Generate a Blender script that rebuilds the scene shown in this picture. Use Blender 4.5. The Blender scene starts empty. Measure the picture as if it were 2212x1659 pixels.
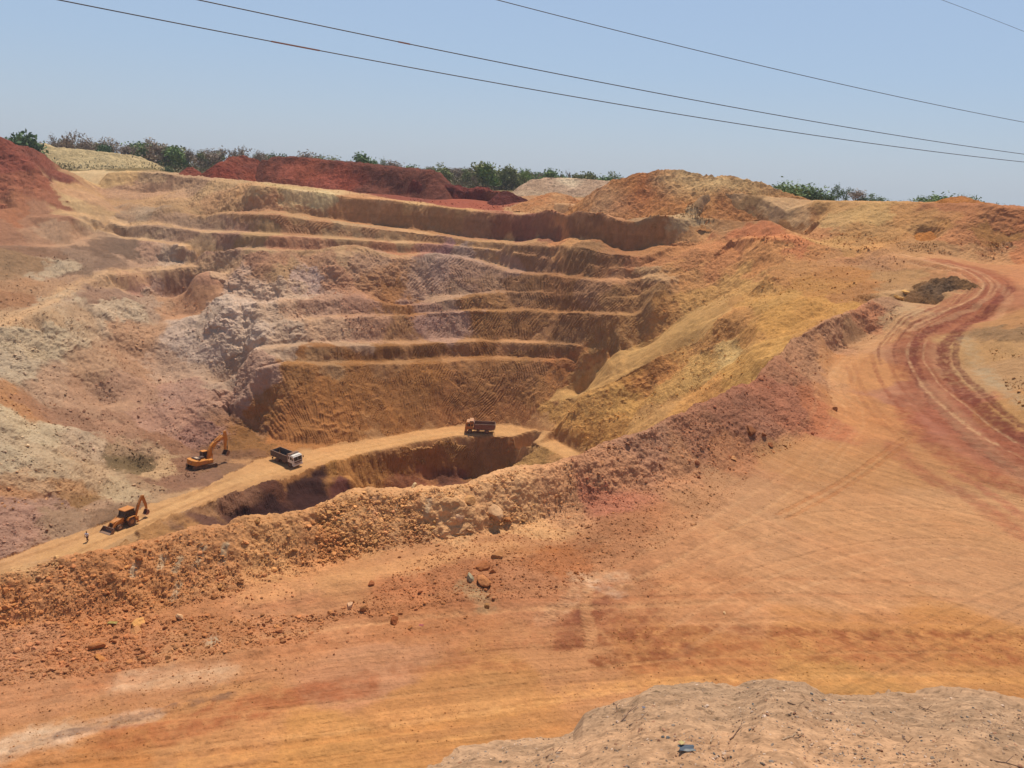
import bpy, math, random, os
import numpy as np
from mathutils import Vector, Matrix
from mathutils.geometry import delaunay_2d_cdt

random.seed(11)
RNG = np.random.default_rng(11)
C = bpy.context.scene.collection
CAMZ = 26.0                      # eye height over the haul road level by the pit rim
F = 1640.0; CX, CY = 1106.0, 829.5
PITCH = math.radians(15.8); ROLL = math.atan(0.055)

# ------------------------------------------------------------------ camera
cam_d = bpy.data.cameras.new('camera'); cam = bpy.data.objects.new('camera', cam_d); C.objects.link(cam)
cam_d.sensor_width = 36.0; cam_d.lens = 36.0 * F / 2212.0
cam_d.clip_start = 0.1; cam_d.clip_end = 12000
fwd = Vector((0, math.cos(PITCH), -math.sin(PITCH)))
right0 = Vector((1, 0, 0)); up0 = right0.cross(fwd)
# horizon drops to the right in the picture
cr, sr = math.cos(ROLL), math.sin(ROLL)
right = right0 * cr + up0 * sr
up = up0 * cr - right0 * sr
Mx = Matrix((right, up, -fwd)).transposed().to_4x4()
Mx.translation = Vector((0, 0, CAMZ))
cam.matrix_world = Mx
bpy.context.scene.camera = cam
R_, U_, W_ = np.array(right), np.array(up), np.array(fwd)

def rays(px, py):
    px = np.asarray(px, float); py = np.asarray(py, float)
    d = W_ + ((px - CX) / F)[..., None] * R_ + (-(py - CY) / F)[..., None] * U_
    return d
def pt(px, py, v):
    """point seen along (px,py); v<0: height under the eye, v>0: distance straight ahead"""
    d = rays(px, py)
    if v < 0: t = v / d[2]
    else: t = v / d[1]
    return np.array([d[0] * t, d[1] * t, d[2] * t + CAMZ])

# ------------------------------------------------------------------ noise
def _h(ix, iy, iz, s):
    n = (ix * 374761393 + iy * 668265263 + iz * 1274126177 + s * 974634777).astype(np.uint32)
    n = (n ^ (n >> np.uint32(13))) * np.uint32(1274126177)
    n = n ^ (n >> np.uint32(16))
    return (n & np.uint32(0xffffff)).astype(np.float32) / np.float32(16777215.0)
def vnoise(x, y, z, s=0):
    """value noise -1..1"""
    xi = np.floor(x).astype(np.int64); yi = np.floor(y).astype(np.int64); zi = np.floor(z).astype(np.int64)
    u = (x - xi).astype(np.float32); v = (y - yi).astype(np.float32); w = (z - zi).astype(np.float32)
    u = u * u * (3 - 2 * u); v = v * v * (3 - 2 * v); w = w * w * (3 - 2 * w)
    r = 0
    for dz in (0, 1):
        a = _h(xi, yi, zi + dz, s) * (1 - u) + _h(xi + 1, yi, zi + dz, s) * u
        b = _h(xi, yi + 1, zi + dz, s) * (1 - u) + _h(xi + 1, yi + 1, zi + dz, s) * u
        c = a * (1 - v) + b * v
        r = r + c * (w if dz else (1 - w))
    return r * 2 - 1
def fbm(x, y, z, scale, octv=4, s=0, gain=0.5, ridged=False):
    a = 1.0; t = 0; r = 0; f = 1.0 / scale
    for i in range(octv):
        n = vnoise(x * f, y * f, z * f, s + i * 17)
        if ridged: n = 1 - 2 * np.abs(n)
        r = r + a * n; t += a; a *= gain; f *= 2.03
    return r / t

def lin(h):
    if isinstance(h, str):
        h = h.lstrip('#'); c = [int(h[i:i + 2], 16) / 255 for i in (0, 2, 4)]
    else: c = h
    return np.array([x / 12.92 if x <= 0.04045 else ((x + 0.055) / 1.055) ** 2.4 for x in c])

def in_poly(px, py, poly):
    ins = np.zeros(len(px), bool); n = len(poly); j = n - 1
    for i in range(n):
        xi, yi = poly[i]; xj, yj = poly[j]
        c = ((yi > py) != (yj > py)) & (px < (xj - xi) * (py - yi) / (yj - yi + 1e-12) + xi); ins ^= c; j = i
    return ins

# ------------------------------------------------------------------ object helpers
def tag(o, label=None, cat=None, group=None, kind=None):
    if label: o['label'] = label
    if cat: o['category'] = cat
    if group: o['group'] = group
    if kind: o['kind'] = kind
    return o
def empty(name, loc, rz=0.0, label=None, cat=None, group=None, rot=None):
    o = bpy.data.objects.new(name, None); C.objects.link(o)
    o.location = loc; o.rotation_euler = rot if rot else (0, 0, rz); o.empty_display_size = 0.2
    return tag(o, label, cat, group)
def mesh_np(name, V, Fc, mat=None, parent=None, smooth=False, n=None, attrs=None):
    """V (n,3); Fc list of faces, or an int array (m,3|4)"""
    me = bpy.data.meshes.new(name)
    V = np.asarray(V, np.float32)
    if isinstance(Fc, np.ndarray):
        k = Fc.shape[1]; m = Fc.shape[0]
        me.vertices.add(len(V)); me.vertices.foreach_set('co', V.ravel())
        me.loops.add(m * k); me.loops.foreach_set('vertex_index', Fc.astype(np.int32).ravel())
        me.polygons.add(m)
        me.polygons.foreach_set('loop_start', np.arange(0, m * k, k, dtype=np.int32))
        me.polygons.foreach_set('loop_total', np.full(m, k, np.int32))
        me.update(calc_edges=True)
    else:
        me.from_pydata([tuple(v) for v in V.tolist()], [], Fc)
    if smooth: me.polygons.foreach_set('use_smooth', np.ones(len(me.polygons), bool))
    else: me.polygons.foreach_set('use_smooth', np.zeros(len(me.polygons), bool))
    if attrs:
        for an, col in attrs.items():
            a = me.color_attributes.new(an, 'FLOAT_COLOR', 'POINT')
            c4 = np.ones((len(V), 4), np.float32); c4[:, :3] = col
            a.data.foreach_set('color', c4.ravel())
    if mat:
        for mm in (mat if isinstance(mat, (list, tuple)) else [mat]): me.materials.append(mm)
    o = bpy.data.objects.new(name, me); C.objects.link(o)
    if parent: o.parent = parent
    return o

# ------------------------------------------------------------------ materials
def new_mat(name):
    m = bpy.data.materials.new(name); m.use_nodes = True
    nt = m.node_tree; b = nt.nodes['Principled BSDF']
    return m, nt, b
def soil_mat(name, attr='Col', base=None, s1=0.35, s2=1.6, bump=0.06, rough=0.95, var=0.22):
    m, nt, b = new_mat(name); N = nt.nodes; L = nt.links
    b.inputs['Roughness'].default_value = rough
    b.inputs['Specular IOR Level'].default_value = 0.12
    tc = N.new('ShaderNodeTexCoord')
    if base is None:
        a = N.new('ShaderNodeVertexColor'); a.layer_name = attr; csrc = a.outputs['Color']
    else:
        a = N.new('ShaderNodeRGB'); a.outputs[0].default_value = (*base, 1); csrc = a.outputs[0]
    n1 = N.new('ShaderNodeTexNoise'); n1.inputs['Scale'].default_value = 1 / s1; n1.inputs['Detail'].default_value = 5; n1.inputs['Roughness'].default_value = 0.7
    n2 = N.new('ShaderNodeTexNoise'); n2.inputs['Scale'].default_value = 1 / s2; n2.inputs['Detail'].default_value = 6; n2.inputs['Roughness'].default_value = 0.65
    for n in (n1, n2): L.new(tc.outputs['Object'], n.inputs['Vector'])
    add = N.new('ShaderNodeMath'); add.operation = 'ADD'; L.new(n1.outputs[0], add.inputs[0]); L.new(n2.outputs[0], add.inputs[1])
    mr = N.new('ShaderNodeMapRange'); mr.inputs['From Min'].default_value = 0.7; mr.inputs['From Max'].default_value = 1.3
    mr.inputs['To Min'].default_value = 1 - var; mr.inputs['To Max'].default_value = 1 + var
    L.new(add.outputs[0], mr.inputs[0])
    mul = N.new('ShaderNodeVectorMath'); mul.operation = 'SCALE'; L.new(csrc, mul.inputs[0]); L.new(mr.outputs[0], mul.inputs['Scale'])
    L.new(mul.outputs[0], b.inputs['Base Color'])
    bp = N.new('ShaderNodeBump'); bp.inputs['Strength'].default_value = 0.9; bp.inputs['Distance'].default_value = bump
    n3 = N.new('ShaderNodeTexNoise'); n3.inputs['Scale'].default_value = 1 / (s1 * 0.8); n3.inputs['Detail'].default_value = 6; n3.inputs['Roughness'].default_value = 0.75
    L.new(tc.outputs['Object'], n3.inputs['Vector'])
    n4 = N.new('ShaderNodeTexVoronoi'); n4.inputs['Scale'].default_value = 1 / (s1 * 1.1); L.new(tc.outputs['Object'], n4.inputs['Vector'])
    ad = N.new('ShaderNodeMath'); ad.operation = 'MULTIPLY_ADD'; ad.inputs[1].default_value = -.45; L.new(n4.outputs['Distance'], ad.inputs[0]); L.new(n3.outputs[0], ad.inputs[2])
    L.new(ad.outputs[0], bp.inputs['Height']); L.new(bp.outputs[0], b.inputs['Normal'])
    return m
def paint(name, col, rough=0.6, dust=0.5, metal=0.0, dustcol='#B07A50'):
    """paint with dust that lies on it"""
    m, nt, b = new_mat(name); N = nt.nodes; L = nt.links
    tc = N.new('ShaderNodeTexCoord'); n = N.new('ShaderNodeTexNoise'); n.inputs['Scale'].default_value = 2.2; n.inputs['Detail'].default_value = 6
    L.new(tc.outputs['Object'], n.inputs['Vector'])
    mr = N.new('ShaderNodeMapRange'); mr.inputs['From Min'].default_value = 0.35; mr.inputs['From Max'].default_value = 0.7
    mr.inputs['To Min'].default_value = dust * 0.4; mr.inputs['To Max'].default_value = dust
    L.new(n.outputs[0], mr.inputs[0])
    mx = N.new('ShaderNodeMix'); mx.data_type = 'RGBA'
    mx.inputs['A'].default_value = (*lin(col), 1); mx.inputs['B'].default_value = (*lin(dustcol), 1)
    L.new(mr.outputs[0], mx.inputs['Factor']); L.new(mx.outputs['Result'], b.inputs['Base Color'])
    b.inputs['Roughness'].default_value = rough; b.inputs['Metallic'].default_value = metal
    return m
# ------------------------------------------------------------------ survey lines of the mine (seen from the eye: x, y, distance or depth)
LINES = []
def ln(*p, back=None): LINES.append(list(p))
# far rim: top edge of the upper wall
ln((-350,470,170),(0,462,185))
ln((1130,437,232),(1213,439,215),(1318,454,203),(1420,460,196),(1506,466,190),(1560,474,186))
ln((1090,430,245),(1180,425,248),(1260,440,222),(1330,450,214),(1420,452,206),(1500,458,199),(1560,466,194))
# side ramps and benches west of the stepped wall
LEFTB = {
 'B': [(410,470,233),(480,462,237)],
 'Ab': [(142,456,193),(275,478,214),(437,497,228)], 'Ac': [(142,460,191),(275,482,211),(437,502,224.5)],
 'Cb': [(150,463,190),(212,486,201),(265,508,207),(350,520,212),(437,533,218)], 'Cc': [(150,468,187),(212,493,197),(265,516,203),(350,527,209),(437,538,214.5)]}
# the stepped wall: picture heights of every foot and edge, stacked up from the haul road
def TT(x, y):
    d = rays(x, y); return -d[2] / d[1]
PLW = [
('toe',[(500,1022),(553,991),(653,974),(778,954),(903,931),(978,921),(1106,917),(1200,905),(1260,860),(1320,790),(1381,745)],0),
('L1c',[(553,800),(610,788),(665,792),(778,789),(928,783),(1050,778),(1106,776),(1190,779),(1256,775),(1320,760),(1381,735)],1.15),
('L1b',[(553,798),(610,783),(665,783),(778,780),(928,774),(1050,770),(1106,769),(1190,774),(1256,773),(1320,759),(1381,734)],0),
('L2c',[(553,756),(640,749),(753,748),(903,745),(1000,738),(1106,739),(1200,743),(1256,748),(1320,740),(1381,722)],2.2),
('L2b',[(553,752),(640,740),(753,738),(903,735),(1000,732),(1106,733),(1200,738),(1256,744),(1320,738),(1381,721)],0),
('L3c',[(553,700),(665,691),(728,688),(800,685),(903,680),(1000,675),(1106,671),(1200,676),(1318,681),(1381,680)],1.5),
('L3b',[(553,699),(665,685),(728,681),(800,679),(903,674),(1000,670),(1106,666),(1200,671),(1318,677),(1381,676)],0),
('Mc',[(553,655),(640,651),(765,644),(830,652),(890,652),(1003,645),(1078,634),(1106,630),(1200,634),(1318,640),(1381,640)],1.3),
('Mb',[(553,654),(640,642),(765,634),(830,643),(890,644),(1003,637),(1078,628),(1106,629),(1200,633),(1318,639),(1381,639)],0),
('Cc',[(553,541),(678,546),(800,550),(903,552),(1000,557),(1028,566),(1106,588),(1193,597),(1293,608),(1381,604)],1.15),
('Cb',[(553,535),(678,541),(800,544),(903,546),(1000,551),(1028,560),(1106,583),(1193,591),(1293,602),(1381,601)],0),
('Ac',[(553,508),(678,514),(778,521),(903,527),(1000,531),(1106,545),(1193,560),(1293,575),(1381,580)],2.2),
('Ab',[(553,502),(678,508),(778,515),(903,524),(1000,530),(1106,544),(1193,559),(1293,574),(1381,579)],0),
('Bc',[(553,462),(600,463),(753,487),(928,507),(1020,519),(1106,527),(1121,529),(1200,537),(1256,541),(1330,549),(1381,557)],1.7),
('Bb',[(553,457),(600,457),(753,479),(928,500),(1020,513),(1106,521),(1200,532),(1256,536),(1320,540),(1381,549)],0),
('T',[(553,401),(660,412),(760,426),(850,434),(930,444),(1020,455),(1078,461),(1150,465),(1231,474),(1318,480),(1381,480)],2.6)]
CH = {n: [] for n, _, _ in PLW}
for X in list(range(553, 1381, 23)) + [1381]:
    y0 = np.interp(X, *zip(*PLW[0][1]))
    zt = np.interp(X, [553,653,778,903,1106,1200,1260,1320,1381], [52.5,53,53.6,54,54,51.5,46,39,35])
    t = TT(X, y0); d = zt / t; CH['toe'].append((X, y0, d))
    for n, pl0, S0 in PLW[1:]:
        y1 = np.interp(X, *zip(*pl0)); t2 = TT(X, y1)
        if S0:
            s0 = S0 * (np.interp(X, [553, 640, 880], [.50, .68, 1.]) if n in ('L1c','L2c','L3c','Mc','Cc') else 1)
            d = d * (s0 + t) / (s0 + t2)
        else: d = min(d * t / t2, d + 13)
        t = t2; CH[n].append((X, y1, d))
def chd(n, X): return np.interp(X, [q[0] for q in CH[n]], [q[2] for q in CH[n]])
for n, _, _ in PLW:
    if n == 'toe': continue
    l = CH[n]
    if n in LEFTB or n in ('Bc', 'Bb'):
        pre = LEFTB['B'] if n[0] == 'B' else LEFTB[n]
        if n == 'Bb': pre = [(x, y - 5, d + 3) for x, y, d in pre]
        last = pre[-1]; ref = l[0][2] / (last[2] + (553 - last[0]) * .05)
        pre = [(x, y, d * (1 + (ref - 1) * np.clip((x - 142) / 411, 0, 1))) for x, y, d in pre]
        l = pre + l
    ln(*l)
RIM = [(232,371,238),(310,371,243),(360,377,241),(425,386,236),(500,398,(CH['T'][0][2]+236)/2)] + CH['T'] + [(1420,480,CH['T'][-1][2]-2),(1500,478,188)]
ln(*RIM); ln(*[(x, y - 6, d + 11) for x, y, d in RIM])
ln((245,410,234),(320,422,237),(410,408,234)); ln((480,440,chd('Bb',553)+4))

ln((1381,549,chd('Bb',1381)),(1440,545,186),(1500,530,183))
# broad hollow and left wall
ln((-350,250,196),(-100,276,198),(0,296,200),(30,311,203),(62,312,206),(85,326,210),(110,346,214),(134,364,218),(152,371,226))
ln((0,340,196),(60,345,199),(110,380,205)); ln((0,400,189),(60,400,193),(115,412,198)); ln((0,450,183),(60,448,187),(122,450,192))
add_early = [(-350,250,196),(-100,276,198),(0,296,200),(30,311,203),(62,312,206),(85,326,210),(110,346,214)]
# scarp cut into the foot of the big hill
ln((1522,418,194),(1545,405,196),(1600,416,195),(1660,435,192),(1710,462,187),(1755,492,181)); ln((1528,478,190.5),(1600,483,190.5),(1660,494,188),(1710,508,183),(1750,512,178.5))
ln((-350,520,150),(0,478,178),(60,470,184),(125,462,190))
ln((-350,570,146),(0,528,170),(60,528,174),(140,529,179),(180,514,186))
ln((-350,575,143),(0,533,166),(60,533,170),(140,533,175),(180,520,182),(210,500,192))
ln((100,600,160),(190,560,172),(240,555,178),(300,570,182),(360,565,186),(430,566,188))
ln((-350,725,118),(0,693,135),(87,656,147),(150,616,158),(225,590,167),(300,579,178),(400,572,184),(430,571,186),(500,578,186))
ln((-350,735,114),(0,703,131),(87,667,143),(150,627,154),(225,599,164),(300,587,175),(400,580,181),(430,578,182),(480,590,180))
ln((100,690,139),(160,650,150),(215,613,162.6),(260,624,168),(300,634,171.5),(350,642,175.5),(400,650,178.5),(428,652,179))
# haul road, upper side then lower side
ROADU = [(-350,1266,-49.5),(0,1210,-49.5),(120,1165,-50),(230,1130,-50),(330,1088,-50.5),(440,1052,-51),(500,1022,-51.8),(553,993,-52.5),(653,974,-53),(778,954,-53.6),(903,931,-54),(978,921,-54),(1106,917,-54),(1151,929,-54),(1200,950,-54),(1246,976,-54),(1300,1010,-54)]
ROADL = [(-350,1310,-49.5),(0,1252,-49.5),(100,1225,-49.8),(200,1196,-50),(300,1145,-50.3),(400,1104,-50.8),(480,1070,-51.5),(553,1046,-52.5),(628,1025,-53),(703,1000,-53.4),(778,981,-53.7),(878,960,-54),(960,945,-54),(1028,940,-54),(1106,942,-54),(1150,954,-54),(1214,986,-54),(1260,1020,-54)]
ln(*ROADU); ln(*ROADL)
ln(*[(x,(y+ROADL[i][1])/2,z) for i,(x,y,z) in enumerate(ROADU) if abs(x-ROADL[i][0])<40])
ln((500,985,-52.6),(430,1000,-51.8),(380,1020,-51.2),(340,1050,-50.8))
ln((430,1025,-51.2),(470,1022,-51.6))
# sump under the haul road
ln((470,1112,107),(520,1090,110.5),(560,1066,-53.3),(640,1036,-53.8),(703,1024,-55),(828,1022,137.4),(928,1024,143.6),(1021,1033,146.8),(1078,1033,148),(1130,1020,150))
ln((640,1041,-54),(740,1038,-56),(835,1042,136.2),(930,1046,142.2),(1015,1052,144))
ln((530,1100,110.5),(640,1072,119),(720,1068,124),(800,1062,133.5),(880,1064,138),(1010,1062,-62.8))
ln((530,1118,-55.8),(600,1110,-56.5),(700,1095,-57.6),(780,1080,-60.8),(900,1076,-62.5))
ln((380,680,168),(400,672,171),(410,676,168),(440,700,164),(470,745,158),(492,790,151),(480,830,146))
ln((500,640,172),(520,690,164),(530,740,157),(530,775,153))
ln((360,800,150),(420,770,156),(460,800,152))
ln((0,800,121),(100,790,130),(200,760,142),(300,740,152))
ln((0,850,112),(100,880,120),(200,860,130),(300,850,138),(400,850,142),(500,860,145))
ln((0,890,107),(100,915,113),(200,940,119),(300,940,125),(400,930,134),(480,930,137))
ln((0,960,102),(100,980,106),(200,1010,110),(300,1020,114),(380,990,123),(440,975,130))
ln((-350,1140,80),(0,1090,91),(100,1080,96),(200,1070,101),(300,1055,108))
ln((-350,900,98))
ln((500,900,144),(505,960,134),(560,940,141),(620,960,136))
# right wall and the smooth tongue of spoil
ln((1560,500,182),(1600,560,168),(1500,570,172),(1430,600,168),(1400,650,165))
ln((1560,636,159),(1500,672,159),(1440,706,159),(1380,741,159.5),(1320,776,160),(1260,810,160),(1205,843,160),(1180,870,158))
ln((1565,646,156),(1500,690,153),(1440,735,152),(1380,780,151),(1310,822,153),(1250,856,155))
ln((1545,700,144),(1480,736,147),(1385,795,147),(1300,845,149),(1250,862,152))
ln((1350,900,141),(1280,930,143),(1200,930,150),(1160,925,153))
ln((1500,850,132),(1430,880,134),(1350,940,133))
ln((1600,760,132),(1550,800,131),(1480,870,128))
ln((1650,700,132),(1620,780,124))
ln((1700,640,138),(1600,640,152),(1700,560,156),(1650,600,149),(1800,600,143),(1760,650,132),(1850,640,131),(1800,660,129))
ln((1880,600,140),(1900,575,147),(1850,560,152),(1750,545,158),(1690,530,162),(1620,530,168),(1580,510,175))
# flats to the right of the rim and the climbing road
ln((1659,486,180),(1700,512,173),(1741,514,170),(1814,526,163),(1909,538,157),(1984,546,152),(2060,552,149),(2159,562,145),(2230,560,146),(2560,600,120))
ln((1741,521,165),(1814,533,158),(1909,544,153),(1960,560,146))
ln((2100,570,143),(2180,590,134),(2290,610,125),(2560,640,108))
ln((1984,560,145),(2050,572,140),(2084,580,136),(2124,604,130),(2136,622,125),(2121,640,121.5),(2084,652,119),(2034,662,117),(1946,680,113))
ln((1930,634,128),(1960,612,135),(1994,590,140))
ln((2050,600,133),(2000,615,130))
ln((2212,700,103),(2120,690,113),(2030,720,108),(2000,740,-19.8),(1900,760,-21.2),(1840,790,-22.5))
ln((2212,660,112),(2300,680,104),(2560,700,90))
ln((2212,760,93),(2130,740,101),(2100,800,-21.5),(2200,850,-20.8),(2300,800,84),(2560,790,76))
ln((1900,850,-23.6),(2000,880,-23.4),(2100,920,-23.2),(2212,980,-23.4),(2350,1040,-23.6),(2700,1100,-23.6))
ln((1850,900,-24.4),(2000,1000,-24.6),(2212,1100,-24.8),(2560,1200,-25))
ln((1700,1000,-25),(1900,1150,-25),(2212,1250,-25),(2560,1350,-25))
ln((1759,434,186),(1850,436,180),(1926,437,174),(2000,438,169),(2079,440,165),(2134,442,161),(2212,450,158),(2560,480,142))
ln((1759,433,196),(1850,435,194),(1926,436,190),(2000,437,186),(2079,439,182),(2134,441,178),(2212,449,176),(2560,480,160))
ln((1741,480,180),(1790,470,178))
# near ground
for yy in (1180, 1260, 1340, 1420, 1520, 1640, 1760):
    ln(*[(x, yy + max(0, 1200-yy) , -25 + (0.35 if 500 < x < 1300 and 1150 < yy < 1300 else 0)) for x in range(-350, 2700, 150) if yy > 1150 - (x-1000)*0.0 and (yy > 1390 - 0.25*(x) or x > 1500)])
# rubble bank along the pit: road-side foot, crest
TOE = [(-350,1420,-25),(0,1352,-25),(150,1335,-25),(300,1318,-25),(450,1290,-24.9),(600,1243,-24.9),(750,1203,-24.8),(900,1178,-24.8),(1000,1160,-24.8),(1100,1135,-24.8),(1200,1112,-24.8),(1300,1088,-24.8),(1400,1062,-24.8),(1500,1030,-24.8),(1600,1002,-24.8),(1640,985,-24.7),(1700,962,-24.6),(1780,922,-24.3),(1802,885,-24),(1792,840,-23.5),(1785,800,-22.8),(1805,762,-22.2),(1870,726,-21),(1945,684,112)]
CREST = [(-350,1300,-23.4),(0,1238,-23.3),(100,1212,-23.3),(200,1198,-23.2),(250,1190,-23.2),(320,1173,-23.1),(400,1155,-23),(470,1146,-23),(520,1132,-23),(600,1119,-22.9),(650,1108,-22.8),(700,1091,-22.6),(760,1071,-22.4),(840,1064,-22.3),(900,1059,-22.2),(990,1060,-22.1),(1040,1035,-22),(1120,1018,-22),(1180,1004,-22),(1240,980,-21.8),(1300,956,-21.5),(1380,930,-21.3),(1450,895,-21),(1540,860,-20.7),(1620,820,-20.3),(1660,785,85),(1680,763,91),(1700,730,98),(1760,703,104),(1830,668,111),(1900,640,118.5),(1935,648,120)]
ln(*TOE); ln(*CREST)
ln(*[(x,y+5,(v+0.45 if v<0 else v-1.4)) if False else (x,y+7,v) for x,y,v in CREST if v<0])
# ------------------------------------------------------------------ lines to world points
XYZ = []
def add_w(P, step=1.5):
    P = [np.array(p) for p in P]
    for a, b in zip(P[:-1], P[1:]):
        n = max(1, int(math.hypot(*(b - a)[:2]) / step))
        for k in range(n): XYZ.append(a + (b - a) * k / n)
    XYZ.append(P[-1])
for l in LINES: add_w([pt(*q) for q in l])
# behind the bank (hidden from the eye): it falls into the pit
cw = [pt(*q) for q in CREST]
for dd_, dz_ in ((5, -2.5), (16, -9)): add_w([np.array([p[0] * (1 + dd_ / p[1]), p[1] + dd_, max(p[2] + dz_, CAMZ - 9.5)]) for p in [pt(*q) for q in add_early]])
def off(P, dd, dz, cut=None):
    out = []
    for k, p in enumerate(P):
        r = math.hypot(p[0], p[1]); q = p.copy()
        q[0] *= (r + dd) / r; q[1] *= (r + dd) / r; q[2] = p[2] + dz if cut is None else cut
        out.append(q)
    return out
add_w(off(cw, 1.6, -0.5)); 
add_w(off([p for p, c in zip(cw, CREST) if c[0] < 1700], 9, -9.5))
add_w(off([p for p, c in zip(cw, CREST) if c[0] < 1500], 26, 0, CAMZ - 51), 2.5)
add_w(off([p for p, c in zip(cw, CREST) if 780 < c[0] < 1100], 44, 0, CAMZ - 62.8), 2.5)
add_w(off([p for p, c in zip(cw, CREST) if 480 < c[0] < 780], 44, 0, CAMZ - 56.5), 2.5)
add_w(off([p for p, c in zip(cw, CREST) if 1500 <= c[0] < 1700], 16, -17), 2.5)
add_w(off([p for p, c in zip(cw, CREST) if c[0] >= 1700], 5, -3.5), 2.5)
# the wide country round the mine
ZF = CAMZ - 8.6
for a in np.linspace(-80, 80, 60):
    ra = math.radians(a)
    for r, z in ((300, ZF - .2), (330, ZF), (360, ZF), (410, ZF), (480, ZF)):
        if a > 12 : 
            zz = CAMZ - 6.0; 
            XYZ.append(np.array([r * math.sin(ra), r * math.cos(ra), (zz if a > 20 else zz - (20 - a) * .3) - (r - 300) * .02]))
        else: XYZ.append(np.array([r * math.sin(ra), r * math.cos(ra), z]))
    if a > 18 :
        XYZ.append(np.array([230 * math.sin(ra), 230 * math.cos(ra), CAMZ - 6.5]))
    for r in (6, 12, 20): XYZ.append(np.array([r * math.sin(ra), r * math.cos(ra), CAMZ - 25]))
add_w([pt(-350, 470, 175), pt(0, 420, 215), pt(150, 371, 243)]); add_w([pt(0, 400, 260), pt(120, 372, 262), pt(230, 368, 262), pt(330, 367, 270)])
add_w([pt(155, 371, 244), pt(232, 378, 240)]); add_w([pt(125, 424, 229), pt(172, 390, 238), pt(215, 392, 237), pt(222, 421, 229)])
for x, y, z in ((-30, 8, -25), (30, 8, -25), (-60, 5, -25), (60, 5, -25), (0, -15, -25), (-80, -15, -25), (90, -15, -25), (-200, 20, -20), (200, 20, -20), (-330, -10, -12), (330, -10, -10), (-300, 120, -9), (280, 120, -8), (-200, 120, -14), (190, 60, -16)):
    XYZ.append(np.array([x, y, z + CAMZ]))
XYZ = np.array(XYZ)
# thin out near-duplicates
key = np.round(XYZ[:, :2] / 0.25).astype(int)
_, keep = np.unique(key, axis=0, return_index=True)
XYZ = XYZ[keep]
# ------------------------------------------------------------------ triangulate and lay on a grid
res = delaunay_2d_cdt([Vector((p[0], p[1])) for p in XYZ], [], [], 0, 1e-6, True)
oi = res[3]; tz = np.array([XYZ[o[0], 2] for o in oi]); tv = np.array([(v.x, v.y) for v in res[0]])
GX0, GX1, GY0, GY1, GS = -330.0, 330.0, -16.0, 470.0, 0.4
nx = int((GX1 - GX0) / GS) + 1; ny = int((GY1 - GY0) / GS) + 1
G = np.full((ny, nx), np.nan, np.float32)
for tri in res[2]:
    a, b, c = tri; A, B, D = tv[a], tv[b], tv[c]
    x0, x1 = min(A[0], B[0], D[0]), max(A[0], B[0], D[0]); y0, y1 = min(A[1], B[1], D[1]), max(A[1], B[1], D[1])
    i0 = max(0, int(math.floor((x0 - GX0) / GS))); i1 = min(nx - 1, int(math.ceil((x1 - GX0) / GS)))
    j0 = max(0, int(math.floor((y0 - GY0) / GS))); j1 = min(ny - 1, int(math.ceil((y1 - GY0) / GS)))
    if i1 < i0 or j1 < j0: continue
    xs = GX0 + np.arange(i0, i1 + 1) * GS; ys = GY0 + np.arange(j0, j1 + 1) * GS
    X, Y = np.meshgrid(xs, ys)
    den = (B[1] - D[1]) * (A[0] - D[0]) + (D[0] - B[0]) * (A[1] - D[1])
    if abs(den) < 1e-9: continue
    w0 = ((B[1] - D[1]) * (X - D[0]) + (D[0] - B[0]) * (Y - D[1])) / den
    w1 = ((D[1] - A[1]) * (X - D[0]) + (A[0] - D[0]) * (Y - D[1])) / den
    w2 = 1 - w0 - w1
    ins = (w0 > -1e-4) & (w1 > -1e-4) & (w2 > -1e-4)
    Z = w0 * tz[a] + w1 * tz[b] + w2 * tz[c]
    sub = G[j0:j1 + 1, i0:i1 + 1]; sub[ins] = Z[ins]
G[np.isnan(G)] = CAMZ - 9
def blur(A, r=1):
    for _ in range(r):
        P = np.pad(A, 1, mode='edge'); A = (P[:-2, 1:-1] + P[2:, 1:-1] + P[1:-1, :-2] + P[1:-1, 2:] + 2 * A) / 6
    return A
G = blur(G, 1)
def hz(x, y):
    fx = np.clip((x - GX0) / GS, 0, nx - 1.001); fy = np.clip((y - GY0) / GS, 0, ny - 1.001)
    i = fx.astype(int); j = fy.astype(int); u = fx - i; v = fy - j
    return (G[j, i] * (1 - u) + G[j, i + 1] * u) * (1 - v) + (G[j + 1, i] * (1 - u) + G[j + 1, i + 1] * u) * v
def hit(px, py, rmax=460.0, step=0.4, r0=14.0):
    """where rays through picture points meet the ground"""
    px = np.atleast_1d(np.asarray(px, float)); py = np.atleast_1d(np.asarray(py, float))
    d = rays(px, py); h = np.hypot(d[:, 0], d[:, 1]); d = d / h[:, None]
    n = len(px); t = np.full(n, np.nan); act = np.arange(n); r = r0
    while r < rmax and len(act):
        zr = d[act, 2] * r + CAMZ; g = hz(d[act, 0] * r, d[act, 1] * r)
        below = zr <= g
        ib = act[below]
        if len(ib):
            lo = np.full(len(ib), r - step); hi_ = np.full(len(ib), r)
            for _ in range(7):
                md = (lo + hi_) / 2; bl = d[ib, 2] * md + CAMZ <= hz(d[ib, 0] * md, d[ib, 1] * md); hi_ = np.where(bl, md, hi_); lo = np.where(bl, lo, md)
            t[ib] = (lo + hi_) / 2
        act = act[~below]; r += step
    P = d * t[:, None]; P[:, 2] += CAMZ
    return P

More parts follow.
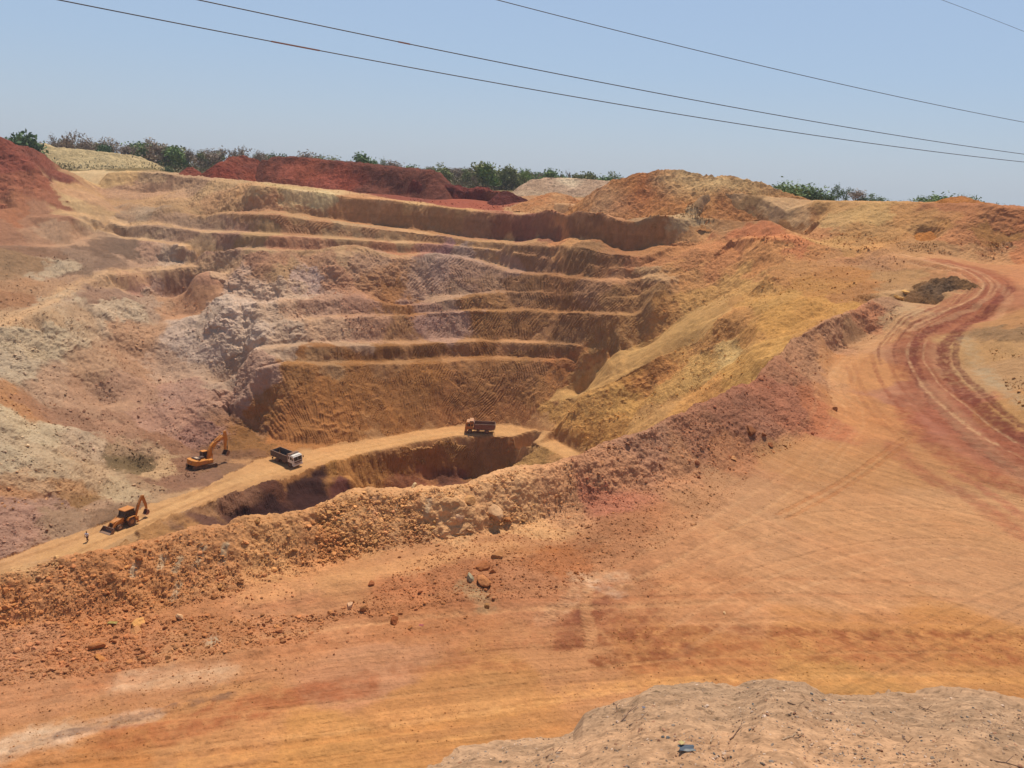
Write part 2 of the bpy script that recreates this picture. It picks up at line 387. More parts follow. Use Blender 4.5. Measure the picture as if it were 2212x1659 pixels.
# mounds, hollows and scoops too small for the survey lines: picture point, radius, height
BUMPS = [(460,640,4,3),(485,682,4,3),(505,722,4,3),(530,765,4,2.5),(440,672,3,-1.5),(495,775,3,-3),(550,680,5,-1.5),(405,662,4,2.2),(1285,785,3,-3.2),(1255,812,3,-2.4),(1402,712,3.5,-3),(1400,812,4,-2.2),(1450,778,4,-2.2),(1350,842,4,-2),(1500,742,4,-1.5),(1560,700,4,1.5),(780,575,7,3),(850,600,8,-2.5),(720,585,5,2),(940,590,5,1.5),(1180,515,5,2),(1290,535,4,2.5),(1240,520,4,2.5),(430,620,4,2.5),(480,700,6,2),(440,740,6,2),(515,780,4,-3),
 (420,700,5,1.5),(150,730,6,2),(290,760,5,-1),(230,720,3,-1.5),(215,848,3,-2),(295,1000,3,-1.6),(225,1048,3,-1.4),(150,1075,4,-2),(100,1030,5,1.5),(200,960,4,1.5),(360,900,5,1.6),(450,890,4,1.5),(330,970,4,1.2),
 (1420,545,5,2),(1500,600,6,-2),(1560,600,5,1.5),(1640,540,5,1.5),(1700,520,4,1.5),(1760,545,4,-1.5),(1840,560,4,-1.2),(1600,690,4,1),(1570,740,5,-2),(1560,790,4,1),(1660,500,5,1.5),(1500,555,4,1.5),
 (1840,510,4,-1),(2010,495,3,-3),(2150,520,6,-3),(2060,510,5,1.2),(1900,540,3,.8),(290,455,5,2),(370,470,6,3),(340,440,4,-1.5),(460,450,5,-2),(270,480,4,-1),(1400,690,3,1),(90,880,4,-1),(60,870,4,1)]
for bx, by, br, bh in BUMPS:
    P_ = hit([bx], [by])[0]
    if np.isnan(P_[0]): continue
    i0 = int((P_[0] - GX0) / GS); j0 = int((P_[1] - GY0) / GS); k_ = int(br * 2.2 / GS)
    i1, i2, j1, j2 = max(0, i0 - k_), min(nx, i0 + k_), max(0, j0 - k_), min(ny, j0 + k_)
    Xg, Yg = np.meshgrid(GX0 + np.arange(i1, i2) * GS, GY0 + np.arange(j1, j2) * GS)
    G[j1:j2, i1:i2] += bh * np.exp(-((Xg - P_[0]) ** 2 + (Yg - P_[1]) ** 2) / br ** 2)
# ------------------------------------------------------------------ soils: picture point, colour, lumpiness (m), tooth-mark depth (m)
S = [
# road and flats by the pit
(100,1450,'C98A62',.05,0),(400,1400,'C4875C',.06,0),(700,1330,'BE7E54',.10,0),(900,1270,'B9744A',.12,0),(500,1590,'D0905A',.04,0),(200,1640,'CC8648',.04,0),
(100,1600,'C98A58',.05,0),(900,1520,'CC8A4E',.04,0),(1200,1450,'C88A5C',.04,0),(800,1450,'C48662',.04,0),(1100,1500,'CC8C50',.04,0),(700,1620,'D2924E',.03,0),(1500,1420,'C6844C',.04,0),(1900,1420,'C8864C',.03,0),
(2180,1420,'CC8A4A',.03,0),(1900,1470,'DA9A52',.03,0),(1500,1300,'C8895C',.03,0),(1800,1250,'CC9064',.03,0),(2150,1250,'CD9368',.03,0),(2100,1120,'D09668',.03,0),(1800,1100,'CE9466',.03,0),(1650,1150,'CC9268',.03,0),
(1900,1000,'C98C58',.03,0),(1750,1000,'CA8E5C',.03,0),(1880,900,'CC9060',.03,0),(2000,1000,'C88A58',.03,0),(1850,800,'CE9464',.03,0),(1960,760,'C48662',.03,0),(1900,740,'D2996C',.03,0),(1980,690,'D6A67C',.02,0),(1960,670,'D8AA80',.02,0),
(2100,900,'B8705A',.03,0),(2000,850,'BE7E62',.03,0),(2190,960,'B87054',.03,0),(2050,700,'B87452',.04,0),(2150,640,'B4714E',.04,0),(2180,600,'BC7A50',.03,0),(2100,575,'C08052',.03,0),(2010,556,'CE9260',.03,0),(2180,700,'C08854',.06,0),
(2130,760,'C49460',.06,0),(2160,830,'BC9066',.08,0),(2195,900,'C89258',.05,0),(2200,720,'94704E',.25,0),(1450,1160,'B47C56',.13,0),(1300,1210,'AC7450',.16,0),(1350,1130,'A86E4A',.18,0),(1200,1210,'A8683E',.16,0),(1520,1080,'B07C58',.14,0),(1600,1060,'C08A64',.07,0),
(900,1200,'C98C60',.05,0),(750,1240,'C68858',.06,0),(1100,1170,'C2855A',.08,0),(1180,1270,'B07450',.14,0),(1000,1250,'AC6E48',.16,0),(900,1310,'B07248',.12,0),(600,1280,'C08058',.10,0),(300,1400,'B87850',.16,0),(50,1390,'B87E5C',.18,0),(450,1350,'B4764C',.15,0),(150,1420,'B87850',.16,0),
# rubble bank
(30,1290,'B07850',.35,.0),(150,1260,'B07A54',.35,.0),(300,1230,'AE7850',.4,.0),(450,1200,'B27E58',.4,.0),(600,1160,'B8875E',.38,0),(750,1120,'BC8C64',.38,0),(850,1090,'C0906A',.35,0),(950,1080,'C0936E',.35,0),(1080,1060,'BA8E6C',.35,0),
(1200,1040,'A97C60',.3,0),(1300,1010,'96684E',.35,0),(1290,1060,'8A5442',.35,0),(1400,960,'8F6450',.35,0),(1450,1000,'A87454',.3,0),(1520,940,'8E5E48',.35,0),(1600,900,'8C5A46',.35,0),(1700,860,'9C6048',.3,0),(1750,880,'A86A4C',.25,0),(1680,800,'8C6250',.35,0),
(1720,760,'96705C',.35,0),(1800,710,'96705C',.35,0),(1880,680,'9C6A52',.3,.0),(1920,660,'A87A5C',.3,0),(1580,980,'B07450',.25,0),(1100,1100,'B88C68',.3,0),(700,1180,'B47E56',.3,0),(200,1300,'A8704C',.3,0),
# haul road in the pit, and the sump with shadow painted into its soils
(60,1230,'CA9C72',.05,0),(240,1165,'C4966A',.05,0),(400,1088,'CC9C6C',.05,0),(560,1020,'CA9464',.05,0),(700,985,'CE9864',.04,0),(850,950,'D09A66',.04,0),(1000,928,'D09A64',.04,0),(1130,936,'CE9862',.04,0),(1220,975,'CA9258',.04,0),
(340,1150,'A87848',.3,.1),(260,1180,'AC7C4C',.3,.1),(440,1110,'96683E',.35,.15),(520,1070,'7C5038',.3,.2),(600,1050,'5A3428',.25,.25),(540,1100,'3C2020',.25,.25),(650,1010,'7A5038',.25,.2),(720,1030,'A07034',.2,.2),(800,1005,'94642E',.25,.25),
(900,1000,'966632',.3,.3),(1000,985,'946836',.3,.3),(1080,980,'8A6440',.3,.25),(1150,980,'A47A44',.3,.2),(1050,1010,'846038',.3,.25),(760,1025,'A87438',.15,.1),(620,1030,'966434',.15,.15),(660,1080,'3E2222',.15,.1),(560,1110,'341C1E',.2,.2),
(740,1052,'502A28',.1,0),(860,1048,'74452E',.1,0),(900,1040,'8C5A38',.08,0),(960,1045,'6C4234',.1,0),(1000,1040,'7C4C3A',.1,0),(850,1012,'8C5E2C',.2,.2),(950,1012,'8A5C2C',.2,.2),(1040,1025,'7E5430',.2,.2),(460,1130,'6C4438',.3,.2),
# ochre wall
(560,880,'8C5E30',.35,.15),(540,960,'8C5E30',.35,.2),(600,930,'9C6430',.3,.28),(700,860,'94602C',.3,.3),(700,930,'A06832',.25,.3),(850,850,'8E5E30',.3,.3),(850,920,'A06A34',.25,.32),(1000,850,'8A5A30',.3,.32),(1000,900,'A06838',.25,.3),(1120,830,'96643A',.3,.32),
(1130,890,'A66C3C',.25,.3),(1180,800,'94643C',.3,.3),(1060,800,'96663A',.3,.3),(900,800,'94622F',.3,.3),(760,810,'8E5E2E',.3,.25),(640,810,'906234',.3,.2),(700,768,'7A4E26',.12,.05),(800,768,'785028',.15,.1),(900,765,'7A5028',.2,.25),(1050,755,'86582C',.2,.3),(1160,760,'8A5E32',.25,.3),
(700,789,'A47A54',.2,0),(850,786,'A07248',.2,0),(1000,779,'A27044',.2,0),(620,750,'C2A08C',.2,0),(750,745,'C8A088',.15,0),(880,740,'C49068',.12,0),(1000,736,'B8845A',.12,0),(1150,741,'B07C50',.15,0),(560,800,'9A786C',.3,0),(530,850,'8C6C60',.35,0),(510,900,'7E5A48',.3,0),
(1250,790,'885A34',.3,.1),(1290,780,'8E6238',.2,0),(1220,820,'8E6034',.15,0),(1180,860,'946436',.3,.2),
# middle wall
(600,700,'CFAE9E',.4,.1),(560,650,'D2B0A2',.5,.1),(620,620,'CCAA98',.45,.1),(520,610,'C8A08C',.45,.1),(500,680,'CDB0A4',.5,.05),(540,720,'CBB0A6',.45,.05),(680,650,'BC907E',.35,.2),(700,720,'C09880',.3,.05),(640,660,'C8A08A',.35,.15),
(760,620,'AC7A60',.4,.1),(740,590,'B08068',.4,.1),(830,610,'966A4C',.4,.05),(870,630,'94643C',.3,.05),(850,580,'B48668',.35,.05),(930,600,'B48C7C',.35,.2),(960,570,'B08C84',.35,.2),(1020,600,'A88070',.35,.25),(1060,620,'A07860',.35,.25),(980,640,'B8907A',.2,.0),
(780,660,'A07464',.35,.2),(850,664,'926036',.3,.3),(950,660,'9C7468',.35,.25),(1050,655,'96683E',.35,.25),(850,700,'A07450',.3,.25),(780,710,'A67C68',.3,.1),(920,700,'9C7670',.3,.1),(980,705,'A07A70',.3,.1),(950,725,'A88074',.25,.1),(1050,700,'98683A',.3,.3),
(1150,700,'98683C',.3,.3),(1250,710,'966840',.3,.3),(1330,720,'A07444',.3,.2),(1380,700,'AA7C4C',.3,.2),(1150,640,'8A5E38',.3,.3),(1250,650,'8E6038',.3,.3),(1350,640,'966A42',.35,.25),(1200,620,'8A5C38',.35,.3),(1120,610,'8E6444',.3,.3),(1300,625,'94684A',.35,.2),
(1400,620,'9A6C48',.35,.2),(1390,660,'A27448',.3,.2),
(600,570,'B8866A',.3,.22),(700,565,'B8886C',.3,.25),(800,560,'BC9078',.35,.2),(660,600,'BC9C98',.35,.1),(620,580,'B8906E',.3,.2),(560,555,'B48068',.3,.2),(950,555,'A8887E',.2,.2),
(480,520,'A87860',.2,.05),(600,525,'A8745A',.2,.08),(750,535,'A67054',.2,.12),(850,538,'A46C4E',.2,.15),(920,538,'98685E',.2,.2),(960,535,'8E6468',.2,.2),(1010,540,'A08078',.25,.25),(560,541,'C49C78',.12,0),(750,546,'C09878',.12,0),
(600,490,'BA8460',.2,.3),(700,500,'BC865E',.2,.3),(800,510,'BC8862',.2,.3),(900,517,'B8845C',.2,.3),(1000,521,'B08058',.2,.25),(560,506,'C89C70',.1,0),(720,513,'CCA078',.1,0),(850,522,'C89A70',.1,0),(620,464,'C89A70',.2,0),(760,486,'C8A07A',.25,0),(900,505,'C09268',.2,0),(1050,522,'B88A60',.2,0),
(580,440,'A87858',.3,.15),(680,450,'A87C58',.25,.15),(760,450,'AE7A50',.12,.1),(850,470,'A4744C',.15,.15),(930,480,'A07048',.2,.15),(1020,490,'98684A',.2,.15),(660,425,'B89C78',.15,.05),(700,418,'C4AC84',.15,0),(820,433,'B4845C',.2,0),(900,440,'C09464',.2,0),(1000,452,'B88858',.2,0),(1000,444,'9C4A34',.05,0),(950,438,'9C4A34',.05,0),(1050,450,'A05038',.05,0),(900,432,'8C4434',.1,0),
(620,405,'C4A474',.2,0),(560,410,'A88460',.3,0),(500,440,'B08660',.35,.1),(450,460,'A47C5C',.35,.1),(400,450,'A4805E',.35,.05),(350,440,'AA8462',.3,0),(340,415,'94705A',.25,.1),(280,400,'8E6C58',.2,.1),(260,382,'B89468',.2,0),(420,400,'90705A',.3,.05),(330,380,'8C7058',.3,0),(480,400,'9C7C5C',.35,0),
(1130,500,'7C4A3C',.2,.2),(1080,490,'84523C',.2,.2),(1180,505,'80503C',.25,.2),(1230,510,'A8744E',.3,0),(1300,500,'7E5638',.15,.15),(1350,510,'80583A',.12,.15),(1400,510,'866042',.12,.15),(1440,500,'7A5636',.1,.05),(1480,500,'94704E',.15,.1),(1260,490,'84583C',.15,.2),
(1150,450,'B48A60',.25,0),(1220,450,'A67A54',.3,0),(1200,430,'A87850',.25,0),(1300,465,'A2714E',.25,0),(1400,470,'9A7656',.25,0),(1480,472,'B0906C',.2,0),(1350,445,'B0906E',.2,0),(1250,425,'AC8E70',.2,0),
(1150,545,'886042',.25,.2),(1250,555,'86603E',.25,.25),(1330,560,'8A5E3C',.3,.2),(1180,570,'94684C',.25,.3),(1250,580,'8E6440',.25,.3),(1110,560,'A47C6C',.25,.25),(1380,580,'946446',.35,.1),(1350,600,'A0765A',.25,.05),(1130,527,'B88860',.1,0),(1230,540,'BC8C60',.1,0),
(1420,600,'A48468',.35,.05),(1450,560,'9C6C48',.35,.05),(1480,530,'A07048',.35,.05),
# right yellow slope
(1500,600,'AC7E50',.35,.05),(1550,560,'A47048',.35,0),(1520,650,'B08850',.3,.05),(1580,620,'BC9258',.3,.05),(1650,560,'AE7C4C',.3,0),(1620,620,'BC9458',.3,.05),(1450,690,'A87C48',.3,.05),(1400,640,'A07448',.3,.2),(1700,580,'B48452',.3,.0),(1750,560,'AC7A4C',.35,0),
(1500,700,'C8A060',.06,0),(1400,755,'CAA062',.06,0),(1300,810,'CAA064',.06,0),(1240,845,'C89E5E',.06,0),(1560,660,'BE9258',.12,0),(1450,760,'BC9052',.15,0),(1380,800,'B0803E',.3,0),(1430,790,'9A6C38',.3,0),(1300,850,'B88E4E',.25,0),(1250,880,'B88C4C',.25,.05),
(1200,905,'B88E50',.25,.05),(1350,880,'B8904E',.25,.05),(1300,930,'B48848',.25,.05),(1450,830,'B89256',.25,.05),(1520,800,'B8965C',.25,.1),(1580,760,'C8AC78',.25,.05),(1560,710,'A87C48',.3,0),(1620,720,'B4884C',.25,0),(1680,690,'BC9048',.25,0),(1640,660,'BC9250',.25,.05),
(1700,640,'BC9250',.3,.05),(1750,620,'B48446',.3,.05),(1800,620,'B08044',.3,.05),(1850,590,'AC7A44',.3,.05),(1780,660,'BE9048',.25,.05),(1870,630,'A87848',.25,.05),(1500,860,'C49454',.15,0),(1420,890,'C89C64',.15,0),(1600,790,'C29852',.15,0),
(1800,560,'A87C54',.3,0),(1860,550,'9C7050',.35,0),(1700,530,'A86C44',.3,0),(1640,500,'A26440',.25,0),(1900,570,'A67850',.3,0),(1950,600,'AC8052',.2,0),(1920,560,'A47450',.3,0),(1980,620,'A07850',.2,0),(1960,640,'C09468',.2,0),(2060,580,'A87448',.2,0),
(1780,530,'B48C58',.15,0),(1850,538,'B88C58',.15,0),
(1800,480,'C09660',.35,.12),(1860,460,'BE945A',.3,.12),(1760,500,'A87850',.35,.05),(1900,500,'B0804A',.35,.15),(1950,470,'AC7A44',.35,.15),(1880,520,'BC8E58',.3,.1),(1980,500,'A8743E',.35,.15),(2020,480,'96663A',.35,.1),(2060,460,'905A34',.35,.05),(2120,480,'8E5A34',.35,.05),(2180,470,'905830',.35,.05),
(2040,430,'B87A40',.2,0),(2010,490,'8A6030',.1,0),(2030,520,'A8784A',.3,.05),(2080,510,'A0683E',.35,0),(2120,510,'8A5E2C',.15,.0),(2160,520,'8C602E',.15,0),(2150,545,'A4744C',.3,0),(2060,540,'AC7C50',.25,0),(2190,540,'A8683E',.25,0),(1820,440,'BC8C54',.2,0),
# left side
(20,315,'74382E',.3,0),(0,350,'6E362C',.35,0),(60,340,'703A30',.35,0),(100,365,'743C30',.3,0),(40,390,'74402F',.3,0),(90,400,'7E4634',.3,0),(10,420,'8A4E3A',.3,0),(60,430,'905640',.25,0),(110,435,'8A5440',.25,0),(30,455,'A0664A',.15,0),(118,385,'6C382E',.3,0),
(1560,440,'8A6A4C',.15,.05),(1600,450,'80603E',.15,.05),(1560,465,'74502F',.15,.05),(1620,470,'7E5430',.12,.05),(1660,470,'8C6C50',.15,.05),(1690,490,'70502F',.12,.05),(1640,435,'B08A64',.2,0),(1700,470,'A88460',.2,0),(1735,495,'84603E',.2,.05),
(0,500,'A06A4C',.12,0),(60,500,'AC7A5A',.12,0),(150,490,'B08668',.15,0),(100,465,'AC7454',.1,0),(140,457,'C49A74',.1,0),(180,465,'C8A078',.1,0),(230,485,'C49C76',.1,0),(330,515,'C29A74',.1,0),(430,532,'C09870',.1,0),(150,440,'C4A078',.15,0),(200,450,'BC9670',.15,0),(240,440,'B48C68',.2,0),
(300,465,'9C8068',.25,.0),(260,475,'94745C',.25,0),(370,490,'AC8468',.2,0),(300,495,'907058',.15,0),(400,515,'94705A',.15,0),(200,430,'B88C6C',.2,0),(190,402,'A47C5C',.12,.05),(160,405,'B48A64',.2,0),(190,378,'D8B890',.05,0),(130,400,'A67C60',.15,.05),(350,500,'A88268',.2,0),
(60,550,'8C644C',.15,0),(20,560,'94704E',.2,0),(150,560,'967460',.2,0),(110,580,'B49C84',.35,0),(50,610,'B08058',.2,0),(100,620,'B08460',.25,0),(20,640,'A47048',.25,0),(180,590,'8C6C58',.2,0),(160,600,'AC8468',.25,0),(240,540,'80604E',.15,0),(280,540,'7E6050',.15,0),(230,575,'8A6856',.2,0),
(300,570,'B48C74',.35,.1),(360,560,'BC9A84',.35,.15),(330,550,'9C7460',.25,0),(430,560,'B08468',.3,.15),(500,560,'B48468',.3,.22),(480,590,'BE9678',.3,0),(240,592,'CCA080',.1,0),(350,582,'C49678',.1,0),(120,650,'CAA482',.1,0),(40,690,'C8A078',.1,0),
(120,640,'C4AC94',.3,0),(280,610,'8A6052',.12,0),(380,605,'86604C',.1,0),(220,640,'94705E',.25,0),(330,620,'9A7A70',.2,0),(320,650,'AE8C78',.45,0),(250,680,'BCA48E',.45,0),(400,640,'B88058',.08,0),(430,640,'BC845C',.08,0),(430,600,'A87458',.1,0),(380,650,'A47858',.3,0),
(150,720,'B49A80',.45,0),(60,740,'AC9880',.4,0),(30,800,'A89480',.4,0),(200,760,'B0886A',.35,0),(300,720,'AE8262',.35,0),(300,790,'AC7E5E',.3,0),(400,720,'B49A90',.3,0),(430,750,'B49C94',.25,0),(380,790,'B08C78',.3,0),(460,820,'B0907E',.2,0),(450,700,'B89E90',.15,0),
(120,830,'A8846C',.3,0),(20,860,'B07C50',.2,0),(40,870,'B87E44',.2,0),(90,890,'A4704C',.2,0),(200,870,'B08468',.2,0),(300,850,'AC8068',.3,0),(400,860,'A4786A',.4,0),(480,870,'9C7464',.45,0),(350,900,'A47868',.3,0),(150,910,'A07258',.25,0),(250,920,'A4765C',.3,0),
(40,920,'C0AC90',.3,0),(100,950,'C0AC92',.3,0),(180,960,'BCA088',.35,0),(30,1000,'BCA68C',.35,0),(120,1010,'B89E82',.35,0),(200,1020,'BC9C7C',.4,0),(60,1040,'B08A68',.4,0),(30,1080,'B07C50',.4,0),(140,1060,'A87C50',.4,0),(160,1080,'8C6434',.2,0),(80,1110,'A67E70',.4,.1),(30,1130,'A4786A',.4,.1),
(200,1100,'AC8468',.35,0),(260,1060,'C0A482',.3,0),(290,1000,'6E5A3C',.15,0),(310,960,'AC8A6C',.3,0),(360,950,'98684C',.3,.1),(420,940,'90645A',.4,0),(460,950,'8E6258',.4,0),(320,1050,'A88464',.35,0),(380,1040,'94664E',.25,0),(480,1010,'946848',.2,0),(430,1000,'94644A',.15,0),(500,980,'845634',.35,.1),
(520,920,'865A30',.35,.1),(240,1110,'8E6A50',.3,0),(130,1130,'A07E66',.3,0),(380,900,'A07464',.35,0),(340,1000,'B8946C',.25,0),
# country
(380,366,'C4A888',.2,0),(300,364,'B09474',.2,0),(340,350,'8E7458',.1,0),(1100,408,'5C5838',.2,0),(1150,402,'6C6040',.2,0),
]
def soil_world(Sl):
    P = hit([s[0] for s in Sl], [s[1] for s in Sl]); ok = ~np.isnan(P[:, 0])
    cols = np.array([lin(s[2]) for s in Sl]); am = np.array([[s[3], s[4]] for s in Sl])
    P, cols, am = P[ok], cols[ok], am[ok]
    # a soil seen on a slope or in rough ground looks darker than it is: take the light off again
    e = 1.2
    gx = (hz(P[:, 0] + e, P[:, 1]) - hz(P[:, 0] - e, P[:, 1])) / (2 * e); gy = (hz(P[:, 0], P[:, 1] + e) - hz(P[:, 0], P[:, 1] - e)) / (2 * e)
    n = np.stack([-gx, -gy, np.ones_like(gx)], 1); n /= np.linalg.norm(n, axis=1)[:, None]
    sdv = np.array([.085, .398, .913])
    E = (.74 * np.clip(n @ sdv, .04, 1) / .913 + .26 * (.4 + .6 * n[:, 2])) * (1 - np.clip(am[:, 0] * .45 + am[:, 1] * .5, 0, .28))
    cols = cols / np.clip(E, .52, 1.1)[:, None]
    spx = np.array([(s[0], s[1]) for s in Sl])[ok]; rs_ = (spx[:, 0] > 1190) & (spx[:, 1] > 480) & (spx[:, 1] < 960) & (spx[:, 0] < 1900) & (am[:, 1] < .2) & ~((spx[:, 1] > 1560 - .5 * spx[:, 0]) & (am[:, 0] > .28) & (spx[:, 1] > 840))
    cols[rs_] *= np.array([1.28, 1.14, .93])
    lf_ = (spx[:, 0] < 540) & (spx[:, 1] > 460) & (spx[:, 1] < 1140); g2 = cols[lf_].mean(1, keepdims=True); cols[lf_] = (cols[lf_] + (g2 - cols[lf_]) * .16) * np.array([1.0, .97, 1.0])
    bk_ = (am[:, 0] >= .25) & (spx[:, 0] < 1240) & (spx[:, 1] > 1000) & (P[:, 1] < 75); cols[bk_] *= np.array([1.06, 1.0, .86])
    mxc = cols.max(1); cap = np.where(mxc > .5, .5 + (mxc - .5) * .35, mxc); cols = cols * (cap / mxc)[:, None]
    g_ = cols.mean(1, keepdims=True); cols = cols + (g_ - cols) * .10
    return P, cols, am
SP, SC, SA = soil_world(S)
# dry bush country beyond the rim
ext = []
for a in np.linspace(-80, 60, 30):
    for r in (285, 310, 345, 400, 460):
        ra = math.radians(a); x, y = r * math.sin(ra), r * math.cos(ra); ext.append((x, y, float(hz(np.array([x]), np.array([y]))[0])))
SP = np.vstack([SP, np.array(ext)])
SC = np.vstack([SC, np.tile(lin('7C6A46'), (len(ext), 1))]); SA = np.vstack([SA, np.tile([.25, 0], (len(ext), 1))])

def idw(P, chunk=60000, power=9.0):
    out = np.zeros((len(P), 5), np.float32); T = np.hstack([SC, SA]).astype(np.float32); Q = SP.astype(np.float32); Q2 = (Q ** 2).sum(1)
    for i in range(0, len(P), chunk):
        p = P[i:i + chunk].astype(np.float32)
        d2 = (p ** 2).sum(1)[:, None] + Q2[None] - 2 * p @ Q.T
        np.maximum(d2, 0.02, out=d2); d2 /= d2.min(1)[:, None]
        w = d2 ** (-power / 2); w /= w.sum(1)[:, None]
        out[i:i + chunk] = w @ T
    return out

# ------------------------------------------------------------------ the sheet of ground: rings of vertices, closer where the eye sees more
px_ang = 1.0 / 759.0
FAST_T = 1.0
dphi = px_ang * 0.80 * FAST_T
ph = np.arange(-math.radians(41), math.radians(41), dphi)
pl = np.linspace(math.radians(-78), math.radians(-41), 70)[:-1]; pr = np.linspace(math.radians(41), math.radians(78), 70)
PHI = np.concatenate([pl, ph, pr]); NP_ = len(PHI)
NR = int(1150 / FAST_T)
rr = np.arange(7.0, 468.0, 0.3)
sx, cx_ = np.sin(PHI)[:, None], np.cos(PHI)[:, None]
ZP = hz(sx * rr, cx_ * rr)
EL = np.arctan2(ZP - CAMZ, rr[None])
dz = np.diff(ZP, axis=1); dr = 0.3
dist = np.hypot(rr[None], ZP - CAMZ)[:, 1:]
dEL = np.diff(EL, axis=1)
runmax = np.maximum.accumulate(EL, axis=1)
vis = (EL >= runmax - 0.006)[:, 1:].astype(np.float32)
arc = np.hypot(dr, dz) / dist
Wt = vis * (np.abs(dEL) + 0.22 * arc) + (1 - vis) * 0.12 * arc
Wt[:, rr[1:] < 22] *= 0.35
k = 61; Wp = np.pad(Wt, ((k // 2, k // 2), (0, 0)), mode='edge'); cs = np.cumsum(np.vstack([np.zeros((1, Wt.shape[1])), Wp]), axis=0)
Wt = (cs[k:] - cs[:-k]) / k
cum = np.concatenate([np.zeros((NP_, 1)), np.cumsum(Wt, axis=1)], axis=1)
RRow = np.empty((NP_, NR), np.float32)
tt = np.linspace(0, 1, NR)
for i in range(NP_): RRow[i] = np.interp(tt * cum[i, -1], cum[i], rr)
del Wt, Wp, cs, cum, EL, dEL, runmax, vis, arc, dist, dz
VX = (sx * RRow).astype(np.float32); VY = (cx_ * RRow).astype(np.float32); 
_wa = np.clip((np.hypot(VX, VY) - 45) / 40, 0, 1) * np.clip((300 - np.hypot(VX, VY)) / 30, 0, 1)
_wx = fbm(VX, VY, VX * 0, 5.5, 4, 70, .6) * .9 * _wa; _wy = fbm(VX, VY, VX * 0, 5.5, 4, 90, .6) * 1.0 * _wa
VZ = hz(VX + _wx, VY + _wy).astype(np.float32)
# normals of the base shape
def grid_normals(VX, VY, VZ):
    P = np.stack([VX, VY, VZ], -1)
    du = np.gradient(P, axis=0); dv = np.gradient(P, axis=1)
    n = np.cross(dv, du); n /= np.linalg.norm(n, axis=-1, keepdims=True) + 1e-9
    n[n[..., 2] < 0] *= -1
    return n
NN = grid_normals(VX, VY, VZ)
x, y, z = VX.ravel(), VY.ravel(), VZ.ravel(); Nn = NN.reshape(-1, 3)
dcam = np.hypot(np.hypot(x, y), z - CAMZ)
ws = np.clip(dcam / 60, .35, 3.0)        # patches grow with distance as the samples do
w1 = fbm(x, y, z, 7.0, 6, 3, .62); w2 = fbm(x, y, z, 7.0, 6, 53, .62)
P0 = np.stack([x + w1 * 3.4 * ws, y + w2 * 3.4 * ws, z + w1 * 1.0 * ws], -1)
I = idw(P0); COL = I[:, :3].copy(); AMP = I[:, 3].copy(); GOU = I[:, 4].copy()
# stretches of one worked surface, with an edge one can see
def zone(W, col, amp, st=.85, zlo=-99, zhi=99, ragged=.6):
    lo, hi_ = W.min(0) - 2, W.max(0) + 2
    k_ = np.where((x > lo[0]) & (x < hi_[0]) & (y > lo[1]) & (y < hi_[1]) & (z > CAMZ + zlo) & (z < CAMZ + zhi))[0]
    n1 = fbm(x[k_], y[k_], z[k_], 2.5, 4, 1500, .65) * ragged; n2 = fbm(x[k_], y[k_], z[k_], 2.5, 4, 1540, .65) * ragged
    m_ = in_poly(x[k_] + n1, y[k_] + n2, [tuple(q) for q in W[:, :2]]); k_ = k_[m_]
    COL[k_] = COL[k_] * (1 - st) + lin(col)[None] * st; AMP[k_] = amp; GOU[k_] *= .15
    return k_
zr_ = zone(np.array([pt(*q) for q in ROADU if q[0] >= -350] + [pt(*q) for q in reversed(ROADL)]), 'D2A070', .04, .8, -57, -46, .8)
ch_poly = [(1566,634),(1500,670),(1440,705),(1380,740),(1320,775),(1260,809),(1203,843),(1185,868),(1235,862),(1300,838),(1385,790),(1440,760),(1480,735),(1530,715),(1585,668)]
zc_ = zone(np.array([q for q in hit([p[0] for p in ch_poly], [p[1] for p in ch_poly]) if not np.isnan(q[0])]), 'D2A46A', .05, .85, -50, -15, .5)
u_ = fbm(x[zc_] * .5 + y[zc_] * .9, z[zc_] * .0 + y[zc_] * .3, z[zc_] * 0, .8, 3, 1600, .6)
COL[zc_] *= (1 + .22 * u_)[:, None]
# ---- shape: lumps, slumps, tooth marks
steep = np.clip((0.93 - Nn[:, 2]) / 0.25, 0, 1)
L1 = fbm(x, y, z, 5.0, 5, 100, 0.55)
L2 = 1.3 * fbm(x, y, z, 1.5, 5, 200, 0.68)
big = fbm(x, y, z, 16.0, 3, 400)
AMPs = AMP * (1 - .62 * np.clip(GOU / .28, 0, 1) * steep)
disp = AMPs * (L1 * 2.0 + (L2 + .1) * 0.75) + steep * np.clip(AMP * 3, 0, 1) * big * 0.8
lft = np.clip((-x - 18) / 25, 0, 1) * (y > 75)
disp += np.clip(AMP - .27, 0, .3) * steep * 5.0 * (fbm(x, y, z, 4.2, 5, 450, .58, ridged=True) - .2)
disp += lft * np.clip(AMP - .14, 0, .3) * (1.9 * fbm(x, y, z, 8.0, 6, 460, .62, ridged=True) + 1.5 * fbm(x, y, z, 2.2, 4, 470, .66))
# tooth marks left by the excavator bucket: slanting parallel furrows in fans of differing lean
th = np.arctan2(y - 95, x + 5); rad = 75.0
along = th * rad
pn = vnoise(along / 7.0, z / 3.4, y * 0 + 3.3, 900); pn2 = vnoise(along / 3.2, z / 2.2, y * 0 + 7.7, 901)
lean = np.round((pn * 1.5 + pn2 * .3) * 1.6) / 1.6 * .75 + 0.35
uu = along + lean * z + .3 * fbm(x, y, z, 3.0, 3, 920)
per = 0.66 + 0.14 * np.round(pn2 * 2)
tr = np.abs(((uu / per) % 1.0) - 0.5) * 2           # 0..1 triangle
furrow = np.sqrt(tr) - 0.6
brk = np.clip(0.7 + 0.9 * vnoise(uu / 1.1, z / 1.6, y * 0, 930) + .5 * vnoise(uu / .7, z / .6, y * 0 + 4, 931), 0, 1.5)
disp += GOU * steep * furrow * brk * .95
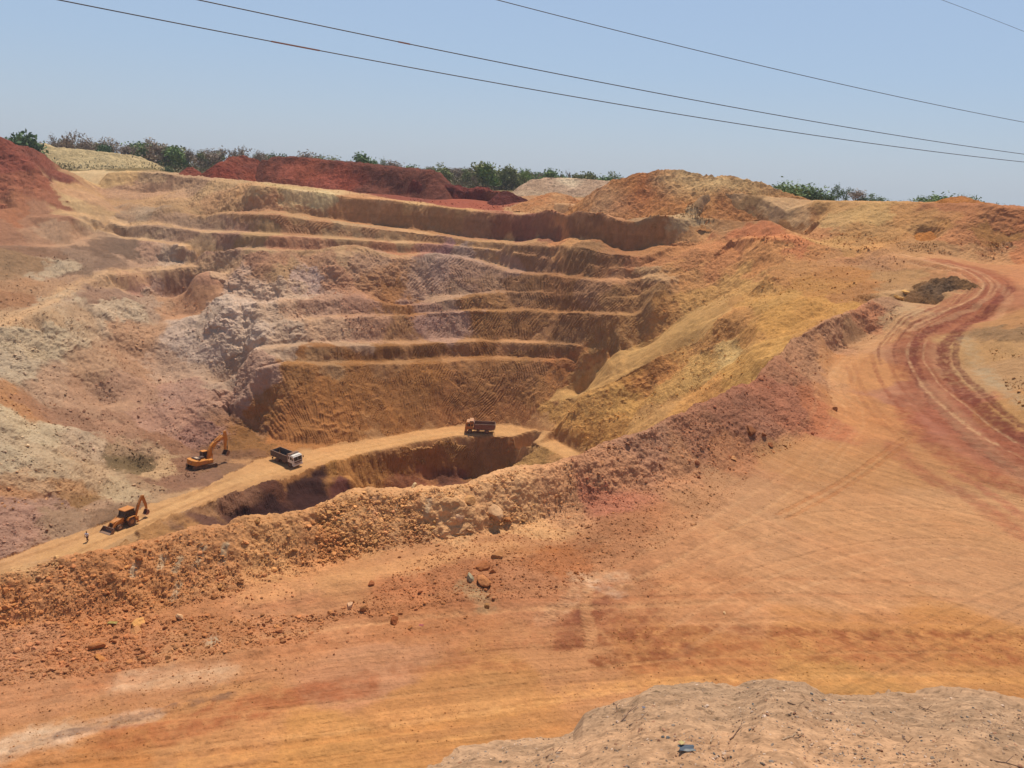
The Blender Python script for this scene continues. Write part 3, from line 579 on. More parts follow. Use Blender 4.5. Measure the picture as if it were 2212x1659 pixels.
# gullies on the far wall
disp -= steep * 0.10 * np.clip(fbm(along / 1.2, z / 14, y * 0, 1.0, 3, 940, ridged=True), 0, 1) * (AMP > .1)
far = np.clip((dcam - 40) / 60, 0, 1)
disp += AMP * (1 - .6 * np.clip(GOU / .28, 0, 1) * steep) * 0.45 * fbm(x, y, z, 0.45, 2, 300, 0.7) * (1 - 0.3 * far)
rr_ = np.hypot(x, y)
edge = np.clip((468 - rr_) / 20, 0, 1) * np.clip((rr_ - 7) / 3, 0, 1)
VX = (x + Nn[:, 0] * disp * edge * 0.8).reshape(VX.shape); VY = (y + Nn[:, 1] * disp * edge * 0.8).reshape(VX.shape); VZ = (z + (Nn[:, 2] * disp) * edge).reshape(VX.shape)
# ------------------------------------------------------------------ marks on the ground: tyre tracks, spilled soils, wet-looking red bands (soil colours, save the dark edge of the chute)
def seg_dist(px, py, A, B):
    ab = B - A; L = (ab ** 2).sum() + 1e-9
    t = np.clip(((px - A[0]) * ab[0] + (py - A[1]) * ab[1]) / L, 0, 1)
    return np.hypot(px - (A[0] + t * ab[0]), py - (A[1] + t * ab[1])), t
STR = [
 # picture polyline, half width m, colour, strength, softness, break-up, rut depth
 ([(2212,1010),(2120,950),(2040,870),(1985,800),(1960,760),(1975,720),(2050,690),(2130,650),(2160,610),(2120,585),(2040,565)],2.4,'98523A',.85,.7,.4,.0),
 ([(2240,1040),(2130,985),(2050,900),(1990,830),(1965,780),(1980,725),(2070,680),(2150,640)],.6,'7A382C',.85,.4,.5,.06),
 ([(2240,970),(2150,915),(2080,850),(2035,780),(2040,740),(2090,700),(2150,660),(2185,620)],.7,'7C3A2C',.9,.4,.5,.06),
 ([(2240,940),(2150,880),(2085,815),(2060,760),(2075,725)],.35,'74362C',.8,.4,.5,.05),
 ([(2212,1060),(2100,1020),(2010,960),(1960,900),(1940,860)],1.0,'A25A42',.75,.7,.5,0),
 ([(2212,1160),(2110,1080),(2020,1040),(1960,1000),(1930,960)],.9,'A45E46',.65,.7,.55,0),
 ([(2212,1120),(2150,1070),(2060,1020)],.5,'B05A4C',.5,.5,.5,0),
 ([(2000,830),(2060,900),(2140,980),(2230,1040)],.9,'D0A080',.45,.8,.5,0),
 ([(1945,690),(1900,740),(1850,770),(1815,790),(1805,830),(1820,870)],1.0,'DBA578',.5,.8,.4,0),
 ([(1830,790),(1850,850),(1890,900),(1960,960)],.25,'B0704A',.5,.3,.6,.04),
 ([(1845,785),(1865,845),(1905,895),(1975,955)],.25,'B0704A',.5,.3,.6,.04),
 ([(2125,600),(2150,620),(2130,650),(2080,675),(2010,700),(1960,715)],.5,'DCAA84',.5,.4,.5,0),
 ([(2050,570),(2140,598),(2190,640),(2150,690)],.6,'D8A884',.4,.5,.5,0),
 ([(1950,548),(2000,560),(2080,580)],.5,'DCA880',.6,.5,.3,0),
 ([(1950,945),(1850,1020),(1760,1070),(1680,1110)],.18,'B4764A',.7,.3,.5,.05),
 ([(1965,950),(1870,1025),(1780,1078),(1700,1120)],.18,'B4764A',.7,.3,.5,.05),
 ([(1540,1350),(1800,1320),(2020,1290),(2212,1285)],.5,'D09A70',.3,.8,.7,0),
 ([(1200,1400),(1340,1370),(1600,1355),(1800,1372),(2000,1370),(2250,1380)],.40,'8A4A2C',.7,.8,.85,.03),
 ([(1300,1425),(1500,1400),(1700,1390),(1900,1400),(2250,1410)],.5,'A05C38',.6,.8,.85,.02),
 ([(1350,1450),(1550,1425),(1750,1418),(1950,1420),(2250,1430)],.4,'A05C38',.6,.8,.85,.02),
 ([(1230,1375),(1265,1325),(1300,1270)],.8,'8A5038',.8,.9,.7,0),
 ([(1250,1340),(1290,1300)],.6,'7E4A3C',.7,.6,.8,0),
 ([(1380,1350),(1420,1300),(1400,1260)],.6,'96583C',.6,.7,.85,0),
 ([(1300,1432),(1440,1415)],.5,'80482A',.8,.7,.75,0),
 ([(1300,1340),(1390,1370),(1450,1400)],1.2,'8E5236',.75,.8,.7,0),
 ([(1280,1250),(1262,1300),(1275,1360),(1280,1400)],.3,'CE9A72',.55,.6,.4,.05),
 ([(1270,1255),(1230,1300),(1180,1340)],.5,'D0A88C',.5,.7,.6,0),
 ([(1250,1250),(1330,1245)],.7,'C8A690',.6,.8,.6,0),
 ([(1330,1280),(1280,1260)],.5,'C8AEA4',.5,.7,.6,0),
 ([(980,1430),(1100,1380),(1200,1360)],.8,'A8684A',.4,.8,.7,0),
 ([(860,1450),(1000,1440),(1120,1440)],.4,'9C5C3A',.55,.6,.7,0),
 # lower left: white spill, red band, tracks
 ([(280,1470),(380,1462),(470,1455)],.7,'D8B29A',.75,.9,.4,0),
 ([(0,1620),(60,1600),(130,1585)],.7,'D8BCAC',.85,.7,.4,0),
 ([(130,1590),(240,1560),(330,1545)],.45,'CFA894',.8,.5,.5,0),
 ([(250,1600),(400,1570),(550,1525),(700,1490),(780,1480)],.75,'A05A38',.75,.6,.5,0),
 ([(30,1620),(150,1580),(260,1560),(400,1520),(500,1500)],.22,'6E5450',.6,.4,.9,-.04),
 ([(380,1500),(480,1480),(560,1462)],.16,'7A4A34',.55,.4,.8,-.03),
 ([(0,1650),(120,1640),(300,1640)],.5,'B0703E',.5,.6,.6,0),
 ([(400,1650),(700,1600),(1000,1560),(1250,1500),(1500,1460),(2250,1470)],.3,'E0A262',.55,.6,.6,.02),
 ([(500,1670),(800,1630),(1050,1590)],.3,'E2A868',.5,.6,.6,.02),
 ([(600,1590),(900,1545),(1200,1490),(1400,1465)],.35,'DCA068',.5,.6,.7,.02),
 ([(0,1520),(200,1480),(500,1430),(800,1380),(1100,1340)],.25,'B0704A',.45,.6,.8,.03),
 ([(0,1480),(250,1440),(450,1400),(700,1375)],.25,'AE6C48',.4,.6,.8,.03),
 ([(0,1550),(200,1515),(500,1460),(900,1410)],.4,'D09A74',.35,.8,.6,0),
 ([(540,1290),(700,1255),(850,1230),(1000,1200),(1100,1180)],.7,'D29A6C',.6,.8,.3,-.05),
 ([(1000,1270),(1040,1290),(1050,1310)],.5,'A89478',.75,.7,.6,0),
 ([(1500,1130),(1620,1050),(1680,1000)],.8,'C49270',.4,.8,.5,0),
 ([(1100,1195),(1200,1185),(1300,1190)],.5,'A86838',.6,.7,.7,0),
 ([(1250,1190),(1290,1175)],.4,'8C5438',.6,.6,.7,0),
 ([(460,1385),(455,1380)],.35,'B0A89C',.7,.6,.8,0),
 ([(2080,730),(2110,790),(2150,830)],.7,'B8A48C',.45,.8,.7,0),
 ([(2120,800),(2180,850),(2212,880)],.7,'B0A08C',.45,.8,.7,0),
 # haul road in the pit
 ([(0,1235),(120,1190),(260,1148),(400,1085),(520,1035),(620,1006),(760,975),(900,945),(1030,928),(1130,936),(1230,978)],1.1,'DAAC7C',.5,.8,.4,0),
 ([(0,1222),(120,1178),(260,1136),(400,1075),(500,1035)],.3,'A87A52',.55,.4,.5,.06),
 ([(0,1243),(120,1202),(260,1158),(400,1093),(520,1045)],.3,'A87A52',.55,.4,.5,.06),
 ([(560,1030),(700,985),(850,955),(1000,935)],.3,'B8844E',.4,.5,.6,.03),
]
# side ramps, thin swept ledges, chute with scarp shade painted along its lower edge
for pl_, hw, hx in (([(0,698),(87,661),(150,621),(225,594),(300,583),(400,576),(430,574),(500,580)],2.2,'DAB08C'),([(142,458),(275,480),(437,499),(553,505),(678,512),(778,518),(900,525)],1.6,'D8AE86'),
   ([(150,465),(212,489),(265,512),(350,523),(437,535),(553,539),(678,544),(800,547),(903,549)],1.2,'CCA47E'),([(600,460),(753,483),(928,504),(1020,516),(1106,524),(1200,534),(1256,539)],.9,'CCA078'),
   ([(1028,563),(1106,585),(1193,594),(1293,605)],.7,'C09064'),([(665,688),(728,684),(903,677),(1000,672),(1106,668),(1200,673),(1318,679),(1381,677)],.7,'C49468'),
   ([(590,750),(640,744),(753,743),(903,740),(1000,735),(1106,736),(1200,740),(1256,746)],1.2,'CA9C78'),([(635,783),(665,787),(778,784),(928,778),(1050,774),(1106,772)],.9,'B88A60'),
   ([(1213,437),(1318,452),(1420,458),(1506,464)],.6,'C89C74'),([(1560,650),(1440,722),(1320,800),(1250,846)],2.6,'CDA068'),([(1575,640),(1500,683),(1400,742),(1300,806)],.35,'B48A50'),([(1250,862),(1320,826),(1400,790),(1470,745)],.6,'8E6030')):
    STR.append((pl_, hw * .8, hx, .75 if hw > 1.15 and pl_[0][0] < 200 else (.75 if hw > 2 else .32), .6, .45, 0))
for k_ in range(22):      # bars pressed by the crawler tracks
    for (ax_, ay_), (bx_, by_) in (((1278,1255),(1272,1395)),((1262,1255),(1180,1345))):
        t_ = k_ / 21; qx, qy = ax_ + (bx_ - ax_) * t_ + (-10 * math.sin(math.pi * t_) if bx_ > 1200 else 0), ay_ + (by_ - ay_) * t_
        STR.append(([(qx - 11, qy - 1), (qx + 11, qy + 1)], .05, 'A87450', .4, .6, .5, .03))
for pl_, hx in (([(440,1186),(420,1225)],'B4A290'),([(420,1225),(402,1260)],'C8865C'),([(487,1181),(478,1215)],'B4A290'),([(478,1215),(470,1251)],'C4825A'),([(390,1206),(378,1232)],'BCA894'),([(352,1202),(345,1225)],'BCA894'),([(290,1225),(285,1240)],'C0B0A0'),
   ([(386,1258),(371,1296)],'BCA490'),([(813,1082),(808,1125)],'C89070'),([(833,1127),(825,1160)],'C8865E'),([(863,1075),(858,1102)],'C8B4A0'),([(928,1082),(920,1115)],'C4A890'),([(738,1115),(733,1135)],'BCA894'),([(905,1062),(900,1090)],'C8885E'),([(40,1290),(25,1340)],'C8845C')):
    STR.append((pl_, .16, hx, .8, .5, .2, .03))
rs = np.random.default_rng(3)
PATHS = [([(2260,1010),(2120,935),(2030,858),(1985,800),(1968,760),(1983,724),(2058,687),(2135,645),(2158,612),(2120,588),(2040,567),(1960,551)], 15, 4.2, ('88482F','9C5A40','D6A884','A05A40','7E4230','C89068')),
 ([(1150,1330),(1480,1190),(1740,1030),(1850,910),(1812,830),(1832,782),(1900,738),(1990,700),(2080,665)], 9, 3.2, ('B4744E','D8A67C','B07250','DCAE88')),
 ([(-60,1560),(400,1475),(800,1405),(1200,1378),(1700,1352),(2280,1372)], 7, 4.5, ('AC6A48','9A5838','D2A078','B87850','A0603E')),
 ([(-60,1668),(500,1622),(1000,1562),(1500,1475),(2280,1462)], 8, 2.0, ('E0AA70','C07C44','E4B07C','B8743E')),
 ([(2270,1170),(2050,1120),(1800,1130),(1500,1200),(1250,1330)], 8, 4.5, ('D8A880','B87C54','DCB08C'))]
for path, n_, wd, cols_ in PATHS:
    w_p = hit([p[0] for p in path], [p[1] for p in path])
    for q_ in range(n_):
        o_ = rs.uniform(-wd, wd); a0 = rs.integers(0, max(1, len(path) - 4)); a1 = min(len(path), a0 + rs.integers(3, 8))
        if a1 - a0 < 3: continue
        sub_ = w_p[a0:a1]; tg = np.gradient(sub_[:, :2], axis=0); tg /= np.linalg.norm(tg, axis=1)[:, None]; nm = np.stack([-tg[:, 1], tg[:, 0]], 1)
        cx_h = cols_[rs.integers(0, len(cols_))]
        for dd_ in ((0, 1.9) if rs.uniform() < .6 else (0,)):
            W2 = sub_.copy(); W2[:, :2] += nm * (o_ + dd_)
            STR.append((W2, rs.uniform(.10, .24), cx_h, rs.uniform(.45, .8) * (1 if n_ == 15 else .30), .7, rs.uniform(.4, .9), .05 if n_ == 15 else .03, 1))
CV = COL
for pl_, hw, hx, st, so, bk, rut, *taper in STR:
    W_p = pl_ if isinstance(pl_, np.ndarray) else hit([p[0] for p in pl_], [p[1] for p in pl_])
    W_p = W_p[~np.isnan(W_p[:, 0])]
    if len(W_p) < 2: continue
    m = hw * 2.6 + 1
    sel = np.where((x > W_p[:, 0].min() - m) & (x < W_p[:, 0].max() + m) & (y > W_p[:, 1].min() - m) & (y < W_p[:, 1].max() + m) & (z > W_p[:, 2].min() - 5) & (z < W_p[:, 2].max() + 5))[0]
    if not len(sel): continue
    X, Y = x[sel], y[sel]
    dmin = np.full(len(sel), 1e9); rd_ = hw * 3 + 1
    if len(W_p) > 2:      # round the corners
        W_p = np.stack([np.interp(np.linspace(0, len(W_p) - 1, 5 * len(W_p)), np.arange(len(W_p)), W_p[:, c]) for c in range(3)], 1)
        for _ in range(6): W_p[1:-1] = (W_p[:-2] + 2 * W_p[1:-1] + W_p[2:]) / 4
    for a, b in zip(W_p[:-1, :2], W_p[1:, :2]):
        lo, hi_ = np.minimum(a, b) - rd_, np.maximum(a, b) + rd_
        k_ = np.where((X > lo[0]) & (X < hi_[0]) & (Y > lo[1]) & (Y < hi_[1]))[0]
        if len(k_): d, _ = seg_dist(X[k_], Y[k_], a, b); dmin[k_] = np.minimum(dmin[k_], d)
    nz_ = dmin < rd_; sel = sel[nz_]; X, Y, dmin = X[nz_], Y[nz_], dmin[nz_]
    if not len(sel): continue
    n = fbm(X, Y, X * 0, max(.5, hw * .9), 4, 700 + int(hw * 50), .6)
    dn = dmin + n * hw * (.35 + .8 * bk)
    f = np.clip(1 - (dn - hw * (1 - so * .6)) / (hw * so * 1.6 + .02), 0, 1); f = f * f * (3 - 2 * f)
    n2 = fbm(X, Y, X * 0, .5, 3, 777, .65)
    f2 = f * np.clip(1 - bk * (0.5 - n2 * 1.4), 0, 1) * st
    if taper:
        de = np.minimum(np.hypot(X - W_p[0, 0], Y - W_p[0, 1]), np.hypot(X - W_p[-1, 0], Y - W_p[-1, 1])); tp = np.clip(de / 5, 0, 1); f2 = f2 * tp; f = f * tp
    CV[sel] = CV[sel] * (1 - f2[:, None]) + lin(hx)[None] * f2[:, None]
    if rut:
        VZ.reshape(-1)[sel] -= (f * rut).astype(np.float32)
# lines that wheels and graders draw along the flats
flat = (np.abs(z - (CAMZ - 24.6)) < 1.3) & (y > 5)
fi = np.where(flat)[0]
# flow direction: around the bend centre to the right, straight (WSW-ENE) at the left
X, Y = x[fi], y[fi]
bc = hit([2212], [760])[0]
rb = np.hypot(X - bc[0], (Y - bc[1]))
left = np.clip((14 - X) / 9, 0, 1)
uL = Y - 0.22 * X + 0.004 * X * X
str1 = fbm(uL * 2.2, X * .06, X * 0, 1.0, 4, 810, .7); str2 = fbm(rb * 1.8, np.arctan2(Y - bc[1], X - bc[0]) * 3, X * 0, 1.0, 4, 820, .7)
s = str1 * left + str2 * (1 - left)
amp = np.clip(1 - AMP[fi] / .12, 0.15, 1)
sh = np.sign(s) * np.abs(s) ** .8
redl = np.clip((fbm(uL * 1.1, X * .03, X * 0, 1.0, 3, 830, .6) * left + fbm(rb * .9, np.arctan2(Y - bc[1], X - bc[0]) * 2, X * 0, 1.0, 3, 840, .6) * (1 - left)) - .12, 0, 1) * 1.6 * amp
CV[fi] = CV[fi] * (1 - redl[:, None] * .35) + (CV[fi] * np.array([.84, .66, .54])) * redl[:, None] * .35
CV[fi] *= (1 + (sh * .22 * amp))[:, None]
VZ.reshape(-1)[fi] += (s * .09 * amp).astype(np.float32)
# general drift of tone in the soils
m1 = fbm(x, y, z, 3.0, 5, 600, .6); m2 = fbm(x, y, z * 2.5, 14.0, 3, 620); m3 = fbm(x, y, z, .7, 3, 640, .7)
m4 = fbm(x, y, z, .28, 2, 650, .7) * np.clip(1.4 - dcam / 60, 0, 1)
sm_ = np.where((AMP < .09), .45, 1.0)
CV *= (1 + .16 * m1 * sm_ + .10 * m2 + .20 * m3 * sm_ + .22 * m4 * sm_)[:, None]
warm = (1 + .05 * fbm(x, y, z, 5.0, 3, 660))
CV[:, 0] *= warm; CV[:, 2] /= warm
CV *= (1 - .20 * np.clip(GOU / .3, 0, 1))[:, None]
CV[zr_] *= 1.03
gm = CV.mean(1, keepdims=True); CV = CV + (gm - CV) * .11
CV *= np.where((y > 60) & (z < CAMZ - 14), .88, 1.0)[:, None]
ALB = np.array([.92, .81, .585])
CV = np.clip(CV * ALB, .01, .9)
# ------------------------------------------------------------------ build the sheet
far_r = [500, 560, 650, 800, 1100, 1600, 2500, 5000]
VXf = np.concatenate([VX, (sx * np.array(far_r)[None])], 1); VYf = np.concatenate([VY, (cx_ * np.array(far_r)[None])], 1)
zf = np.tile(CAMZ - np.array([9.8, 11, 13.5, 17, 24, 35, 52, 100.]), (NP_, 1))
VZf = np.concatenate([VZ, zf], 1)
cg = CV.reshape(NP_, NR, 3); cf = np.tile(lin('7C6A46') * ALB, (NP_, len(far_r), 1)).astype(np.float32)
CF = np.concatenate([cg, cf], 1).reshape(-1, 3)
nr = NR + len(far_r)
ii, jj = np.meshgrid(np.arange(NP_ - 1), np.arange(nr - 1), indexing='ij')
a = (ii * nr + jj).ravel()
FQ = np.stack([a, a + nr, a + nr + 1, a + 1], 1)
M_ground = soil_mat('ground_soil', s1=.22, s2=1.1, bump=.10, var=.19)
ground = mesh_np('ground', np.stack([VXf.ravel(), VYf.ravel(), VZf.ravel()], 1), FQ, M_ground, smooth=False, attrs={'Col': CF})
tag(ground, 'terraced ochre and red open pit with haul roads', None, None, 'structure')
# height of the finished sheet, for things that stand on it
# ------------------------------------------------------------------ heights of the finished sheet
PHI_a = PHI; _VZ = VZ; _RR = RRow
def gz(X, Y):
    X = np.atleast_1d(np.asarray(X, float)); Y = np.atleast_1d(np.asarray(Y, float))
    out = np.empty(len(X)); a = np.arctan2(X, Y); r = np.hypot(X, Y)
    i = np.clip(np.searchsorted(PHI_a, a), 0, NP_ - 1)
    for k in range(len(X)):
        R = _RR[i[k]]; j = np.searchsorted(R, r[k])
        out[k] = _VZ[i[k], min(max(j, 0), NR - 1)]
    return out
# ------------------------------------------------------------------ tipped heaps: earth lying at its slope of rest along a ridge
def heap(name, label, crest, slope, col, cat='spoil heap', res=.45, lump=.5, paints=(), dents=(), top=0.0, group=None, rock=1.0, seed=5, base=-19):
    cw = np.array([pt(*q) for q in crest]); ext_ = max(3, (cw[:, 2].max() - (CAMZ - 19)) / slope)
    x0, x1 = cw[:, 0].min() - ext_, cw[:, 0].max() + ext_; y0, y1 = cw[:, 1].min() - ext_, cw[:, 1].max() + ext_
    xs = np.arange(x0, x1, res); ys = np.arange(y0, y1, res); X, Y = np.meshgrid(xs, ys)
    w1 = fbm(X, Y, X * 0, 7, 3, seed); w2 = fbm(X, Y, X * 0, 7, 3, seed + 31)
    Xw, Yw = X + w1 * 1.3, Y + w2 * 1.3
    Z = np.full(X.shape, -1e9)
    segs = list(zip(cw[:-1], cw[1:])) if len(cw) > 1 else [(cw[0], cw[0] + .01)]
    sl = slope * (1 + .18 * fbm(X, Y, X * 0, 12, 2, seed + 60))
    for a, b in segs:
        d, t = seg_dist(Xw, Yw, a[:2], b[:2]); Z = np.maximum(Z, a[2] + (b[2] - a[2]) * t - sl * np.maximum(d - top, 0))
    g = hz(X, Y)
    for px, py, R, h in dents:
        # the face point under that picture point
        dd = rays(px, py); tq = np.linspace(cw[:, 1].min() - 20, cw[:, 1].max() + 5, 160) / dd[1]
        P = dd[None] * tq[:, None]; P[:, 2] += CAMZ
        zi = np.array([Z[min(max(int((p[1] - y0) / res), 0), Z.shape[0] - 1), min(max(int((p[0] - x0) / res), 0), Z.shape[1] - 1)] for p in P])
        k = np.argmax(P[:, 2] < zi); p = P[k]
        Z = Z + h * np.exp(-((X - p[0]) ** 2 + (Y - p[1]) ** 2) / R ** 2)
    Z = Z + lump * (fbm(X, Y, Z * .6, 3.2, 4, seed + 90, .6) * 1.0 + .5 * rock * fbm(X, Y, Z * .6, 1.0, 2, seed + 97, .6, ridged=True))
    keep = (Z > g - 1.0) & (g > CAMZ + base)
    Z = np.maximum(Z, g - 1.2)
    idx = -np.ones(X.shape, int); near = keep.copy()
    near[1:] |= keep[:-1]; near[:-1] |= keep[1:]; near[:, 1:] |= keep[:, :-1]; near[:, :-1] |= keep[:, 1:]
    idx[near] = np.arange(near.sum())
    V = np.stack([X[near], Y[near], Z[near]], 1)
    a, b, c, d = idx[:-1, :-1], idx[:-1, 1:], idx[1:, 1:], idx[1:, :-1]
    ok = (a >= 0) & (b >= 0) & (c >= 0) & (d >= 0)
    Fq = np.stack([a[ok], b[ok], c[ok], d[ok]], 1)
    px_, py_, pz_ = V[:, 0], V[:, 1], V[:, 2]
    c0, c1 = lin(col[0]), lin(col[1])
    n = np.clip(.5 + .9 * fbm(px_, py_, pz_, 5, 4, seed + 120, .6), 0, 1)[:, None]
    Cc = c0[None] * (1 - n) + c1[None] * n
    if paints:
        # picture position of every vertex only serves to say which part of the heap a patch of other soil lies on
        for ppx, ppy, hx, R, st in paints:
            dd = rays(ppx, ppy); tq = np.linspace(cw[:, 1].min() - 25, cw[:, 1].max() + 5, 200) / dd[1]
            P = dd[None] * tq[:, None]; P[:, 2] += CAMZ
            ji = np.clip(((P[:, 1] - y0) / res).astype(int), 0, Z.shape[0] - 1); ii_ = np.clip(((P[:, 0] - x0) / res).astype(int), 0, Z.shape[1] - 1)
            k = np.argmax(P[:, 2] < Z[ji, ii_]); p = P[k]
            d = np.sqrt((px_ - p[0]) ** 2 + (py_ - p[1]) ** 2 + (pz_ - p[2]) ** 2) + R * .7 * fbm(px_, py_, pz_, R * .7, 3, seed + 140)
            f = np.clip(1.4 - d / R, 0, 1)[:, None] * st
            Cc = Cc * (1 - f) + lin(hx)[None] * f
    Cc = Cc * (1 + .16 * fbm(px_, py_, pz_, 1.2, 3, seed + 160, .6))[:, None]
    o = mesh_np(name, V, Fq, M_heap, attrs={'Col': np.clip(Cc * ALB, .01, .85)})
    tag(o, label, cat, group)
    return o
M_heap = soil_mat('heap_soil', s1=.5, s2=2.0, bump=.25, var=.25)
REDC = ('96463A', '843C30')
heap('spoil_bank', 'long cream coloured spoil bank below the trees at upper left', [(40,310,287),(75,315,288),(120,318,290),(180,323,292),(287,335,296),(302,339,297),(330,352,299),(350,361,300)], .62, ('CDBB9C', 'BCA888'), lump=.5, seed=23)
heap('spoil_heap', 'small pale tip showing above the dark red heap', [(90,309,300),(98,309,300)], .6, ('CDBB9C', 'C4B090'), lump=.3, seed=29)
heap('rubble_heap', 'small low red rubble heap left of the two large red ones', [(402,362,246),(412,361,246)], .75, ('A05C4E', '86483C'), lump=.5, rock=1.6, res=.4, seed=31, base=-11.6)
heap('rubble_heap', 'rounded red heap of broken rock at the left end of the long red stockpile', [(460,362,247),(480,347,249),(500,339,251),(522,337,252),(545,345,253),(570,352,254)], .8, ('A05C4C', '80463A'), lump=.55, rock=1.8, res=.4, paints=[(560,372,'74403A',5,.8),(560,386,'A45640',4,.7),(480,375,'863C30',5,.7)], seed=37, base=-11.6)
heap('stockpile', 'long flat topped dark red stockpile behind the upper rim', [(592,349,256),(612,341,257),(640,341,257),(700,347,257),(760,352,256),(820,358,254),(880,364,252),(905,367,250),(920,372,249)], .95, ('7C483C', '683C34'), lump=.6, rock=1.2, res=.4, top=4,
     paints=[(660,375,'A85A44',7,.6),(740,390,'A85240',6,.6),(620,370,'B4685A',4,.6),(700,400,'B0645A',5,.5)], dents=[(860,395,4,-4.5),(820,380,3.5,-3.5),(900,405,4,-4.5),(780,385,3,-2.5),(880,385,3,-3.5)], seed=41, base=-11.6)
heap('earth_heap', 'ragged maroon bank with dark undercut faces at the right end of the stockpile', [(905,392,246),(930,396,245),(955,398,245),(985,402,244),(1010,404,243),(1045,408,242),(1070,416,241)], 2.3, ('7E3C34', '6A302C'), lump=.8, res=.4, top=1.5, dents=[(935,420,3,-2.5),(1000,425,3,-2)], paints=[(1065,425,'A0644C',3,.8),(950,415,'5A2C28',5,.6)], seed=47, base=-11.6)
heap('earth_heap', 'small maroon heap just left of the pale gravel heap', [(1086,414,236),(1100,413,236),(1118,421,235),(1136,431,234)], .9, ('6E3630', '5C2C2A'), lump=.6, res=.4, seed=53, base=-11.6)
heap('gravel_heap', 'pale grey pink gravel heap with a flat top before the trees', [(1168,390,286),(1195,386,288),(1230,386,288),(1265,389,287),(1300,391,286),(1345,394,284)], .62, ('C4A89A', 'B09484'), lump=.4, rock=1.6, top=3, seed=59, paints=[(1230,388,'E0D0C0',5,.7)])
heap('gravel_heap', 'low grey gravel spread at the foot of the flat topped gravel heap', [(1120,412,262),(1160,411,262),(1200,416,260)], .5, ('C0A898', 'AC9484'), lump=.35, rock=1.5, seed=61)
heap('rubble_heap', 'low orange rubble mound on the rim left of the big tan hill', [(1165,424,226),(1185,418,226),(1203,417,225),(1228,423,224),(1250,434,222)], .5, ('B87C54', 'C49874'), lump=.45, rock=1.6, seed=67, base=-11.6)
heap('hill', 'big rounded tan and orange hill with a dark undercut right of centre', [(1265,432,205),(1290,410,206),(1330,388,206),(1380,376,205),(1425,368,205),(1448,367,204),(1470,369,204),(1500,376,203),(1560,380,202),(1610,388,201),(1655,399,200),(1705,421,198),(1750,433,197),(1790,440,195)], .82, ('C08A5C', 'A87450'), cat='hill', lump=.75, res=.4, rock=1.3,
     paints=[(1300,430,'BC9478',6,.6),(1330,445,'B89074',6,.5),(1400,400,'B87048',6,.6),(1460,395,'D0B08C',6,.7),(1520,400,'D4B890',7,.7),(1600,410,'D8BC94',7,.6),(1640,430,'BC9870',7,.6),(1700,450,'BC946C',7,.6),(1580,440,'A87048',5,.8),(1650,460,'A06840',6,.9),(1700,480,'8C5C34',6,.9),(1480,440,'C08858',7,.5),(1380,440,'B47450',6,.6),(1270,420,'B47840',5,.7)],
     dents=[(1400,415,4,-1.5),(1545,430,3,1.5)], seed=71, base=-11.6)
heap('rubble_heap', 'dark brown rubble heap inside the bend of the climbing road', [(2008,614,127),(2030,602,128),(2060,600,128),(2088,606,127),(2108,614,126)], .62, ('94704E', '78583E'), lump=.5, rock=1.8, res=.25, seed=79, paints=[(2030,630,'5E5048',4,.6)])
heap('earth_heap', 'small bright orange mound on top of the right hand rim', [(2030,434,172),(2060,427,172),(2082,424,172),(2105,431,171),(2135,440,170)], .5, ('B87C44', 'A86C3C'), lump=.35, seed=83)
# ------------------------------------------------------------------ broken rock
def ico(sub):
    t = (1 + 5 ** .5) / 2
    V = [(-1,t,0),(1,t,0),(-1,-t,0),(1,-t,0),(0,-1,t),(0,1,t),(0,-1,-t),(0,1,-t),(t,0,-1),(t,0,1),(-t,0,-1),(-t,0,1)]
    Fc = [(0,11,5),(0,5,1),(0,1,7),(0,7,10),(0,10,11),(1,5,9),(5,11,4),(11,10,2),(10,7,6),(7,1,8),(3,9,4),(3,4,2),(3,2,6),(3,6,8),(3,8,9),(4,9,5),(2,4,11),(6,2,10),(8,6,7),(9,8,1)]
    V = [np.array(v) / np.linalg.norm(v) for v in V]
    for _ in range(sub):
        mid = {}; nf = []
        def m(a, b):
            k = (min(a, b), max(a, b))
            if k not in mid: q = V[a] + V[b]; V.append(q / np.linalg.norm(q)); mid[k] = len(V) - 1
            return mid[k]
        for a, b, c in Fc:
            x1, x2, x3 = m(a, b), m(b, c), m(c, a); nf += [(a, x1, x3), (x1, b, x2), (x3, x2, c), (x1, x2, x3)]
        Fc = nf
    return np.array(V), np.array(Fc)
I0, I1, I2 = ico(0), ico(1), ico(2)
def rock_shape(base, seed, cut=.5, flat=.75):
    """a ball with planes struck off it"""
    r = np.random.default_rng(seed); V = base[0].copy()
    for _ in range(9):
        n = r.normal(size=3); n /= np.linalg.norm(n); o = r.uniform(cut, .9)
        d = V @ n; V = V - np.outer(np.maximum(d - o, 0), n)
    V *= (1, r.uniform(.6, .95), flat * r.uniform(.7, 1.1))
    V += .05 * fbm(V[:, 0] * 3 + seed, V[:, 1] * 3, V[:, 2] * 3, 1.0, 2, seed)[:, None]
    return V
ROCKS0 = [rock_shape(I0, 100 + k, .6) for k in range(10)]
ROCKS1 = [rock_shape(I1, 200 + k, .36) for k in range(12)]
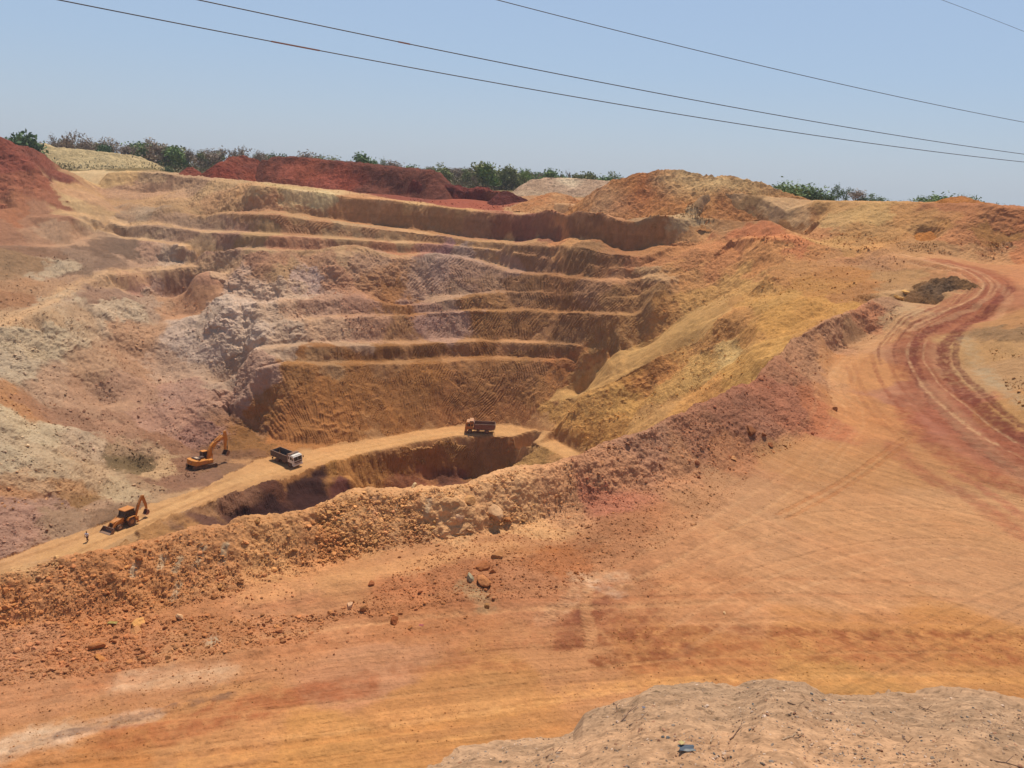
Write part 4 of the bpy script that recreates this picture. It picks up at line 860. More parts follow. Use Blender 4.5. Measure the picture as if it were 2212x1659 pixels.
def scatter(poly, n, smin, smax, p=2.6, patch=0, rng=RNG):
    """points spread over a stretch of ground, sizes many small and few large"""
    xs = [q[0] for q in poly]; ys = [q[1] for q in poly]
    px = rng.uniform(min(xs), max(xs), n * 3); py = rng.uniform(min(ys), max(ys), n * 3)
    k = in_poly(px, py, poly); px, py = px[k][:n], py[k][:n]
    P = hit(px, py); P = P[~np.isnan(P[:, 0])]
    if patch:
        nn = fbm(P[:, 0], P[:, 1], P[:, 0] * 0, patch, 3, 31) ; P = P[nn + rng.uniform(-.35, .35, len(P)) > -.02]
    u = rng.uniform(0, 1, len(P)); a = 1 - p
    s = (smin ** a + u * (smax ** a - smin ** a)) ** (1 / a)
    return P[:, :2], s
def build_rocks(name, parts_, label, tint=1.0, sink=.25):
    P = np.vstack([q[0] for q in parts_]); s = np.concatenate([q[1] for q in parts_]) * .5
    z = gz(P[:, 0], P[:, 1]); n = len(P)
    Q = np.column_stack([P, z]); col = idw(Q)[:, :3] * ALB
    VV, FF, CC = [], [], []; off_ = 0
    for shapes, base, sel in ((ROCKS0, I0, s < .13), (ROCKS1, I1, s >= .13)):
        ids = np.where(sel)[0]
        for k in range(len(shapes)):
            m = ids[k::len(shapes)]
            if not len(m): continue
            V = shapes[k]; a = RNG.uniform(0, 2 * math.pi, len(m)); b = RNG.uniform(-.6, .6, len(m))
            ca, sa, cb, sb = np.cos(a), np.sin(a), np.cos(b), np.sin(b)
            x_ = V[:, 0][None] * cb[:, None] + V[:, 2][None] * sb[:, None]; z_ = -V[:, 0][None] * sb[:, None] + V[:, 2][None] * cb[:, None]; y_ = np.repeat(V[:, 1][None], len(m), 0)
            X = x_ * ca[:, None] - y_ * sa[:, None]; Y = x_ * sa[:, None] + y_ * ca[:, None]
            sm = s[m][:, None]; W = np.stack([X * sm + P[m, 0][:, None], Y * sm + P[m, 1][:, None], z_ * sm + (z[m] + s[m] * (.45 - sink))[:, None]], -1)
            VV.append(W.reshape(-1, 3)); nb = len(V)
            FF.append((base[1][None] + (off_ + np.arange(len(m)) * nb)[:, None, None]).reshape(-1, 3)); off_ += nb * len(m)
            c = col[m] * (RNG.uniform(.68, 1.3, (len(m), 1)) * tint) * RNG.uniform(.96, 1.04, (len(m), 3))
            CC.append(np.repeat(c, nb, 0))
    o = mesh_np(name, np.vstack(VV), np.vstack(FF), M_rock, attrs={'Col': np.clip(np.vstack(CC), .01, .8)})
    return tag(o, label, None, None, 'stuff')
M_rock = soil_mat('rock_stone', s1=.08, s2=.4, bump=.03, var=.18)
bank = [(q[0], q[1] - 4) for q in CREST if 0 <= q[0]] + [(q[0] + (6 if q[0] > 1700 else 0), q[1] + 10) for q in reversed(TOE) if 0 <= q[0]]
verge = [(0,1340),(300,1320),(600,1245),(900,1180),(1300,1090),(1640,990),(1600,1060),(1450,1170),(1300,1230),(1100,1330),(700,1400),(400,1430),(0,1470)]
roads = [(0,1460),(700,1390),(1100,1330),(1500,1150),(1700,1000),(2212,1000),(2212,1480),(1500,1480),(1000,1600),(0,1659)]
build_rocks('rubble', [scatter(bank, 30000, .05, .55, 3.9), scatter(bank, 5000, .10, .55, 3.3, 3), scatter(verge, 7000, .04, .38, 3.0, 5), scatter([(950,1180),(1300,1092),(1640,988),(1600,1060),(1440,1180),(1300,1235),(1190,1290),(1000,1300),(850,1330),(700,1330),(800,1280)], 9000, .04, .30, 2.9), scatter([(0,1360),(330,1330),(560,1330),(760,1320),(640,1390),(300,1440),(0,1480)], 6000, .05, .45, 3.0), scatter(bank, 6000, .06, .3, 3.2, 1.5), scatter([(680,1092),(1000,1056),(1120,1022),(1130,1120),(900,1175),(690,1215)], 9000, .07, .45, 3.2)], 'loose broken rock along the bank of the pit and the verge beside it')
build_rocks('gravel', [scatter(roads, 13000, .025, .13, 3.2, 4), scatter(roads, 5000, .02, .06, 3.0), scatter([(1200,1260),(1470,1230),(1450,1440),(1180,1460)], 2600, .03, .16, 2.6, 1.5), scatter([(1300,1360),(2212,1340),(2212,1450),(1300,1450)], 1500, .03, .13, 2.6, 2), scatter([(0,1400),(800,1360),(700,1460),(0,1560)], 1200, .04, .18, 2.6, 3)], 'small stones strewn over the haul road by the rim', .82)
build_rocks('scree', [scatter([(0,620),(200,620),(460,650),(560,700),(500,1000),(330,1080),(0,1200)], 9000, .12, .9, 3.1, 9), scatter([(0,560),(200,540),(430,640),(560,700),(500,1000),(330,1080),(0,1200)], 12000, .12, .6, 3.3, 5), scatter([(1400,600),(1700,500),(1980,560),(1900,640),(1700,700),(1600,660),(1430,690)], 2600, .12, .6, 3.3, 7), scatter([(1520,710),(1640,700),(1600,820),(1300,950),(1180,920),(1260,865),(1400,795)], 1800, .12, .6, 3.3, 6),
   scatter([(560,560),(1000,560),(1080,700),(620,740)], 2500, .15, .7, 2.9, 7), scatter([(1090,430),(1500,440),(1560,475),(1080,460)], 2500, .2, .8, 2.8, 5), scatter([(1600,500),(2212,520),(2212,560),(1950,545),(1650,530)], 1500, .15, .7, 3.2, 5),
   scatter([(560,395),(1080,445),(1080,460),(560,405)], 900, .15, .6, 2.8), scatter([(2130,740),(2212,670),(2212,900),(2170,830)], 700, .1, .6, 2.6, 4)], 'fallen rock and scree on the slopes of the pit')
# single boulders one can point to: picture point, length m, height ratio, colour, label
BOULD = [
 (1062,1106,2.4,.30,'C8A286','long pale slab leaning on the bank, the largest stone on its crest',.5),
 (1012,1090,1.15,.7,'C0946C','round tan boulder touching the left side of the long pale slab',0),
 (990,1126,.95,.8,'CDA890','pale pink boulder just below the long slab on the bank',0),
 (895,1056,.55,1.1,'D8BC9C','small whitish block standing upright on the crest of the bank',0),
 (1022,1142,.5,.7,'C4A084','small grey pink stone right of the pale pink boulder',0),
 (1096,1124,.8,.4,'A87450','flat brown stone below the right end of the long slab',0),
 (1074,1205,.95,.8,'B07E5A','square brown boulder uppermost in the loose pile beside the near track',0),
 (1040,1226,1.2,.5,'A06848','wide dark brown boulder in the middle of the loose pile beside the near track',0),
 (1064,1238,.6,.9,'AC7858','upright brown stone at the right of the loose pile beside the near track',0),
 (1045,1262,1.4,.5,'B47C58','broad low rusty boulder in front of the loose pile beside the near track',0),
 (1016,1254,.7,.9,'A8A090','ash grey boulder left of the broad low rusty one',0),
 (1052,1310,.5,.8,'9C7450','brown stone below the grey patch at the road edge',0),
 (852,1340,.85,.55,'8C5438','dark brown boulder lying alone near the road edge left of centre',0),
 (787,1316,.55,.7,'B07C58','brown stone a little above and left of the lone dark boulder',0),
 (300,1345,1.5,.4,'D09C68','flat topped sandstone block at the foot of the bank on the left',.2),
 (292,1360,1.1,.3,'C48E68','thin slab lying in front of the flat topped sandstone block',.4),
 (756,1308,.6,.7,'D0A890','pale split stone among the loose rocks of the verge',0),
 (802,1262,.5,.8,'A4684A','reddish stone beside the smooth strip along the bank',0),
 (388,1337,.5,.9,'DDB494','small white cube shaped stone right of the flat topped block',0),
 (1620,937,1.5,.75,'8A5A40','big dark rusty boulder on the far end of the bank',0),
 (1583,990,1.3,.35,'BC8A66','low pale flat stone at the foot of the bank below the big rusty boulder',0),
 (1664,962,.9,.6,'9C6446','rust coloured boulder right of the big dark one at the bank foot',0),
 (1648,945,.7,.7,'8A563C','dark stone between the two rusty boulders at the bank foot',0),
 (1803,886,.6,.9,'96603E','dark stone alone at the corner where the bank meets the track',0),
 (1506,1002,.7,.6,'8C5840','dark stone near the bank foot, upper one of a loose trio',0),
 (1508,1034,.6,.7,'80503A','dark stone near the bank foot, middle one of a loose trio',0),
 (1424,1008,.5,.7,'8A5A44','dark stone half way up the bank below its purple stretch',0),
 (1565,1323,.22,.6,'E0BC98','tiny pale stone alone on the orange road right of the dark spill',0),
 (1938,640,2.2,.3,'D8A868','flat yellow slab at the left of the slabs below the dark heap',.2),
 (1962,632,2.6,.3,'DDB074','largest flat yellow slab beside the dark rubble heap',.1),
 (1985,642,1.7,.4,'CC9858','thick yellow slab touching the dark rubble heap',.3),
 (1950,648,1.6,.3,'D09E62','lowest of the flat yellow slabs below the dark heap',.5),
 (130,1400,.6,.5,'C89070','rounded pink stone on the verge at far left',0),
 (208,1398,1.0,.45,'B07450','low red brown boulder on the verge at lower left',0),
 (214,1418,.9,.35,'B87E50','long orange brown stone just in front of the low red brown boulder',0),
]
for k, (px, py, L_, hr, hx, lab, tilt) in enumerate(BOULD):
    P = hit([px], [py])[0]; zz = gz(P[0], P[1])[0]
    V = rock_shape(I2, 400 + k, .42, 1.0); V[:, 2] *= hr / max(.3, V[:, 2].ptp() / 2) if hasattr(V, 'ptp') else hr / max(.3, np.ptp(V[:, 2]) / 2)
    if hr <= .45: V[:, 1] *= .6
    V = V * L_ / 2
    V += (fbm(V[:, 0] * 6 / L_, V[:, 1] * 6 / L_, V[:, 2] * 6 / L_ + k, 1.0, 3, 500 + k) * .05 * L_)[:, None]
    c = np.tile(lin(hx) * ALB * 1.05, (len(V), 1)) * (1 + .12 * fbm(V[:, 0], V[:, 1], V[:, 2], .3 * L_, 3, 510 + k))[:, None]
    flat_ = hr <= .45
    o = mesh_np('slab' if flat_ else 'boulder', V, I2[1], M_rock, attrs={'Col': np.clip(c, .01, .9)})
    o.location = (P[0], P[1], zz + L_ * hr * .10); o.rotation_euler = (tilt * .35, tilt * .6, RNG.uniform(0, 6.28) if not tilt else -.9)
    tag(o, lab, 'slab' if flat_ else 'boulder')
# ------------------------------------------------------------------ the spoil mound the picture was taken from
EDGE = [(600,1790,3.0),(780,1700,4.3),(880,1659,5.0),(960,1628,5.6),(1040,1608,6.1),(1100,1602,6.3),(1150,1596,6.5),(1200,1588,6.8),(1240,1572,6.9),(1262,1540,7.0),(1290,1525,7.2),(1330,1516,7.4),(1372,1500,7.6),(1400,1482,7.8),(1450,1474,7.9),(1500,1470,8.0),(1560,1477,8.0),(1590,1482,8.0),(1630,1470,8.2),(1665,1464,8.4),(1740,1466,8.4),(1765,1478,8.3),(1785,1492,8.2),(1840,1494,8.1),(1900,1490,8.1),(1960,1492,8.0),(2000,1487,8.0),(2050,1482,8.0),(2090,1478,8.1),(2150,1484,8.0),(2212,1502,7.8),(2300,1530,7.5),(2450,1600,7.0)]
ew = np.array([pt(x_, y_, v_) for x_, y_, v_ in EDGE]); ea = np.arctan2(ew[:, 0], ew[:, 1]); er = np.hypot(ew[:, 0], ew[:, 1]); ez = ew[:, 2] - CAMZ
ea = np.concatenate([[-3.2, -1.2, -.62], ea, [ea[-1] + .25, 1.6, 3.2]]); er = np.concatenate([[3.0, 1.3, 1.7], er, [er[-1] - .6, 5, 3.0]]); ez = np.concatenate([[-1.9, -1.75, -2.1], ez, [ez[-1] + .5, -3, -1.9]])
def mound_base(a, r):
    e_r = np.interp(a, ea, er); e_z = np.interp(a, ea, ez)
    sr_ = sum(np.interp(a + q, ea, er) for q in np.linspace(-.16, .16, 9)) / 9; sz_ = sum(np.interp(a + q, ea, ez) for q in np.linspace(-.16, .16, 9)) / 9
    t = r / e_r; b_ = np.clip((t - .72) / .28, 0, 1); b_ = b_ * b_ * (3 - 2 * b_)
    e_z = sz_ * (1 - b_) + e_z * b_
    e_n = e_r * (1 + .022 * fbm(a * 30, r * 0, r * 0, 1.0, 4, 1090, .65))      # the crumbling lip
    inside = -1.65 + (e_z + 1.65) * (t ** 1.15)
    return inside - np.maximum(r - e_n, 0) * 2.2
inn = math.radians(2.2)
pa = np.concatenate([np.linspace(-math.pi, -math.radians(22), 60)[:-1], np.arange(-math.radians(22), math.radians(48), px_ang * 1.0), np.linspace(math.radians(48), math.pi, 60)[1:]])
rad = np.concatenate([np.linspace(0.15, 2.6, 24)[:-1], np.linspace(2.6, 9.0, 430), np.linspace(9.1, 20, 90)])
A_, R_2 = np.meshgrid(pa, rad, indexing='ij')
mx_, my_ = R_2 * np.sin(A_), R_2 * np.cos(A_)
mz_ = mound_base(A_, R_2) + CAMZ
nfade = np.clip((R_2 - .8) / 2.0, 0, 1)
mz_ = mz_ + nfade * (.15 * fbm(mx_, my_, mx_ * 0, 1.5, 4, 1000, .6) + .06 * fbm(mx_, my_, mx_ * 0, .38, 4, 1010, .66) + .016 * fbm(mx_, my_, mx_ * 0, .11, 3, 1020, .7) + .008 * fbm(mx_, my_, mx_ * 0, .04, 2, 1030))
mcol = np.clip(.5 + .9 * fbm(mx_, my_, mx_ * 0, 2.2, 4, 1040, .6), 0, 1)[..., None]
grit = np.clip(.5 + 1.3 * fbm(mx_, my_, mx_ * 0, .16, 4, 1050, .75), 0, 1)[..., None]
c_ = lin('C8A28A') * (1 - mcol) + lin('AE9484') * mcol
c_ = c_ * (.62 + .38 * grit)
spk = (fbm(mx_, my_, mx_ * 0, .05, 2, 1060, .6) > .52)[..., None]
c_ = np.where(spk, c_ * .62, c_)
na, nrr = A_.shape
ii, jj = np.meshgrid(np.arange(na - 1), np.arange(nrr - 1), indexing='ij'); a0 = (ii * nrr + jj).ravel()
M_mound = soil_mat('mound_soil', s1=.03, s2=.12, bump=.005, var=.22)
mnd = mesh_np('mound', np.stack([mx_.ravel(), my_.ravel(), mz_.ravel()], 1), np.stack([a0, a0 + nrr, a0 + nrr + 1, a0 + 1], 1), M_mound, attrs={'Col': np.clip(c_.reshape(-1, 3) * ALB * 1.0, .01, .9)})
tag(mnd, 'grey pink spoil mound in the near foreground', None, None, 'structure')
def mz_at(X, Y):
    a = np.arctan2(X, Y); r = np.hypot(X, Y); i = np.clip(np.searchsorted(pa, a), 0, na - 1); j = np.clip(np.searchsorted(rad, r), 0, nrr - 1)
    return mz_[i, j]
def mound_hit(px, py):
    d = rays(px, py); h = math.hypot(d[0], d[1]); a = math.atan2(d[0], d[1])
    for r in np.arange(1.5, 12, .02):
        if d[2] / h * r + CAMZ <= mz_at(r * d[0] / h, r * d[1] / h): return np.array([r * d[0] / h, r * d[1] / h, mz_at(r * d[0] / h, r * d[1] / h)])
    return None
# chips and crumbs on it
poly_m = [(900,1659),(1100,1605),(1250,1560),(1300,1525),(1420,1485),(1500,1475),(1740,1470),(1800,1500),(2150,1490),(2212,1510),(2212,1659)]
pxm = RNG.uniform(880, 2212, 9000); pym = RNG.uniform(1465, 1659, 9000); kk = in_poly(pxm, pym, poly_m)
pxm, pym = pxm[kk], pym[kk]
dens = fbm(pxm / 90, pym / 40, pxm * 0, 1.0, 3, 77); kk = dens + RNG.uniform(-.5, .5, len(pxm)) > 0; pxm, pym = pxm[kk], pym[kk]
VV, FF, CC = [], [], []; o_ = 0
chipc = [lin(h) for h in ('7A6656', '96785F', 'B89A80', '8C7A6A', 'A87A5C', 'C8AA90', '86604A', '5E5C58')]
nchip = 0
for qx, qy in zip(pxm, pym):
    h_ = mound_hit(qx, qy)
    if h_ is None or math.hypot(h_[0], h_[1]) > 8.9: continue
    s_ = min(.024, .0045 * (RNG.uniform() + .02) ** -.5)
    V = ROCKS0[nchip % 10] * s_ * np.array([1, RNG.uniform(.5, 1), RNG.uniform(.3, .8)]); a = RNG.uniform(0, 6.28)
    V = np.stack([V[:, 0] * math.cos(a) - V[:, 1] * math.sin(a), V[:, 0] * math.sin(a) + V[:, 1] * math.cos(a), V[:, 2]], 1) + h_ + np.array([0, 0, s_ * .2])
    VV.append(V); FF.append(I0[1] + o_); o_ += 12; CC.append(np.tile(chipc[RNG.integers(0, 8)] * RNG.uniform(.7, 1.3), (12, 1))); nchip += 1
    if nchip > 5200: break
tag(mesh_np('grit', np.vstack(VV), np.vstack(FF), M_rock, attrs={'Col': np.clip(np.vstack(CC), .01, .8)}), 'stone chips and crumbs strewn over the near mound', None, None, 'stuff')

# dry twigs
def tube(P, r0, r1, n=5):
    P = [np.array(p, float) for p in P]; V, Fc = [], []
    for i, p in enumerate(P):
        t = (P[min(i + 1, len(P) - 1)] - P[max(i - 1, 0)]); t /= np.linalg.norm(t) + 1e-9
        u = np.cross(t, [0, 0, 1.0]); 
        if np.linalg.norm(u) < .1: u = np.cross(t, [1.0, 0, 0])
        u /= np.linalg.norm(u); v = np.cross(t, u); r = r0 + (r1 - r0) * i / (len(P) - 1)
        for k in range(n):
            a = 2 * math.pi * k / n; V.append(p + r * (math.cos(a) * u + math.sin(a) * v))
    for i in range(len(P) - 1):
        for k in range(n):
            Fc.append((i * n + k, i * n + (k + 1) % n, (i + 1) * n + (k + 1) % n, (i + 1) * n + k))
    Fc.append(tuple(range(n))[::-1]); Fc.append(tuple(range((len(P) - 1) * n, len(P) * n)))
    return V, Fc
M_twig = paint('dry_wood', '5A4436', .9, .2)
M_twig2 = paint('pale_dry_wood', 'A88C6C', .9, .1)
TW = [(1700,1520,1745,1532,'short dark twig near the crest of the mound, left of the dip'),(1985,1528,2030,1545,'dark twig on the mound close to its right crest'),(1950,1595,1975,1628,'thin crooked twig standing out on the right part of the mound'),
 (2140,1645,2200,1659,'thick dark stick cut by the bottom edge of the view at right'),(1575,1600,1602,1575,'straight brown stick left of the blue wrapper'),(1535,1608,1556,1560,'pale leaning stalk left of the blue wrapper'),(1340,1560,1375,1530,'dark twig in the tangle at the left crest of the mound'),
 (1360,1570,1400,1548,'second dark twig crossing the tangle at the left crest of the mound'),(1325,1520,1350,1560,'short grey twig at the steep left shoulder of the mound'),(1850,1590,1900,1602,'thin dry stem flat on the middle of the mound'),(1690,1600,1730,1590,'thin dry stem right of the blue wrapper'),(1180,1640,1215,1625,'small dry twig low on the left of the mound')]
for k, (x0_, y0_, x1_, y1_, lab) in enumerate(TW):
    a_, b_ = mound_hit(x0_, y0_), mound_hit(x1_, y1_)
    if a_ is None or b_ is None: continue
    L_ = np.linalg.norm(b_ - a_)
    if L_ > .7: b_ = a_ + (b_ - a_) * .7 / L_; L_ = .7
    P = [a_ + (b_ - a_) * t + np.array([RNG.uniform(-.007, .007), RNG.uniform(-.007, .007), .008 + RNG.uniform(0, .01)]) for t in np.linspace(0, 1, 5)]
    V, Fc = tube(P, .006, .003)
    V2, F2 = tube([P[2], P[2] + (b_ - a_) * .2 + np.array([.04, .05, .03])], .003, .0015); F2 = [tuple(i + len(V) for i in f) for f in F2]
    o = mesh_np('twig', np.array(V + V2), Fc + F2, M_twig2 if k in (5, 9, 10) else M_twig); tag(o, lab, 'twig', 'dry twigs on the mound')
# litter
def crumple(w_, h_, seed, n=12):
    V, Fc = [], []
    for j in range(n):
        for i in range(n):
            u, v = i / (n - 1) - .5, j / (n - 1) - .5
            V.append((u * w_ * (1 + .1 * math.sin(v * 9 + seed)), v * h_, 0))
    V = np.array(V); V[:, 2] = .16 * h_ * fbm(V[:, 0] / w_ * 3, V[:, 1] / h_ * 3, V[:, 0] * 0 + seed, 1.0, 3, seed) + .12 * h_
    top_ = len(V); V = np.vstack([V, V - np.array([0, 0, .06 * h_])])
    for j in range(n - 1):
        for i in range(n - 1):
            a = j * n + i; Fc.append((a, a + 1, a + n + 1, a + n)); Fc.append((a + top_, a + n + top_, a + n + 1 + top_, a + 1 + top_))
    rim = [i for i in range(n)] + [j * n + n - 1 for j in range(1, n)] + [(n - 1) * n + i for i in range(n - 2, -1, -1)] + [j * n for j in range(n - 2, 0, -1)]
    for a, b in zip(rim, rim[1:] + rim[:1]): Fc.append((b, a, a + top_, b + top_))
    return V, Fc
def foil(name, hx, hx2, rough=.3, scale=9):
    m, nt, b = new_mat(name); N = nt.nodes; L = nt.links
    tc = N.new('ShaderNodeTexCoord'); n = N.new('ShaderNodeTexNoise'); n.inputs['Scale'].default_value = scale; L.new(tc.outputs['Object'], n.inputs['Vector'])
    r = N.new('ShaderNodeValToRGB'); r.color_ramp.elements[0].position = .48; r.color_ramp.elements[1].position = .56
    r.color_ramp.elements[0].color = (*lin(hx), 1); r.color_ramp.elements[1].color = (*lin(hx2), 1)
    L.new(n.outputs[0], r.inputs['Fac']); L.new(r.outputs[0], b.inputs['Base Color']); b.inputs['Roughness'].default_value = rough
    return m
h_ = mound_hit(1482, 1624)
V, Fc = crumple(.11, .055, 5); o = mesh_np('wrapper', V, Fc, foil('wrapper_foil', '4A525A', '7E7E78', .85), smooth=True); o.location = h_ + np.array([0, 0, .01]); o.rotation_euler = (.1, .05, .1)
tag(o, 'crumpled blue snack wrapper lying on the mound at bottom centre right', 'wrapper')
V, Fc = crumple(.045, .03, 9, 6); o2 = mesh_np('wrapper_corner', V, Fc, paint('yellow_foil', 'A89A5C', .7, .3), parent=o); o2.location = (-.03, .035, .015); o2.rotation_euler = (0, .2, .6)
P = hit([910], [1353])[0]; V, Fc = crumple(.24, .16, 13, 8); o = mesh_np('plastic_scrap', V, Fc, paint('crimson_plastic', '8C2430', .7, .25)); o.location = (P[0], P[1], gz(P[0], P[1])[0] + .03)
tag(o, 'crimson scrap of plastic on the orange road edge', 'litter')
P = hit([243], [1345])[0]; V, Fc = crumple(.5, .18, 17, 8); o = mesh_np('plastic_scrap', V, Fc, paint('yellow_plastic', '96822E', .7, .3)); o.location = (P[0], P[1], gz(P[0], P[1])[0] + .08)
tag(o, 'yellow scrap of plastic at the foot of the bank left of the sandstone block', 'litter')
for (qx, qy), lab in (((1390, 1532), 'small blue chip in the tangle on the left shoulder of the mound'),):
    h_ = mound_hit(qx, qy)
    if h_ is not None:
        V, Fc = crumple(.03, .025, 21, 5); o = mesh_np('plastic_chip', V, Fc, paint('blue_plastic', '44586C', .8, .3)); o.location = h_ + np.array([0, 0, .01]); tag(o, lab, 'litter')

# ------------------------------------------------------------------ overhead cables
M_cable = paint('cable_black', '2A2424', .6, .1)
M_sleeve = paint('cable_sleeve', '7A4430', .6, .3)
def cable(p0, pm, p1, Y0, Ym, Y1, r, lab, sleeve=None):
    a, m, b = pt(*p0, Y0), pt(*pm, Ym), pt(*p1, Y1)
    # parabola through the three points, carried on past both ends of the view
    T_ = np.linspace(-.35, 1.6, 80); tm = np.linalg.norm((m - a)[:2]) / np.linalg.norm((b - a)[:2])
    z2 = ((m[2] - a[2]) / tm - (b[2] - a[2])) / (tm - 1); z1 = (b[2] - a[2]) - z2
    P = [np.array([a[0] + (b[0] - a[0]) * t, a[1] + (b[1] - a[1]) * t, a[2] + z1 * t + z2 * t * t]) for t in T_]
    V, Fc = tube(P, r, r, 6); o = mesh_np('power_cable', np.array(V), Fc, M_cable, smooth=True); tag(o, lab, 'cable', 'overhead cables crossing the sky')
    if sleeve:
        tt_ = np.linspace(sleeve[0], sleeve[1], 8)
        P = [np.array([a[0] + (b[0] - a[0]) * t, a[1] + (b[1] - a[1]) * t, a[2] + z1 * t + z2 * t * t]) for t in tt_]
        V, Fc = tube(P, r * 1.5, r * 1.5, 6); mesh_np('sleeve', np.array(V), Fc, M_sleeve, parent=o)
def mid(p, q, X, bow): t = (X - p[0]) / (q[0] - p[0]); return (X, p[1] + (q[1] - p[1]) * t + bow)
def solve_t(p, q, Y0, Y1, X):
    a, b = pt(*p, Y0), pt(*q, Y1)
    for t in np.linspace(-.3, 1.5, 400):
        w_ = a + (b - a) * t; dd = w_ - np.array([0, 0, CAMZ]); px_ = CX + F * (dd @ R_) / (dd @ W_)
        if px_ >= X: return t
    return 1
def cab(p, q, m, Y0, Y1, r, lab, sl=None):
    tm = solve_t(p, q, Y0, Y1, m[0]); Ym = Y0 + (Y1 - Y0) * tm
    s_ = [solve_t(p, q, Y0, Y1, x_) for x_ in sl] if sl else None
    cable(p, m, q, Y0, Ym, Y1, r, lab, s_)
cab((128, 0), (2212, 350), (1106, 185.5), 26, 52, .019, 'lowest overhead cable, with a long brown sleeve left of centre', (580, 682))
cab((430, 0), (2212, 333), (1106, 140), 27, 54, .019, 'second lowest overhead cable, with a short brown sleeve', (852, 882))
cab((1075, 0), (2212, 264), (1560, 122), 38, 58, .018, 'highest of the three dark cables, entering the sky at top centre')
cab((2030, -2), (2212, 68), (2120, 32), 62, 70, .013, 'faint thin cable cutting only the top right corner of the sky')
# ------------------------------------------------------------------ machine building kit (x forward, y left, z up)
class MB:
    def __init__(s): s.V, s.F = [], []
    def add(s, V, Fc):
        o = len(s.V); s.V += [tuple(map(float, v)) for v in V]; s.F += [tuple(i + o for i in f) for f in Fc]; return s
    def box(s, x0, x1, y0, y1, z0, z1, ch=.0):
        if ch <= 0:
            V = [(x, y, z) for x in (x0, x1) for y in (y0, y1) for z in (z0, z1)]
            return s.add(V, [(0, 1, 3, 2), (4, 6, 7, 5), (0, 4, 5, 1), (2, 3, 7, 6), (0, 2, 6, 4), (1, 5, 7, 3)])
        # chamfered: stacked outline
        def ring(i, z): return [(x0 + i, y0, z), (x1 - i, y0, z), (x1, y0 + i, z), (x1, y1 - i, z), (x1 - i, y1, z), (x0 + i, y1, z), (x0, y1 - i, z), (x0, y0 + i, z)]
        def inner(z): return [(x + (ch if x < (x0 + x1) / 2 else -ch) * .7, y + (ch if y < (y0 + y1) / 2 else -ch) * .7, z) for x, y, _ in ring(ch, z)]
        R = [inner(z0), ring(ch, z0 + ch), ring(ch, z1 - ch), inner(z1)]
        V = [p for r in R for p in r]; Fc = [tuple(range(8))[::-1], tuple(range(24, 32))]
        for k in range(3):
            for i in range(8): Fc.append((k * 8 + i, k * 8 + (i + 1) % 8, (k + 1) * 8 + (i + 1) % 8, (k + 1) * 8 + i))
        return s.add(V, Fc)
    def prism(s, prof, y0, y1):
        """profile in x,z (counter-clockwise seen from -y) pushed from y0 to y1"""
        n = len(prof); V = [(x, y0, z) for x, z in prof] + [(x, y1, z) for x, z in prof]
        Fc = [tuple(range(n)), tuple(range(n, 2 * n))[::-1]] + [(i, i + n, (i + 1) % n + n, (i + 1) % n) for i in range(n)]
        return s.add(V, Fc)
    def cyl(s, c, r, h, axis='y', n=20, r2=None):
        r2 = r if r2 is None else r2; V = []
        for k, (rr_, hh) in enumerate(((r, -h / 2), (r2, h / 2))):
            for i in range(n):
                a = 2 * math.pi * i / n; u, v = rr_ * math.cos(a), rr_ * math.sin(a)
                V.append({'y': (c[0] + u, c[1] + hh, c[2] + v), 'x': (c[0] + hh, c[1] + u, c[2] + v), 'z': (c[0] + u, c[1] + v, c[2] + hh)}[axis])
        return s.add(V, [tuple(range(n))[::-1], tuple(range(n, 2 * n))] + [(i, (i + 1) % n, (i + 1) % n + n, i + n) for i in range(n)])
    def bar(s, a, b, w, h=None):
        h = h or w; a, b = np.array(a, float), np.array(b, float); t = b - a; t /= np.linalg.norm(t)
        u = np.cross(t, [0, 0, 1.]); u = np.array([0, 1., 0]) if np.linalg.norm(u) < .05 else u / np.linalg.norm(u); v = np.cross(u, t)
        V = [p + u * i * w / 2 + v * j * h / 2 for p in (a, b) for i, j in ((-1, -1), (1, -1), (1, 1), (-1, 1))]
        return s.add(V, [(0, 1, 2, 3), (7, 6, 5, 4), (0, 4, 5, 1), (1, 5, 6, 2), (2, 6, 7, 3), (3, 7, 4, 0)])
    def tb(s, P, r, n=8): V, Fc = tube(P, r, r, n); return s.add(V, Fc)
    def build(s, name, mat, parent=None, label=None, bevel=0):
        o = mesh_np(name, np.array(s.V), s.F, mat, parent)
        bm_fix(o)
        if bevel:
            m = o.modifiers.new('bevel', 'BEVEL'); m.width = bevel; m.segments = 2; m.limit_method = 'ANGLE'
        if label: o['label'] = label
        return o
import bmesh
def bm_fix(o):
    bm = bmesh.new(); bm.from_mesh(o.data); bmesh.ops.recalc_face_normals(bm, faces=bm.faces); bm.to_mesh(o.data); bm.free()
M_rub = paint('tyre_rubber', '2E2823', .9, .75, 0, '8C6244'); M_dark = paint('dark_steel', '2A2624', .6, .5); M_steel = paint('worn_steel', '6A5A50', .5, .5, .3)
M_glass = paint('cab_glass', '1A2226', .12, .12); M_white = paint('white_paint', 'E4DCCC', .45, .2); M_cream = paint('cream_paint', 'C4A684', .6, .4)
M_orange = paint('orange_paint', 'C07020', .5, .5); M_yel = paint('yellow_paint', 'CC7E18', .5, .3); M_yel2 = paint('loader_yellow', 'C07418', .5, .4); M_brown = paint('rusty_body', '8E5C40', .7, .6, 0, '94604A')
M_roof = paint('faded_orange_paint', 'B88458', .6, .5); M_grey = paint('grey_body', '4E4640', .7, .45, 0, '7C5C48'); M_blue = paint('blue_grey_paint', '3E5660', .5, .4); M_rim = paint('wheel_rim', 'B0783C', .6, .5); M_chrome = paint('ram_rod', 'C8C0B4', .25, .1, .6); M_black = paint('black_trim', '17161A', .6, .25)
